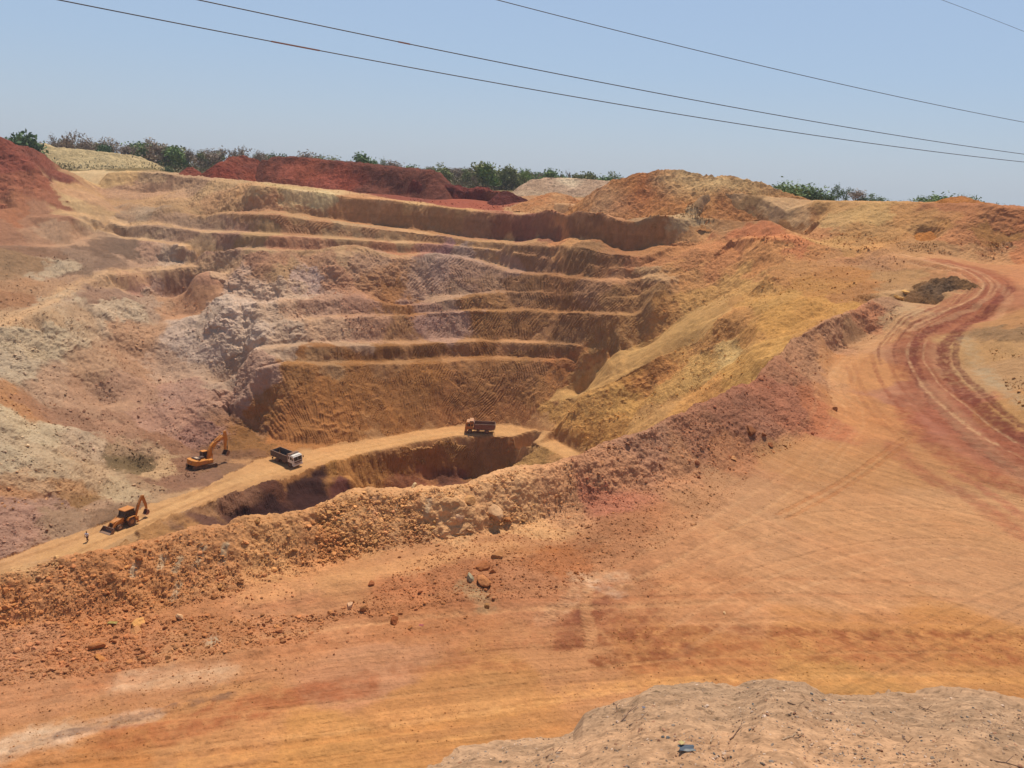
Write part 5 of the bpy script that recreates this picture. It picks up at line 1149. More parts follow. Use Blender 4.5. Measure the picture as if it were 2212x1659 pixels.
def wheel(x, y, r, w_, parent, rimmat=None, hub=.55):
    side = 1 if y > 0 else -1; t = MB(); n = 28; V = []; prof = [(-.5, hub), (-.5, .9), (-.38, 1.0), (.38, 1.0), (.5, .9), (.5, hub), (.25, hub), (-.25, hub)]
    for i in range(n):
        a = 2 * math.pi * i / n
        for k, (u, q) in enumerate(prof):
            rr_ = r * q * (1.0 if k not in (2, 3) or i % 2 else .965); V.append((x + rr_ * math.cos(a), y + u * w_, r + rr_ * math.sin(a)))
    m = len(prof); t.add(V, [(i * m + k, i * m + (k + 1) % m, ((i + 1) % n) * m + (k + 1) % m, ((i + 1) % n) * m + k) for i in range(n) for k in range(m)])
    wh = t.build('wheel', M_rub, parent)
    q = MB().cyl((x, y + side * w_ * .12, r), r * hub * 1.01, w_ * .5, 'y', 24).cyl((x, y + side * w_ * .42, r), r * hub * .45, w_ * .3, 'y', 14, r * hub * .3).build('rim', rimmat or M_steel, wh)
    return wh
def place(o, px, py, heading, pitch=0.0, dz=0.0):
    P = hit([px], [py])[0]; r_ = 1.6; hs = [gz(P[0] + r_ * math.cos(heading + k), P[1] + r_ * math.sin(heading + k))[0] for k in (0, math.pi / 2, math.pi, -math.pi / 2)]
    zz = float(np.median(hs)); o.location = (P[0], P[1], zz + dz)
    pz = math.atan2(hs[2] - hs[0], 2 * r_) * .8
    o.rotation_euler = (0, max(-.15, min(.15, pz)) + pitch, heading); return P
# ------------------------------------------------------------------ tipper truck
def truck(label, cabmat, bodymat, bodydark, slatted, L_=6.9):
    root = empty('tipper_truck', (0, 0, 0), 0, label, 'truck', 'tipper trucks on the pit haul road')
    cabx0, cabx1 = 3.1, 4.75                   # cab over engine, front at x=4.75; rear axle at 0
    MB().box(-1.1, 4.5, -.48, -.36, .72, .98).box(-1.1, 4.5, .36, .48, .72, .98).box(-.95, -.85, -.48, .48, .74, .96).box(1.2, 1.3, -.48, .48, .74, .96).box(2.8, 2.9, -.48, .48, .74, .96).cyl((0, 0, .5), .12, 1.9, 'y').cyl((3.75, 0, .5), .09, 1.9, 'y').build('chassis', M_dark, root)
    for x_, y_ in ((3.75, 1.02), (3.75, -1.02)): wheel(x_, y_, .52, .3, root, M_steel)
    for x_, y_ in ((0, .95), (0, -.95)): wheel(x_, y_, .52, .52, root, M_steel)
    # cab
    prof = [(cabx0, .75), (3.2, .62), (3.2, 1.05), (4.3, 1.05), (4.35, .62), (4.75, .55), (4.82, 1.55), (4.62, 2.5), (4.5, 2.62), (cabx0 + .08, 2.66), (cabx0, 2.55)]
    prof = [(cabx0, 1.02), (3.15, 1.1), (4.33, 1.1), (4.4, .62), (4.8, .6), (4.84, 1.55), (4.66, 2.46), (4.5, 2.6), (cabx0 + .08, 2.64), (cabx0, 2.55)]
    cb = MB().prism(prof, -1.15, 1.15).build('cab', cabmat, root, bevel=.05)
    MB().box(cabx0 + .05, 4.5, -1.1, 1.1, 2.645, 2.70, .02).box(3.4, 4.2, -.85, .85, 2.70, 2.73).build('cab_roof', M_roof if slatted else M_white, root)
    # windscreen lies on the raked front face
    def front(z): return 4.84 + (4.66 - 4.84) * (z - 1.55) / (2.46 - 1.55) + .012
    ws_ = MB(); ws_.add([(front(1.66), -1.02, 1.66), (front(1.66), 1.02, 1.66), (front(2.4), .98, 2.4), (front(2.4), -.98, 2.4), (front(1.66) - .03, -1.02, 1.66), (front(1.66) - .03, 1.02, 1.66), (front(2.4) - .03, .98, 2.4), (front(2.4) - .03, -.98, 2.4)], [(0, 1, 2, 3), (4, 7, 6, 5), (0, 4, 5, 1), (3, 2, 6, 7), (0, 3, 7, 4), (1, 5, 6, 2)])
    g = ws_.build('windscreen', M_glass, cb); MB().bar((front(1.66) + .01, 0, 1.66), (front(2.4) + .01, 0, 2.4), .05, .02).build('centre_bar', cabmat, g)
    for sd_ in (1, -1):
        y_ = sd_ * 1.162
        d = MB().box(3.62, 4.5, min(y_, y_ - sd_ * .03), max(y_, y_ - sd_ * .03), 1.15, 2.5).build('door', cabmat, cb)
        MB().box(3.72, 4.2, min(y_ + sd_ * .01, y_), max(y_ + sd_ * .01, y_), 1.75, 2.38).build('side_window', M_glass, d)
        MB().box(3.2, 3.5, min(y_, y_ - sd_ * .02), max(y_, y_ - sd_ * .02), 1.8, 2.38).build('rear_quarter_window', M_glass, cb)
        MB().box(4.26, 4.42, min(y_ + sd_ * .01, y_), max(y_ + sd_ * .01, y_), 1.75, 2.3).build('vent_window', M_glass, d)
        MB().bar((4.6, sd_ * 1.15, 2.2), (4.78, sd_ * 1.42, 2.2), .03).box(4.72, 4.8, sd_ * 1.42 - .09, sd_ * 1.42 + .09, 1.85, 2.25).build('mirror', M_black, cb)
        MB().box(4.82, 4.9, sd_ * .92 - .16, sd_ * .92 + .16, .7, .86).build('headlight', M_chrome, root)
    MB().box(4.845, 4.875, -.98, .98, 1.24, 1.48, .01).build('grille', M_black, cb); MB().box(4.84, 4.87, -.7, .7, .98, 1.1).build('grille', M_steel, cb)
    MB().box(4.72, 4.93, -1.2, 1.2, .55, .9, .03).build('bumper', cabmat, root)
    if slatted: MB().prism([(4.2, .62), (4.0, 1.1), (3.55, 1.28), (3.2, 1.1), (3.2, .6), (3.24, .6), (3.3, 1.05), (3.6, 1.2), (3.95, 1.03), (4.12, .62)], -1.18, -1.1).prism([(3.18, .7), (4.2, 1.1), (4.2, 1.5), (3.5, 1.55), (3.18, 1.3)], -1.175, -1.163).build('wheel_arch', M_blue, cb)
    MB().box(1.5, 2.4, -1.1, -.6, .62, 1.05, .04).build('fuel_tank', M_steel, root); MB().box(1.6, 2.3, .6, 1.05, .62, 1.0, .03).build('tool_box', M_dark, root)
    # tipper body: open tub with a canopy lip over the cab
    z0, z1 = 1.14, 2.25; x0, x1 = -1.55, 2.85; hw = 1.2; t_ = .06
    MB().box(x0, x1, -hw, hw, z0 - .1, z0).box(x1 - t_, x1, -hw, hw, z0, z1 + .25).build('tub_floor', bodydark, root)
    for sd_ in (1, -1):
        ya, yb = sorted((sd_ * hw, sd_ * (hw - t_)))
        wl = MB().prism([(x0 - .15, z0), (x1, z0), (x1, z1), (x0 - .25, z1)], ya, yb).build('tub_side', bodymat, root)
        q = MB(); 
        for xk in np.linspace(x0 + .1, x1 - .1, 7 if not slatted else 9): q.box(xk - .04, xk + .04, *sorted((sd_ * hw, sd_ * (hw + .06))), z0 - .08, z1 - .02)
        if slatted:
            for zk in np.linspace(z0 + .18, z1 - .15, 5): q.box(x0, x1, *sorted((sd_ * hw, sd_ * (hw + .025))), zk - .02, zk + .02)
        q.build('rib', bodymat, wl)
        MB().box(x0 - .25, x1, *sorted((sd_ * (hw + .05), sd_ * (hw - t_ - .02))), z1, z1 + .07).build('top_rail', M_steel, wl)
        if slatted:
            q = MB().box(x0, x1, *sorted((sd_ * hw, sd_ * (hw + .05))), z0 - .28, z0 - .2)
            for xk in np.linspace(x0, x1 - .05, 12): q.box(xk, xk + .05, *sorted((sd_ * hw, sd_ * (hw + .04))), z0 - .22, z0 - .08)
            q.build('under_rail', M_steel, wl)
    # swept bulkhead and canopy
    MB().prism([(x1, z0), (x1 + .12, z0), (x1 + .2, z1 + .45), (x1 + 1.0, z1 + .62), (x1 + 1.0, z1 + .70), (x1 + .12, z1 + .56), (x1, z1 + .4)], -hw, hw).build('canopy', bodymat if slatted else M_steel, root)
    if slatted: MB().box(x1 + .2, x1 + 1.0, -hw + .05, hw - .05, z1 + .72, z1 + .75).build('canopy_top', M_roof, root)
    tg = MB().prism([(x0 - .3, z0 - .05), (x0 - .22, z0 - .05), (x0 - .3, z1 - .1), (x0 - .38, z1 - .1)], -hw + .02, hw - .02).build('tailgate', bodydark, root)
    MB().box(x0 + .02, x0 + .05, -1.15, -.75, .35, .8).build('mudflap', M_black, root); MB().box(x0 + .02, x0 + .05, .75, 1.15, .35, .8).build('mudflap', M_black, root)
    MB().cyl((2.0, 0, 1.0), .09, .9, 'x').build('tipping_ram', M_chrome, root)
    return root
t1 = truck('dusty orange and brown slatted tipper truck facing left on the haul road bend', M_orange, M_brown, M_grey, True)
place(t1, 1034, 934, math.radians(182))
t2 = truck('white cabbed grey bodied tipper truck facing the viewer beside the excavator', M_white, M_grey, M_grey, False)
place(t2, 622, 1000, math.radians(-31))
# shift so that the wheelbase centre stands on the spot
t1.scale = (.94,) * 3; t2.scale = (.88,) * 3; 
for t_, hd in ((t1, math.radians(182)), (t2, math.radians(-31))):
    t_.location.x -= 1.7 * math.cos(hd); t_.location.y -= 1.7 * math.sin(hd)
    t_.location.z = float(np.median([gz(t_.location.x + u * math.cos(hd), t_.location.y + u * math.sin(hd))[0] for u in (0, 1, 2, 3, 3.7)]))
# ------------------------------------------------------------------ crawler excavator
def excavator():
    root = empty('excavator', (0, 0, 0), 0, 'yellow crawler excavator digging at the foot of the left slope above the haul road', 'excavator')
    for sd_ in (1, -1):
        y_ = sd_ * 1.3; q = MB(); n = 30; V = []; Lh, rr_ = 2.05, .46
        pth = []
        for i in range(n + 1):
            a = math.pi / 2 + math.pi * i / n; pth.append((-Lh + rr_ * math.cos(a), rr_ + .02 + rr_ * math.sin(a)))
        for k in range(1, 14): pth.append((-Lh + 2 * Lh * k / 14, .02))
        for i in range(n + 1):
            a = -math.pi / 2 + math.pi * i / n; pth.append((Lh + rr_ * math.cos(a), rr_ + .02 + rr_ * math.sin(a)))
        for k in range(1, 14): pth.append((Lh - 2 * Lh * k / 14, 2 * rr_ + .02 - .05 * math.sin(math.pi * k / 14)))
        m = len(pth); V = [];
        cxz = [(0, rr_ + .02)]
        for j, s_ in enumerate((1, .84)):
            for yy in (y_ - .3, y_ + .3):
                for i, (a, b) in enumerate(pth):
                    cx0 = max(-Lh, min(Lh, a)); V.append((cx0 + (a - cx0) * s_, yy, rr_ + .02 + (b - rr_ - .02) * s_))
        Fc = []
        for i in range(m):
            k = (i + 1) % m; Fc += [(i, k, m + k, m + i), (2 * m + i, 3 * m + i, 3 * m + k, 2 * m + k), (i, 2 * m + i, 2 * m + k, k), (m + i, m + k, 3 * m + k, 3 * m + i)]
        tr = q.add(V, Fc).build('track', M_steel, root)
        w_ = MB()
        for x_ in np.linspace(-1.6, 1.6, 7): w_.cyl((x_, y_, .26), .17, .4)
        w_.cyl((-Lh, y_, rr_ + .02), .36, .3).cyl((Lh, y_, rr_ + .02), .36, .3).build('roller', M_dark, tr)
        g = MB()
        for i in range(0, m, 2):
            a, b = pth[i]; c0 = max(-Lh, min(Lh, a)); nx_, nz_ = a - c0, b - rr_ - .02; l_ = math.hypot(nx_, nz_) or 1
            if abs(a) < Lh: nx_, nz_ = 0, (1 if b > rr_ else -1); l_ = 1
            g.box(a + nx_ / l_ * .02 - .03, a + nx_ / l_ * .02 + .03, y_ - .31, y_ + .31, b + nz_ / l_ * .02 - .03, b + nz_ / l_ * .02 + .03)
        g.build('grouser', M_steel, tr)
        MB().box(-1.9, 1.9, y_ - .14, y_ + .14, .3, .66, .04).build('track_frame', M_dark, tr)
    MB().box(-.9, .9, -1.2, 1.2, .45, .8, .05).cyl((0, 0, .9), .62, .25, 'z').build('undercarriage', M_dark, root)
    up = empty('upper', (0, 0, 0)); up.parent = root
    bpy.data.objects.remove(up)
    # house turned a little against the tracks
    th_ = math.radians(8); ct, st_ = math.cos(th_), math.sin(th_)
    def B(mb, name, mat, parent=root, label=None, bevel=0):
        mb.V = [(x * ct - y * st_, x * st_ + y * ct, z) for x, y, z in mb.V]; return mb.build(name, mat, parent, label, bevel)
    B(MB().box(-2.5, 1.7, -1.45, 1.45, 1.03, 1.2, .03), 'deck', M_yel, bevel=.02)
    # counterweight with rounded back
    prof = [(-1.75, -1.45)] + [(-2.3 - .55 * math.cos(a) * .9, 1.45 * math.sin(a)) for a in np.linspace(-math.pi / 2, math.pi / 2, 13)] + [(-1.75, 1.45)]
    n = len(prof); V = [(x, y, 1.06) for x, y in prof] + [(x, y, 2.05) for x, y in prof]
    B(MB().add(V, [tuple(range(n))[::-1], tuple(range(n, 2 * n))] + [(i, (i + 1) % n, (i + 1) % n + n, i + n) for i in range(n)]), 'counterweight', M_yel, bevel=.05)
    B(MB().box(-2.85, -2.82, -.5, .5, 1.35, 1.75), 'counterweight_plate', M_orange)
    B(MB().box(-1.75, .35, -1.45, .45, 1.2, 1.85, .05), 'engine_house', M_yel, bevel=.02)
    B(MB().box(-1.9, -.95, -.9, .9, 1.86, 2.28, .08).box(-.9, .25, -.35, .42, 1.86, 2.3, .06), 'engine_hood', M_black)
    B(MB().box(-1.7, -1.1, -.5, .4, 2.285, 2.31), 'hood_panel', M_cream)
    B(MB().box(-1.0, -.2, -1.46, -1.448, 1.3, 1.75), 'side_door', M_orange)
    B(MB().cyl((-.5, .1, 2.45), .07, .35, 'z'), 'exhaust', M_dark)
    B(MB().box(.4, 1.65, -1.4, -.55, 1.2, 1.72, .06), 'storage_box', M_yel, bevel=.02)
    hr_ = MB()
    for a, b in (((.4, -1.38, 1.7), (.4, -1.38, 2.05)), ((1.4, -1.38, 1.7), (1.4, -1.38, 2.05)), ((.4, -1.38, 2.05), (1.4, -1.38, 2.05)), ((-1.6, -1.38, 1.85), (-1.6, -1.38, 2.1)), ((-.2, -1.38, 1.85), (-.2, -1.38, 2.1)), ((-1.6, -1.38, 2.1), (-.2, -1.38, 2.1))): hr_.bar(a, b, .04)
    B(hr_, 'handrail', M_yel)
    cb = B(MB().prism([(.45, 1.2), (1.85, 1.2), (2.0, 1.6), (1.9, 2.6), (1.55, 2.95), (.5, 2.95), (.45, 2.8)], .5, 1.42), 'cab', M_black, bevel=.04)
    B(MB().box(.42, 1.6, .46, 1.46, 2.955, 3.03, .03), 'cab_roof', M_yel)
    B(MB().box(.6, 1.75, .488, .499, 1.75, 2.75).box(.6, 1.7, 1.421, 1.432, 1.6, 2.75), 'side_window', M_glass, cb)
    B(MB().add([(2.012, .58, 1.65), (2.012, 1.34, 1.65), (1.92, 1.34, 2.58), (1.92, .58, 2.58)], [(0, 1, 2, 3)]).add([(1.99, .58, 1.65), (1.99, 1.34, 1.65), (1.9, 1.34, 2.58), (1.9, .58, 2.58)], [(3, 2, 1, 0)]), 'windscreen', M_glass, cb)
    # boom (bent), stick, bucket, in the plane y=.05
    by = -.05
    up_ = [(1.15, 1.55), (1.35, 3.3), (1.75, 4.15), (2.3, 4.75), (4.9, 5.95), (5.15, 5.9)]
    lo_ = [(5.1, 5.55), (4.8, 5.45), (3.1, 4.35), (2.55, 3.6), (1.75, 1.6)]
    bo = B(MB().prism((up_ + lo_)[::-1], by - .27, by + .27), 'boom', M_yel, bevel=.03)
    B(MB().box(3.0, 3.9, by - .285, by - .273, 4.72, 4.95), 'boom_lettering', M_brown, bo)
    B(MB().cyl((2.05, by, 3.75), .12, .62), 'boom_pin', M_dark, bo)
    for sd_ in (-1, 1):
        r_ = B(MB().cyl((0, 0, 0), .01, .01), 'boom_ram', M_yel); bpy.data.objects.remove(r_)
        rm = B(MB().bar((1.95, by + sd_ * .45, 1.25), (2.03, by + sd_ * .4, 2.6), .19), 'boom_ram', M_yel)
        B(MB().bar((2.03, by + sd_ * .4, 2.6), (2.06, by + sd_ * .36, 3.75), .1), 'ram_rod', M_chrome, rm)
    rm = B(MB().bar((2.6, by, 5.05), (4.2, by, 6.05), .18), 'stick_ram', M_yel); B(MB().bar((4.2, by, 6.05), (5.0, by, 6.5), .09), 'ram_rod', M_chrome, rm)
    B(MB().prism([(4.95, 6.75), (4.75, 6.45), (4.95, 5.3), (5.35, 2.65), (5.6, 2.65), (5.65, 5.4), (5.35, 6.7)], by - .2, by + .2), 'stick', M_yel, bevel=.03)
    rm = B(MB().bar((5.55, by, 6.0), (5.85, by, 4.6), .16), 'bucket_ram', M_yel); B(MB().bar((5.85, by, 4.6), (5.98, by, 3.35), .08), 'ram_rod', M_chrome, rm)
    B(MB().bar((5.98, by, 3.35), (5.5, by, 2.95), .14).bar((5.98, by, 3.35), (6.0, by, 2.55), .12), 'bucket_link', M_dark)
    # bucket: curved shell with side plates and teeth
    bc_ = (5.45, 2.1); out = [(bc_[0] + .78 * math.cos(a), bc_[1] + .62 * math.sin(a)) for a in np.linspace(math.radians(70), math.radians(-120), 14)]
    inn_ = [(bc_[0] + .70 * math.cos(a), bc_[1] + .55 * math.sin(a)) for a in np.linspace(math.radians(-120), math.radians(70), 14)]
    bk = B(MB().prism((out + inn_)[::-1], by - .6, by + .6).prism(out[::-1], by - .62, by - .57).prism(out[::-1], by + .57, by + .62), 'bucket', M_steel)
    q = MB()
    for k in range(5):
        yk = by - .5 + .25 * k; q.bar((out[-1][0], yk, out[-1][1]), (out[-1][0] - .25, yk, out[-1][1] + .1), .09)
    B(q, 'bucket_tooth', M_chrome, bk)
    return root
ex = excavator(); ex.scale = (.85,) * 3; place(ex, 436, 1010, math.radians(52))
# ------------------------------------------------------------------ backhoe loader
def backhoe():
    root = empty('backhoe_loader', (0, 0, 0), 0, 'orange yellow backhoe loader parked on the haul road at lower left, front bucket lowered', 'backhoe')
    for y_ in (.85, -.85): wheel(0, y_, .74, .45, root, M_rim, .5)
    for y_ in (.82, -.82): wheel(2.15, y_, .46, .32, root, M_cream, .55)
    MB().box(-.6, 2.9, -.35, .35, .55, .95, .05).cyl((0, 0, .74), .14, 1.4).cyl((2.15, 0, .46), .1, 1.4).build('chassis', M_dark, root)
    hood = MB().prism([(1.0, .9), (2.95, .85), (3.0, 1.35), (2.75, 1.5), (1.0, 1.78)], -.42, .42).build('hood', M_yel2, root, bevel=.05)
    MB().box(2.99, 3.02, -.33, .33, .9, 1.35).build('grille', M_black, hood)
    for sd_ in (1, -1):
        MB().prism([(-.85, .95), (-.8, 1.45), (-.4, 1.62), (.5, 1.62), (.82, 1.3), (.85, 1.1), (.7, 1.1), (.45, 1.5), (-.4, 1.5), (-.72, .95)], *sorted((sd_ * .6, sd_ * 1.1))).build('fender', M_yel2, root, bevel=.02)
    cb = MB().prism([(-.75, 1.4), (1.05, 1.05), (1.1, 1.75), (.85, 2.72), (-.6, 2.72), (-.95, 1.9)], -.62, .62).build('cab', M_glass, root)
    fr = MB()
    for sd_ in (1, -1):
        y_ = sd_ * .65
        for a, b in (((-.75, 1.4), (-.95, 1.9)), ((-.95, 1.9), (-.6, 2.72)), ((.1, 1.2), (.1, 2.72)), ((1.08, 1.1), (1.12, 1.78)), ((1.12, 1.78), (.87, 2.72)), ((-.9, 1.85), (1.1, 1.78))): fr.bar((a[0], y_, a[1]), (b[0], y_, b[1]), .08)
    fr.build('cab_frame', M_black, cb)
    MB().box(-.8, 1.15, -.78, .78, 2.73, 2.88, .06).build('cab_roof', M_yel2, root)
    MB().box(-.05, .55, .3, .62, 1.0, 1.25).box(-.05, .55, -.62, -.3, 1.0, 1.25).build('step', M_dark, root)
    # loader arms and front bucket
    for sd_ in (1, -1):
        y_ = sd_ * .55
        MB().prism([(1.15, 1.75), (1.15, 1.45), (2.5, .95), (3.35, .3), (3.5, .42), (2.7, 1.3), (1.5, 1.8)][::-1], y_ - .07, y_ + .07).build('loader_arm', M_yel2, root)
        rm = MB().bar((1.4, y_ * .9, .8), (2.3, y_ * .9, .95), .1).build('lift_ram', M_yel2, root); MB().bar((2.3, y_ * .9, .95), (2.75, y_ * .9, 1.02), .06).build('ram_rod', M_chrome, rm)
    prof = [(3.45, .85), (3.3, .5), (3.35, .2), (3.6, .05), (4.25, .02), (4.25, .07), (3.65, .11), (3.42, .24), (3.37, .5), (3.52, .83)]
    bk = MB().prism(prof[::-1], -1.15, 1.15).prism([(3.45, .85), (3.3, .5), (3.35, .2), (3.6, .05), (4.25, .02), (3.9, .45)][::-1], -1.17, -1.13).prism([(3.45, .85), (3.3, .5), (3.35, .2), (3.6, .05), (4.25, .02), (3.9, .45)][::-1], 1.13, 1.17).build('front_bucket', M_steel, root)
    q = MB()
    for k in range(7): q.bar((4.2, -1.05 + .35 * k, .04), (4.36, -1.05 + .35 * k, .03), .07)
    q.build('bucket_tooth', M_chrome, bk)
    # back actor: folded up high, bucket hanging low
    MB().box(-1.25, -.85, -.95, .95, .55, 1.0, .04).box(-1.45, -1.2, -.25, .25, .6, 1.15).build('rear_frame', M_yel2, root)
    for sd_ in (1, -1): MB().box(-1.2, -1.05, sd_ * 1.0 - .08, sd_ * 1.0 + .08, .35, 1.35).box(-1.3, -.95, sd_ * 1.0 - .2, sd_ * 1.0 + .2, .3, .35).build('stabiliser', M_yel2, root)
    bo = MB().prism([(-1.35, .75), (-1.65, .9), (-2.3, 2.6), (-3.0, 3.85), (-2.85, 4.0), (-2.6, 3.9), (-1.9, 2.7), (-1.35, 1.1)], -.16, .16).build('boom', M_yel2, root, bevel=.02)
    MB().bar((-1.55, .0, 1.4), (-2.1, 0, 3.0), .13).build('boom_ram', M_black, bo)
    MB().prism([(-2.75, 4.15), (-2.6, 3.9), (-3.3, 2.3), (-3.55, 1.45), (-3.75, 1.5), (-3.7, 2.4), (-3.15, 4.0)], -.13, .13).build('stick', M_yel2, root, bevel=.02)
    bc_ = (-3.5, 1.0); out = [(bc_[0] - .48 * math.cos(a), bc_[1] + .45 * math.sin(a)) for a in np.linspace(math.radians(80), math.radians(-130), 12)]
    inn_ = [(bc_[0] - .42 * math.cos(a), bc_[1] + .39 * math.sin(a)) for a in np.linspace(math.radians(-130), math.radians(80), 12)]
    bb = MB().prism(out + inn_, -.35, .35).prism(out, -.37, -.33).prism(out, .33, .37).build('rear_bucket', M_brown, root)
    q = MB()
    for k in range(4): q.bar((out[-1][0], -.28 + .185 * k, out[-1][1]), (out[-1][0] + .18, -.28 + .185 * k, out[-1][1] + .06), .06)
    q.build('bucket_tooth', M_chrome, bb)
    MB().bar((-3.72, 0, 2.2), (-3.85, 0, 1.35), .08).build('bucket_ram', M_chrome, root)
    drv = None
    return root
bh = backhoe(); place(bh, 276, 1133, math.radians(-113)); bh.scale = (.86,) * 3
# ------------------------------------------------------------------ person walking on the haul road
def skin_body(name, joints, edges, mat, parent=None):
    me = bpy.data.meshes.new(name); me.from_pydata([j[:3] for j in joints], edges, []); o = bpy.data.objects.new(name, me); C.objects.link(o)
    sm = o.modifiers.new('skin', 'SKIN'); sub = o.modifiers.new('sub', 'SUBSURF'); sub.levels = sub.render_levels = 2
    for i, j in enumerate(joints): me.skin_vertices[0].data[i].radius = (j[3], j[4] if len(j) > 4 else j[3])
    me.skin_vertices[0].data[0].use_root = True; me.materials.append(mat)
    for p in me.polygons: p.use_smooth = True
    if parent: o.parent = parent
    return o
M_skin = paint('brown_skin', '5C3A28', .6, .1); M_shirt = paint('pale_shirt', 'C8CCD6', .9, .12); M_trous = paint('maroon_trousers', '4A1C20', .9, .15); M_hair = paint('black_hair', '141010', .8, .05)
body = skin_body('person', [
 (0, 0, .95, .13, .10), (0, 0, 1.15, .125, .09), (.01, 0, 1.35, .16, .095), (.01, 0, 1.47, .06), (.02, 0, 1.56, .075, .085), (.02, 0, 1.66, .078, .09), (.02, 0, 1.72, .05, .06),
 (.01, .18, 1.41, .052), (-.08, .24, 1.16, .042), (.02, .25, .93, .032), (.04, .25, .86, .034), (.01, -.18, 1.41, .052), (.12, -.23, 1.17, .042), (.22, -.22, .96, .032), (.25, -.22, .90, .034),
 (0, .09, .90, .085), (.16, .09, .50, .06), (.10, .09, .11, .042), (.22, .09, .05, .04), (0, -.09, .90, .085), (-.10, -.09, .50, .06), (-.34, -.09, .16, .042), (-.26, -.09, .06, .04)],
 [(0, 1), (1, 2), (2, 3), (3, 4), (4, 5), (5, 6), (2, 7), (7, 8), (8, 9), (9, 10), (2, 11), (11, 12), (12, 13), (13, 14), (0, 15), (15, 16), (16, 17), (17, 18), (0, 19), (19, 20), (20, 21), (21, 22)], M_skin)
skin_body('shirt', [(0, 0, .90, .165, .13), (0, 0, 1.0, .16, .125), (.01, 0, 1.2, .15, .115), (.01, 0, 1.36, .185, .12), (.01, 0, 1.45, .09), (.01, .19, 1.41, .07), (-.05, .225, 1.25, .066), (-.08, .24, 1.14, .062), (.01, -.19, 1.41, .07), (.08, -.215, 1.25, .066), (.12, -.23, 1.15, .062)],
 [(0, 1), (1, 2), (2, 3), (3, 4), (3, 5), (5, 6), (6, 7), (3, 8), (8, 9), (9, 10)], M_shirt, body)
skin_body('trousers', [(0, 0, .93, .15, .12), (0, .09, .86, .105), (.16, .09, .50, .08), (.10, .09, .14, .066), (0, -.09, .86, .105), (-.10, -.09, .50, .08), (-.33, -.09, .19, .062)],
 [(0, 1), (1, 2), (2, 3), (0, 4), (4, 5), (5, 6)], M_trous, body)
hb = I2[0] * np.array([.098, .088, .085]) + np.array([.005, 0, 1.685]); mesh_np('hair', hb[:], I2[1], M_hair, body, smooth=True)
fq = MB()
for fx in (1, -1): fq.cyl((.105, fx * .03, 1.64), .008, .01, 'x', 8)
fq.build('eye', M_white, body); MB().prism([(.10, 1.60), (.125, 1.59), (.10, 1.64)], -.012, .012).build('nose', M_skin, body)
for sd_, hx_, hz_ in ((1, (.045, .25, .83), 0), (-1, (.26, -.22, .87), 0)):
    q = MB()
    for k in range(4): q.tb([np.array(hx_) + [(k - 1.5) * .018, 0, -.03], np.array(hx_) + [(k - 1.5) * .02 + .01, 0, -.07 - (.01 if k in (1, 2) else 0)], np.array(hx_) + [(k - 1.5) * .02 + .025, -.01 * sd_, -.10 - (.01 if k in (1, 2) else 0)]], .008, 6)
    q.tb([np.array(hx_) + [.035, 0, 0], np.array(hx_) + [.055, -.015 * sd_, -.04]], .009, 6); q.build('fingers', M_skin, body)
place(body, 189, 1171, math.radians(-120)); body.rotation_euler = (0, 0, math.radians(-100))
body.scale = (.9,) * 3
tag(body, 'person in a pale shirt and maroon trousers walking in front of the backhoe', 'person')
# ------------------------------------------------------------------ cattle grazing beyond the rim
M_hide = paint('black_hide', '16130F', .8, .15)
def cow(label, px, py, Y, hd, down):
    hz_ = .55 if down else 1.35
    o = skin_body('buffalo', [(-.75, 0, 1.12, .26, .3), (-.3, 0, 1.05, .33, .38), (.25, 0, 1.02, .35, .40), (.75, 0, 1.1, .24, .3), (1.15, 0, (1.12 + hz_) / 2 + .05, .15, .19), (1.42, 0, hz_, .12, .14), (1.68, 0, hz_ - .18, .08, .09),
      (-.7, .2, .95, .14), (-.62, .2, .62, .085), (-.78, .2, .42, .06), (-.72, .2, .04, .06), (-.7, -.2, .95, .14), (-.52, -.2, .62, .085), (-.66, -.2, .42, .06), (-.6, -.2, .04, .06),
      (.62, .18, .85, .12), (.66, .18, .45, .07), (.62, .18, .04, .06), (.62, -.18, .85, .12), (.72, -.18, .45, .07), (.76, -.18, .04, .06), (-.98, 0, 1.1, .04), (-1.04, 0, .6, .03)],
      [(0, 1), (1, 2), (2, 3), (3, 4), (4, 5), (5, 6), (0, 7), (7, 8), (8, 9), (9, 10), (0, 11), (11, 12), (12, 13), (13, 14), (3, 15), (15, 16), (16, 17), (3, 18), (18, 19), (19, 20), (0, 21), (21, 22)], M_hide)
    q = MB()
    for s_ in (1, -1): q.tb([(1.4, s_ * .1, hz_ + .1), (1.3, s_ * .3, hz_ + .16), (1.1, s_ * .36, hz_ + .2)], .03, 6)
    q.build('horn', M_dark, o)
    q = MB()
    for s_ in (1, -1): q.bar((1.36, s_ * .1, hz_ + .05), (1.3, s_ * .32, hz_ - .02), .1, .04)
    q.build('ear', M_hide, o)
    P = pt(px, py, Y); o.location = (P[0], P[1], float(hz(P[0:1], P[1:2])[0])); o.rotation_euler = (0, 0, hd)
    tag(o, label, 'buffalo'); return o
cow('black buffalo standing left of another beyond the cream bank', 406, 352, 318, math.radians(185), True)
cow('black buffalo standing right of another beyond the cream bank', 418, 353, 322, math.radians(5), True)
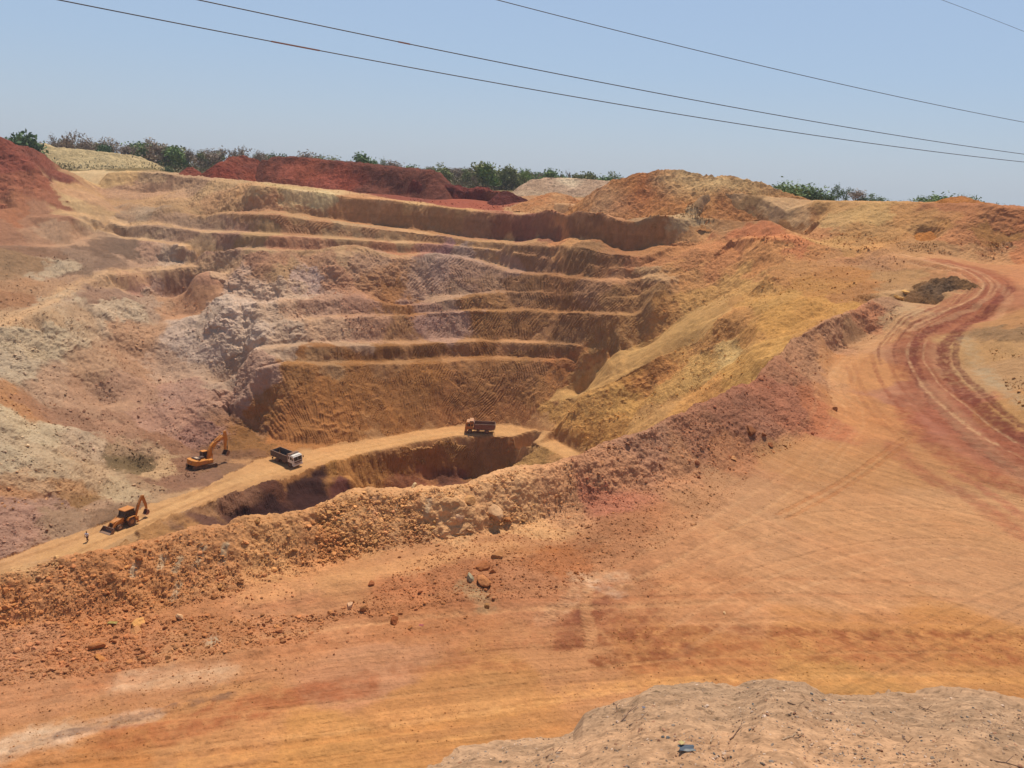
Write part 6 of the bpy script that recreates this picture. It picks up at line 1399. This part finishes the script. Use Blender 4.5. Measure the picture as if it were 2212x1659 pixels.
# ------------------------------------------------------------------ trees and bush beyond the rim
def leaf_mat(name, cols, tr=.25):
    m, nt, b = new_mat(name); N = nt.nodes; L = nt.links
    g = N.new('ShaderNodeNewGeometry'); r = N.new('ShaderNodeValToRGB'); e = r.color_ramp.elements
    e[0].position = 0; e[0].color = (*lin(cols[0]), 1); e[1].position = 1; e[1].color = (*lin(cols[-1]), 1)
    for k, c in enumerate(cols[1:-1]): q = e.new((k + 1) / (len(cols) - 1)); q.color = (*lin(c), 1)
    L.new(g.outputs['Random Per Island'], r.inputs['Fac']); L.new(r.outputs[0], b.inputs['Base Color'])
    b.inputs['Roughness'].default_value = .7; b.inputs['Specular IOR Level'].default_value = .15
    return m
M_lg = leaf_mat('green_leaves', ['5E7040', '7A8C50', '687C44', '90A05C']); M_ld = leaf_mat('dark_leaves', ['4C5E38', '607444', '546840', '708450'])
M_lb = leaf_mat('dry_leaves', ['86705C', 'A08A72', '907864', 'A8967A']); M_lo = leaf_mat('olive_leaves', ['747444', '8A8A54', '9A985E', '686C40'])
M_ly = leaf_mat('fresh_leaves', ['6C8438', '84984A', '5C7030', '98A656']); M_bark = paint('grey_bark', '5E5046', .9, .1)
def leaves(cent, n, size, rng, flat=.6):
    V = np.empty((n * 4, 3)); Fq = np.arange(n * 4).reshape(n, 4)
    d = rng.normal(size=(n, 3)); d[:, 2] = np.abs(d[:, 2]) * flat + .2; d /= np.linalg.norm(d, axis=1)[:, None]
    u = np.cross(d, rng.normal(size=(n, 3))); u /= np.linalg.norm(u, axis=1)[:, None]; v = np.cross(d, u)
    s = size * rng.uniform(.5, 1.25, (n, 1))
    V[0::4] = cent - u * s; V[1::4] = cent + v * s * .55; V[2::4] = cent + u * s; V[3::4] = cent - v * s * .55
    return V, Fq
def tree_proto(kind, seed):
    """unit tree, about 1 high; returns trunk and crown meshes"""
    rng = np.random.default_rng(seed); TV, TF = [], []; tips = []
    def limb(p, d, L_, r, lev):
        n = 4; P = [np.array(p)]; dd = np.array(d)
        for k in range(n): dd = dd + rng.normal(size=3) * .13; dd /= np.linalg.norm(dd); P.append(P[-1] + dd * L_ / n)
        V, Fc = tube(P, r, r * .55, 4 if lev else 6); o = len(TV); TV.extend(V); TF.extend([tuple(i + o for i in f) for f in Fc])
        tips.append((P[-1], lev)); tips.append((P[2], lev))
        if lev < (3 if kind in ('bare', 'spiky') else 2):
            for _ in range(rng.integers(3, 5)):
                q = P[rng.integers(2, 5)]; a = rng.uniform(0, 6.28); sp = rng.uniform(.5, 1.0)
                nd = dd * .75 + np.array([math.cos(a) * sp, math.sin(a) * sp, rng.uniform(.1, .6)]); nd /= np.linalg.norm(nd)
                limb(q, nd, L_ * rng.uniform(.5, .72), r * .5, lev + 1)
    if kind == 'bush':
        for _ in range(5):
            a = rng.uniform(0, 6.28); limb((0, 0, 0), (math.cos(a) * .5, math.sin(a) * .5, .8), .4, .014, 1)
    else:
        limb((0, 0, 0), (rng.normal() * .06, rng.normal() * .06, 1), .42 if kind != 'slim' else .6, .022, 0)
    T = np.array(TV)
    hi = [t for t, l in tips if l >= 1 and t[2] > .12] or [t for t, l in tips]
    C0 = np.array(hi); zt = max(C0[:, 2].max(), .3)
    if kind in ('bare',): nl, sz, spread = 800, .028, .06
    elif kind == 'spiky': nl, sz, spread = 520, .030, .06
    elif kind == 'slim': nl, sz, spread = 420, .034, .05
    elif kind == 'bush': nl, sz, spread = 1800, .035, .10
    else: nl, sz, spread = 1500, .045, .09
    c = C0[rng.integers(0, len(C0), nl)] + rng.normal(size=(nl, 3)) * spread
    # clumps
    if kind in ('leafy', 'bush'):
        ctr = C0[rng.integers(0, len(C0), 14)]; k = rng.integers(0, 14, nl // 2); c[:nl // 2] = ctr[k] + rng.normal(size=(nl // 2, 3)) * spread * .8
    c[:, 2] = np.maximum(c[:, 2], .06 if kind == 'bush' else .18)
    V, Fq = leaves(c, nl, sz, rng)
    top_ = V[:, 2].max(); V /= top_; T = T / top_
    return T, TF, V, Fq
PROTO = {}
def get_proto(kind, mat, k):
    key_ = (kind, mat.name, k)
    if key_ not in PROTO:
        T, TF, V, Fq = tree_proto(kind, 900 + k * 37 + len(kind) * 5)
        me = bpy.data.meshes.new('trunk'); me.from_pydata([tuple(q) for q in T], [], TF); me.materials.append(M_bark)
        o = mesh_np('crown', V, Fq, mat); mc = o.data; bpy.data.objects.remove(o)
        PROTO[key_] = (me, mc)
    return PROTO[key_]
ntree = 0
def tree(name, px, ytop, Y, kind, mat, label, group=None, wide=1.0, zb=None):
    global ntree
    P = pt(px, ytop, Y); zb_ = float(hz(P[0:1], P[1:2])[0]) - .2 if zb is None else zb
    h_ = max(2.0, P[2] - zb_); k = ntree % 4; ntree += 1
    me, mc = get_proto(kind, mat, k)
    w_ = wide * h_ * (1.25 if kind == 'bush' else 1.0)
    root = empty(name, (P[0], P[1], zb_), RNG.uniform(0, 6.28), label, 'bush' if 'bush' in name or 'shrub' in name else 'tree', group)
    for nm, m_ in (('trunk', me), ('crown', mc)):
        o = bpy.data.objects.new(nm, m_); C.objects.link(o); o.parent = root
    root.scale = (w_, w_, h_)
    return root
TL = [ # notable trees: name, x, top y, distance, kind, leaves, width, label
 ('leafy_tree',12,274,262,'leafy',M_ld,1.0,'large dark green tree behind the red heap at the left edge'),
 ('leafy_tree',48,287,275,'leafy',M_ld,1.0,'lower dark green tree beside the large one at the left edge'),
 ('dry_tree',72,290,290,'bare',M_lb,1.3,'grey brown tree just right of the green trees at the left edge'),
 ('bare_tree',112,285,330,'slim',M_lb,.6,'thin reddish tree standing alone above the left wood'),
 ('bare_tree',137,277,325,'spiky',M_lb,.8,'tall dark spindly tree, the highest in the left wood'),
 ('bare_tree',182,291,330,'bare',M_lb,1.2,'first of the wide reddish bare trees over the cream bank'),
 ('leafy_tree',226,305,325,'leafy',M_ld,1.0,'small green tree over the right half of the cream bank'),
 ('bare_tree',246,295,335,'bare',M_lb,1.3,'leaning bare brown tree over the right half of the cream bank'),
 ('leafy_tree',289,306,320,'leafy',M_lg,.9,'green tree with an uneven top above the right end of the cream bank'),
 ('leafy_tree',310,309,325,'leafy',M_ld,1.1,'dark green tree touching the big bare tree right of the cream bank'),
 ('bare_tree',331,295,318,'bare',M_lb,1.5,'big many branched bare tree right of the cream bank'),
 ('bare_tree',360,308,322,'bare',M_lb,1.2,'brown bare tree on the right shoulder of the big bare one'),
 ('leafy_tree',388,315,330,'leafy',M_ly,1.0,'light green tree above the two black buffalo'),
 ('bare_tree',405,316,330,'bare',M_lb,1.0,'pale bare tree just right of the light green one above the buffalo'),
 ('bare_tree',451,318,322,'bare',M_lb,1.5,'wide pale bare tree above the left foot of the rubble heap'),
 ('bare_tree',480,314,318,'spiky',M_lb,1.3,'dark bare tree directly above the rounded red rubble heap'),
 ('bare_tree',507,312,320,'spiky',M_lb,1.0,'tall dark bare tree over the crest of the rounded red rubble heap'),
 ('bare_tree',526,313,325,'slim',M_lb,.5,'thin reddish spire of a tree over the rounded red rubble heap'),
 ('bare_tree',563,322,322,'bare',M_lb,1.2,'bare tree in the dip between the two large red heaps'),
 ('leafy_tree',588,324,320,'slim',M_ld,.8,'dark narrow tree at the left end of the long stockpile'),
 ('bare_tree',630,329,325,'spiky',M_ld,1.0,'small spindly tree showing over the left part of the long stockpile'),
 ('bare_tree',665,322,330,'bare',M_lb,1.6,'broad pale bare tree over the left part of the long stockpile'),
 ('leafy_tree',690,333,330,'leafy',M_lg,1.0,'low green tree right of the broad pale bare tree'),
 ('leafy_tree',719,333,322,'bare',M_lo,1.5,'grey green airy tree over the middle of the long stockpile'),
 ('leafy_tree',756,346,318,'leafy',M_ld,.9,'tiny dark green treetop just over the long stockpile'),
 ('leafy_tree',791,326,312,'leafy',M_lg,1.15,'bright green tree standing highest above the long stockpile'),
 ('leafy_tree',803,338,314,'leafy',M_lg,.9,'lower green tree against the right side of the highest one'),
 ('bare_tree',819,337,320,'spiky',M_lo,.8,'slender tree with a flat tuft right of the highest green tree'),
 ('bare_tree',844,344,322,'bare',M_lb,1.5,'rounded purplish bare tree right of the highest green tree'),
 ('leafy_tree',884,353,325,'leafy',M_ly,1.3,'yellow green tree above the right shoulder of the stockpile'),
 ('bare_tree',951,349,330,'bare',M_lo,1.5,'pale airy tree above the maroon bank'),
 ('leafy_tree',1046,347,318,'leafy',M_lo,1.2,'grey green round tree left of a bright green one in the middle wood'),
 ('leafy_tree',1071,350,315,'leafy',M_ly,1.0,'bright green tree with a clear trunk in the middle wood'),
 ('leafy_tree',1110,354,325,'leafy',M_lo,1.2,'grey green tree with a flat top left of the pale gravel heap'),
 ('leafy_tree',1135,360,320,'slim',M_ly,1.0,'light green tree just left of the pale gravel heap'),
 ('leafy_tree',1196,362,322,'leafy',M_lg,.9,'green tree with an open forked crown over the pale gravel heap'),
 ('bare_tree',1212,368,325,'slim',M_lb,.6,'thin bare tree over the pale gravel heap'),
 ('bare_tree',1235,365,325,'slim',M_lb,.7,'second thin bare tree, over the middle of the gravel heap'),
 ('leafy_tree',1249,369,322,'leafy',M_lo,1.1,'dull round tree over the middle of the gravel heap'),
 ('leafy_tree',1286,370,322,'leafy',M_lo,1.1,'grey tree over the right part of the gravel heap'),
 ('bare_tree',1305,365,325,'spiky',M_lo,.9,'taller spindly tree over the right part of the gravel heap'),
 ('leafy_tree',1320,378,320,'leafy',M_lg,1.5,'low spreading green tree where the gravel heap meets the tan hill'),
 ('leafy_tree',1347,377,318,'leafy',M_lg,.9,'small green treetop at the left foot of the tan hill skyline')]
for nm, px, yt, Y, kd, mt, wd, lab in TL: tree(nm, px, yt, Y, kd, mt, lab, None, wd)
# bushes on the right hand skyline
zr = CAMZ - 5.5
def rb(nm, px, yt, Y, kd, mt, wd, lab): tree(nm, px, yt, Y, kd, mt, lab, None, wd, zr)
rb('round_bush', 1728, 382, 214, 'bush', M_lg, 1.45, 'largest round green bush on the right hand skyline')
rb('round_bush', 1704, 390, 216, 'bush', M_lg, 1.1, 'smaller part round bush against the left of the largest one')
rb('round_bush', 1757, 402, 212, 'bush', M_ld, 1.2, 'dark green bush in the gap right of the largest round bush')
rb('round_bush', 1778, 406, 214, 'bush', M_ld, 1.3, 'low dark green bush under the open branched tree on the right skyline')
rb('open_tree', 1802, 393, 216, 'spiky', M_ld, .9, 'open branched dark tree right of the round bushes')
rb('open_tree', 1831, 402, 218, 'spiky', M_ld, .9, 'second open branched tree, with a flat tuft on top')
rb('dry_bush', 1852, 406, 218, 'bare', M_lb, 2.0, 'grey leafless bush between the open branched trees and the spiky one')
rb('spiky_bush', 1880, 417, 216, 'bush', M_ld, 1.5, 'dark bush left of the spiky pale green one')
rb('spiky_bush', 1900, 415, 216, 'spiky', M_lg, 1.3, 'spiky green bush tapering to the right on the skyline')
rb('low_bush', 1918, 429, 214, 'bush', M_ld, .9, 'lowest dark bush at the right end of the skyline row')
rb('small_bush', 1949, 431, 214, 'bush', M_ld, .45, 'tiny dark bush alone on the bare part of the right skyline')
rb('green_bush', 2012, 418, 212, 'bush', M_lg, 1.3, 'green bush at the left of the row behind the orange mound')
rb('green_bush', 2036, 414, 212, 'bush', M_lg, 1.3, 'green bush second in the row behind the orange mound')
rb('green_bush', 2060, 412, 212, 'bush', M_ly, 1.3, 'tallest green bush of the row behind the orange mound')
rb('green_bush', 2094, 417, 212, 'bush', M_lg, .9, 'green bush at the right of the row behind the orange mound')
rb('small_bush', 2158, 434, 208, 'bush', M_ld, .7, 'dark small bush right of the orange mound')
rb('small_bush', 2186, 441, 208, 'bare', M_lb, .9, 'dry tuft at the far right of the skyline')
# the wood behind: single trees that nothing tells apart within their stretch
TOPL = [(0,290),(80,298),(150,298),(250,303),(330,306),(450,322),(560,330),(640,338),(700,344),(800,350),(880,358),(950,360),(1050,362),(1150,370),(1250,379),(1360,388)]
def stretch(px): 
    for lim, s_ in ((130, 'behind the dark red heap'), (350, 'above the cream bank'), (580, 'above the rounded red rubble heap'), (900, 'above the long red stockpile'), (1160, 'in the wood between stockpile and gravel heap'), (3000, 'above the gravel heap')):
        if px < lim: return s_
for i in range(225):
    px = RNG.uniform(-30, 1365); 
    if RNG.uniform() < .35: px = RNG.uniform(880, 1180)
    yt = np.interp(px, *zip(*TOPL)) + RNG.uniform(-2, 14); Y = RNG.uniform(318, 400)
    q = RNG.uniform()
    if q < .45: tree('bare_tree', px, yt, Y, 'bare', M_lb, 'one of the grey brown leafless trees ' + stretch(px), 'leafless trees ' + stretch(px), RNG.uniform(.9, 1.5))
    elif q < .75: tree('olive_tree', px, yt, Y, 'leafy', M_lo, 'one of the dull olive trees ' + stretch(px), 'olive trees ' + stretch(px), RNG.uniform(.9, 1.5))
    elif q < .9: tree('leafy_tree', px, yt, Y, 'leafy', M_lg, 'one of the small green trees ' + stretch(px), 'green trees ' + stretch(px), RNG.uniform(.8, 1.3))
    else: tree('fresh_tree', px, yt, Y, 'leafy', M_ly, 'one of the yellow green trees ' + stretch(px), 'yellow green trees ' + stretch(px), RNG.uniform(.8, 1.3))
# the single shrub by the cream bank
tree('shrub', 362, 356, 286, 'bush', M_ld, 'small dark shrub at the right foot of the cream bank', None, .8)
# undergrowth
rng = np.random.default_rng(5); VV, FF = [], []; o_ = 0; n = 3400
ang = np.radians(rng.uniform(-42, 14, n)); r_ = rng.uniform(308, 440, n); X, Y = r_ * np.sin(ang), r_ * np.cos(ang); Zg = hz(X, Y)
keep_ = ~((r_ < 325) & (fbm(X, Y, X * 0, 14, 2, 4) > .1)) 
big_ = fbm(X, Y, X * 0, 18, 3, 9)
cs_, sz_ = [], []
for k in np.where(keep_)[0]:
    h_ = rng.uniform(1.6, 5.0) * (1 + .5 * big_[k]); m_ = 44
    c = rng.normal(size=(m_, 3)) * np.array([h_ * .6, h_ * .6, h_ * .35]); c[:, 2] = np.abs(c[:, 2] + h_ * .3)
    cs_.append(c + np.array([X[k], Y[k], Zg[k]])); 
cc = np.vstack(cs_); V, Fq = leaves(cc, len(cc), .38, rng)
M_scrub = leaf_mat('scrub_leaves', ['867654', '706642', '94845E', '64623C', '7E704E', '9C8C66'])
tag(mesh_np('scrub', V, Fq, M_scrub), 'dry brown and olive scrub under the far trees', None, None, 'stuff')
# ------------------------------------------------------------------ the dusty air
m, nt_, b_ = new_mat('dusty_air'); nt_.nodes.remove(b_)
pv = nt_.nodes.new('ShaderNodeVolumePrincipled'); pv.inputs['Density'].default_value = .00018; pv.inputs['Color'].default_value = (.78, .82, .88, 1); pv.inputs['Anisotropy'].default_value = .2
nt_.links.new(pv.outputs[0], nt_.nodes['Material Output'].inputs['Volume'])
hb_ = MB().box(-900, 900, -60, 900, CAMZ - 66, CAMZ + 30).build('haze', m); tag(hb_, 'thin pale dust in the air over the pit', None, None, 'stuff')
# ------------------------------------------------------------------ light
SUN_EL, SUN_AZ = math.radians(66), math.radians(12)      # azimuth from +Y towards +X
w = bpy.data.worlds.new("World"); bpy.context.scene.world = w; w.use_nodes = True
nt = w.node_tree; bg = nt.nodes['Background']; sky = nt.nodes.new('ShaderNodeTexSky'); sky.sky_type = 'NISHITA'; sky.sun_disc = False
sky.sun_elevation = SUN_EL; sky.sun_rotation = SUN_AZ; sky.air_density = 1.0; sky.dust_density = 0.6; sky.ozone_density = 1.5
# dust in the air turns the lower sky a pale milky blue
tc = nt.nodes.new('ShaderNodeTexCoord'); sp = nt.nodes.new('ShaderNodeSeparateXYZ'); rp = nt.nodes.new('ShaderNodeValToRGB')
nt.links.new(tc.outputs['Generated'], sp.inputs[0]); nt.links.new(sp.outputs['Z'], rp.inputs['Fac'])
e = rp.color_ramp.elements; e[0].position = 0.0; e[0].color = (4.6, 5.45, 6.6, 1); e[1].position = .36; e[1].color = (3.55, 5.0, 7.6, 1)
m_ = rp.color_ramp.elements.new(.12); m_.color = (4.0, 5.35, 7.3, 1)
for p_, c_k in ((.36, (3.1, 4.8, 7.8)), (.55, (1.3, 2.3, 4.4)), (.95, (.8, 1.5, 3.4))):
    q_ = e.new(p_); q_.color = (*c_k, 1)
for el in e: el.color = (el.color[0] / 10, el.color[1] / 10, el.color[2] / 10, 1)
sc10 = nt.nodes.new('ShaderNodeVectorMath'); sc10.operation = 'SCALE'; sc10.inputs['Scale'].default_value = 10; nt.links.new(rp.outputs[0], sc10.inputs[0])
mx = nt.nodes.new('ShaderNodeMix'); mx.data_type = 'RGBA'; mx.inputs['Factor'].default_value = .8
nt.links.new(sky.outputs[0], mx.inputs['A']); nt.links.new(sc10.outputs[0], mx.inputs['B'])
nt.links.new(mx.outputs['Result'], bg.inputs[0]); bg.inputs[1].default_value = 0.10
sl = bpy.data.lights.new('sun', 'SUN'); sl.energy = 4.9; sl.angle = math.radians(0.53); sl.color = (1, .95, .87)
so = bpy.data.objects.new('sun', sl); C.objects.link(so)
sd = Vector((math.sin(SUN_AZ) * math.cos(SUN_EL), math.cos(SUN_AZ) * math.cos(SUN_EL), math.sin(SUN_EL)))
so.rotation_euler = sd.to_track_quat('Z', 'Y').to_euler(); so.location = (0, 0, 80)
sc = bpy.context.scene
sc.view_settings.view_transform = 'Standard'; sc.view_settings.look = 'None'; sc.view_settings.exposure = 0; sc.view_settings.gamma = 1
sc.cycles.max_bounces = 4; sc.cycles.diffuse_bounces = 2
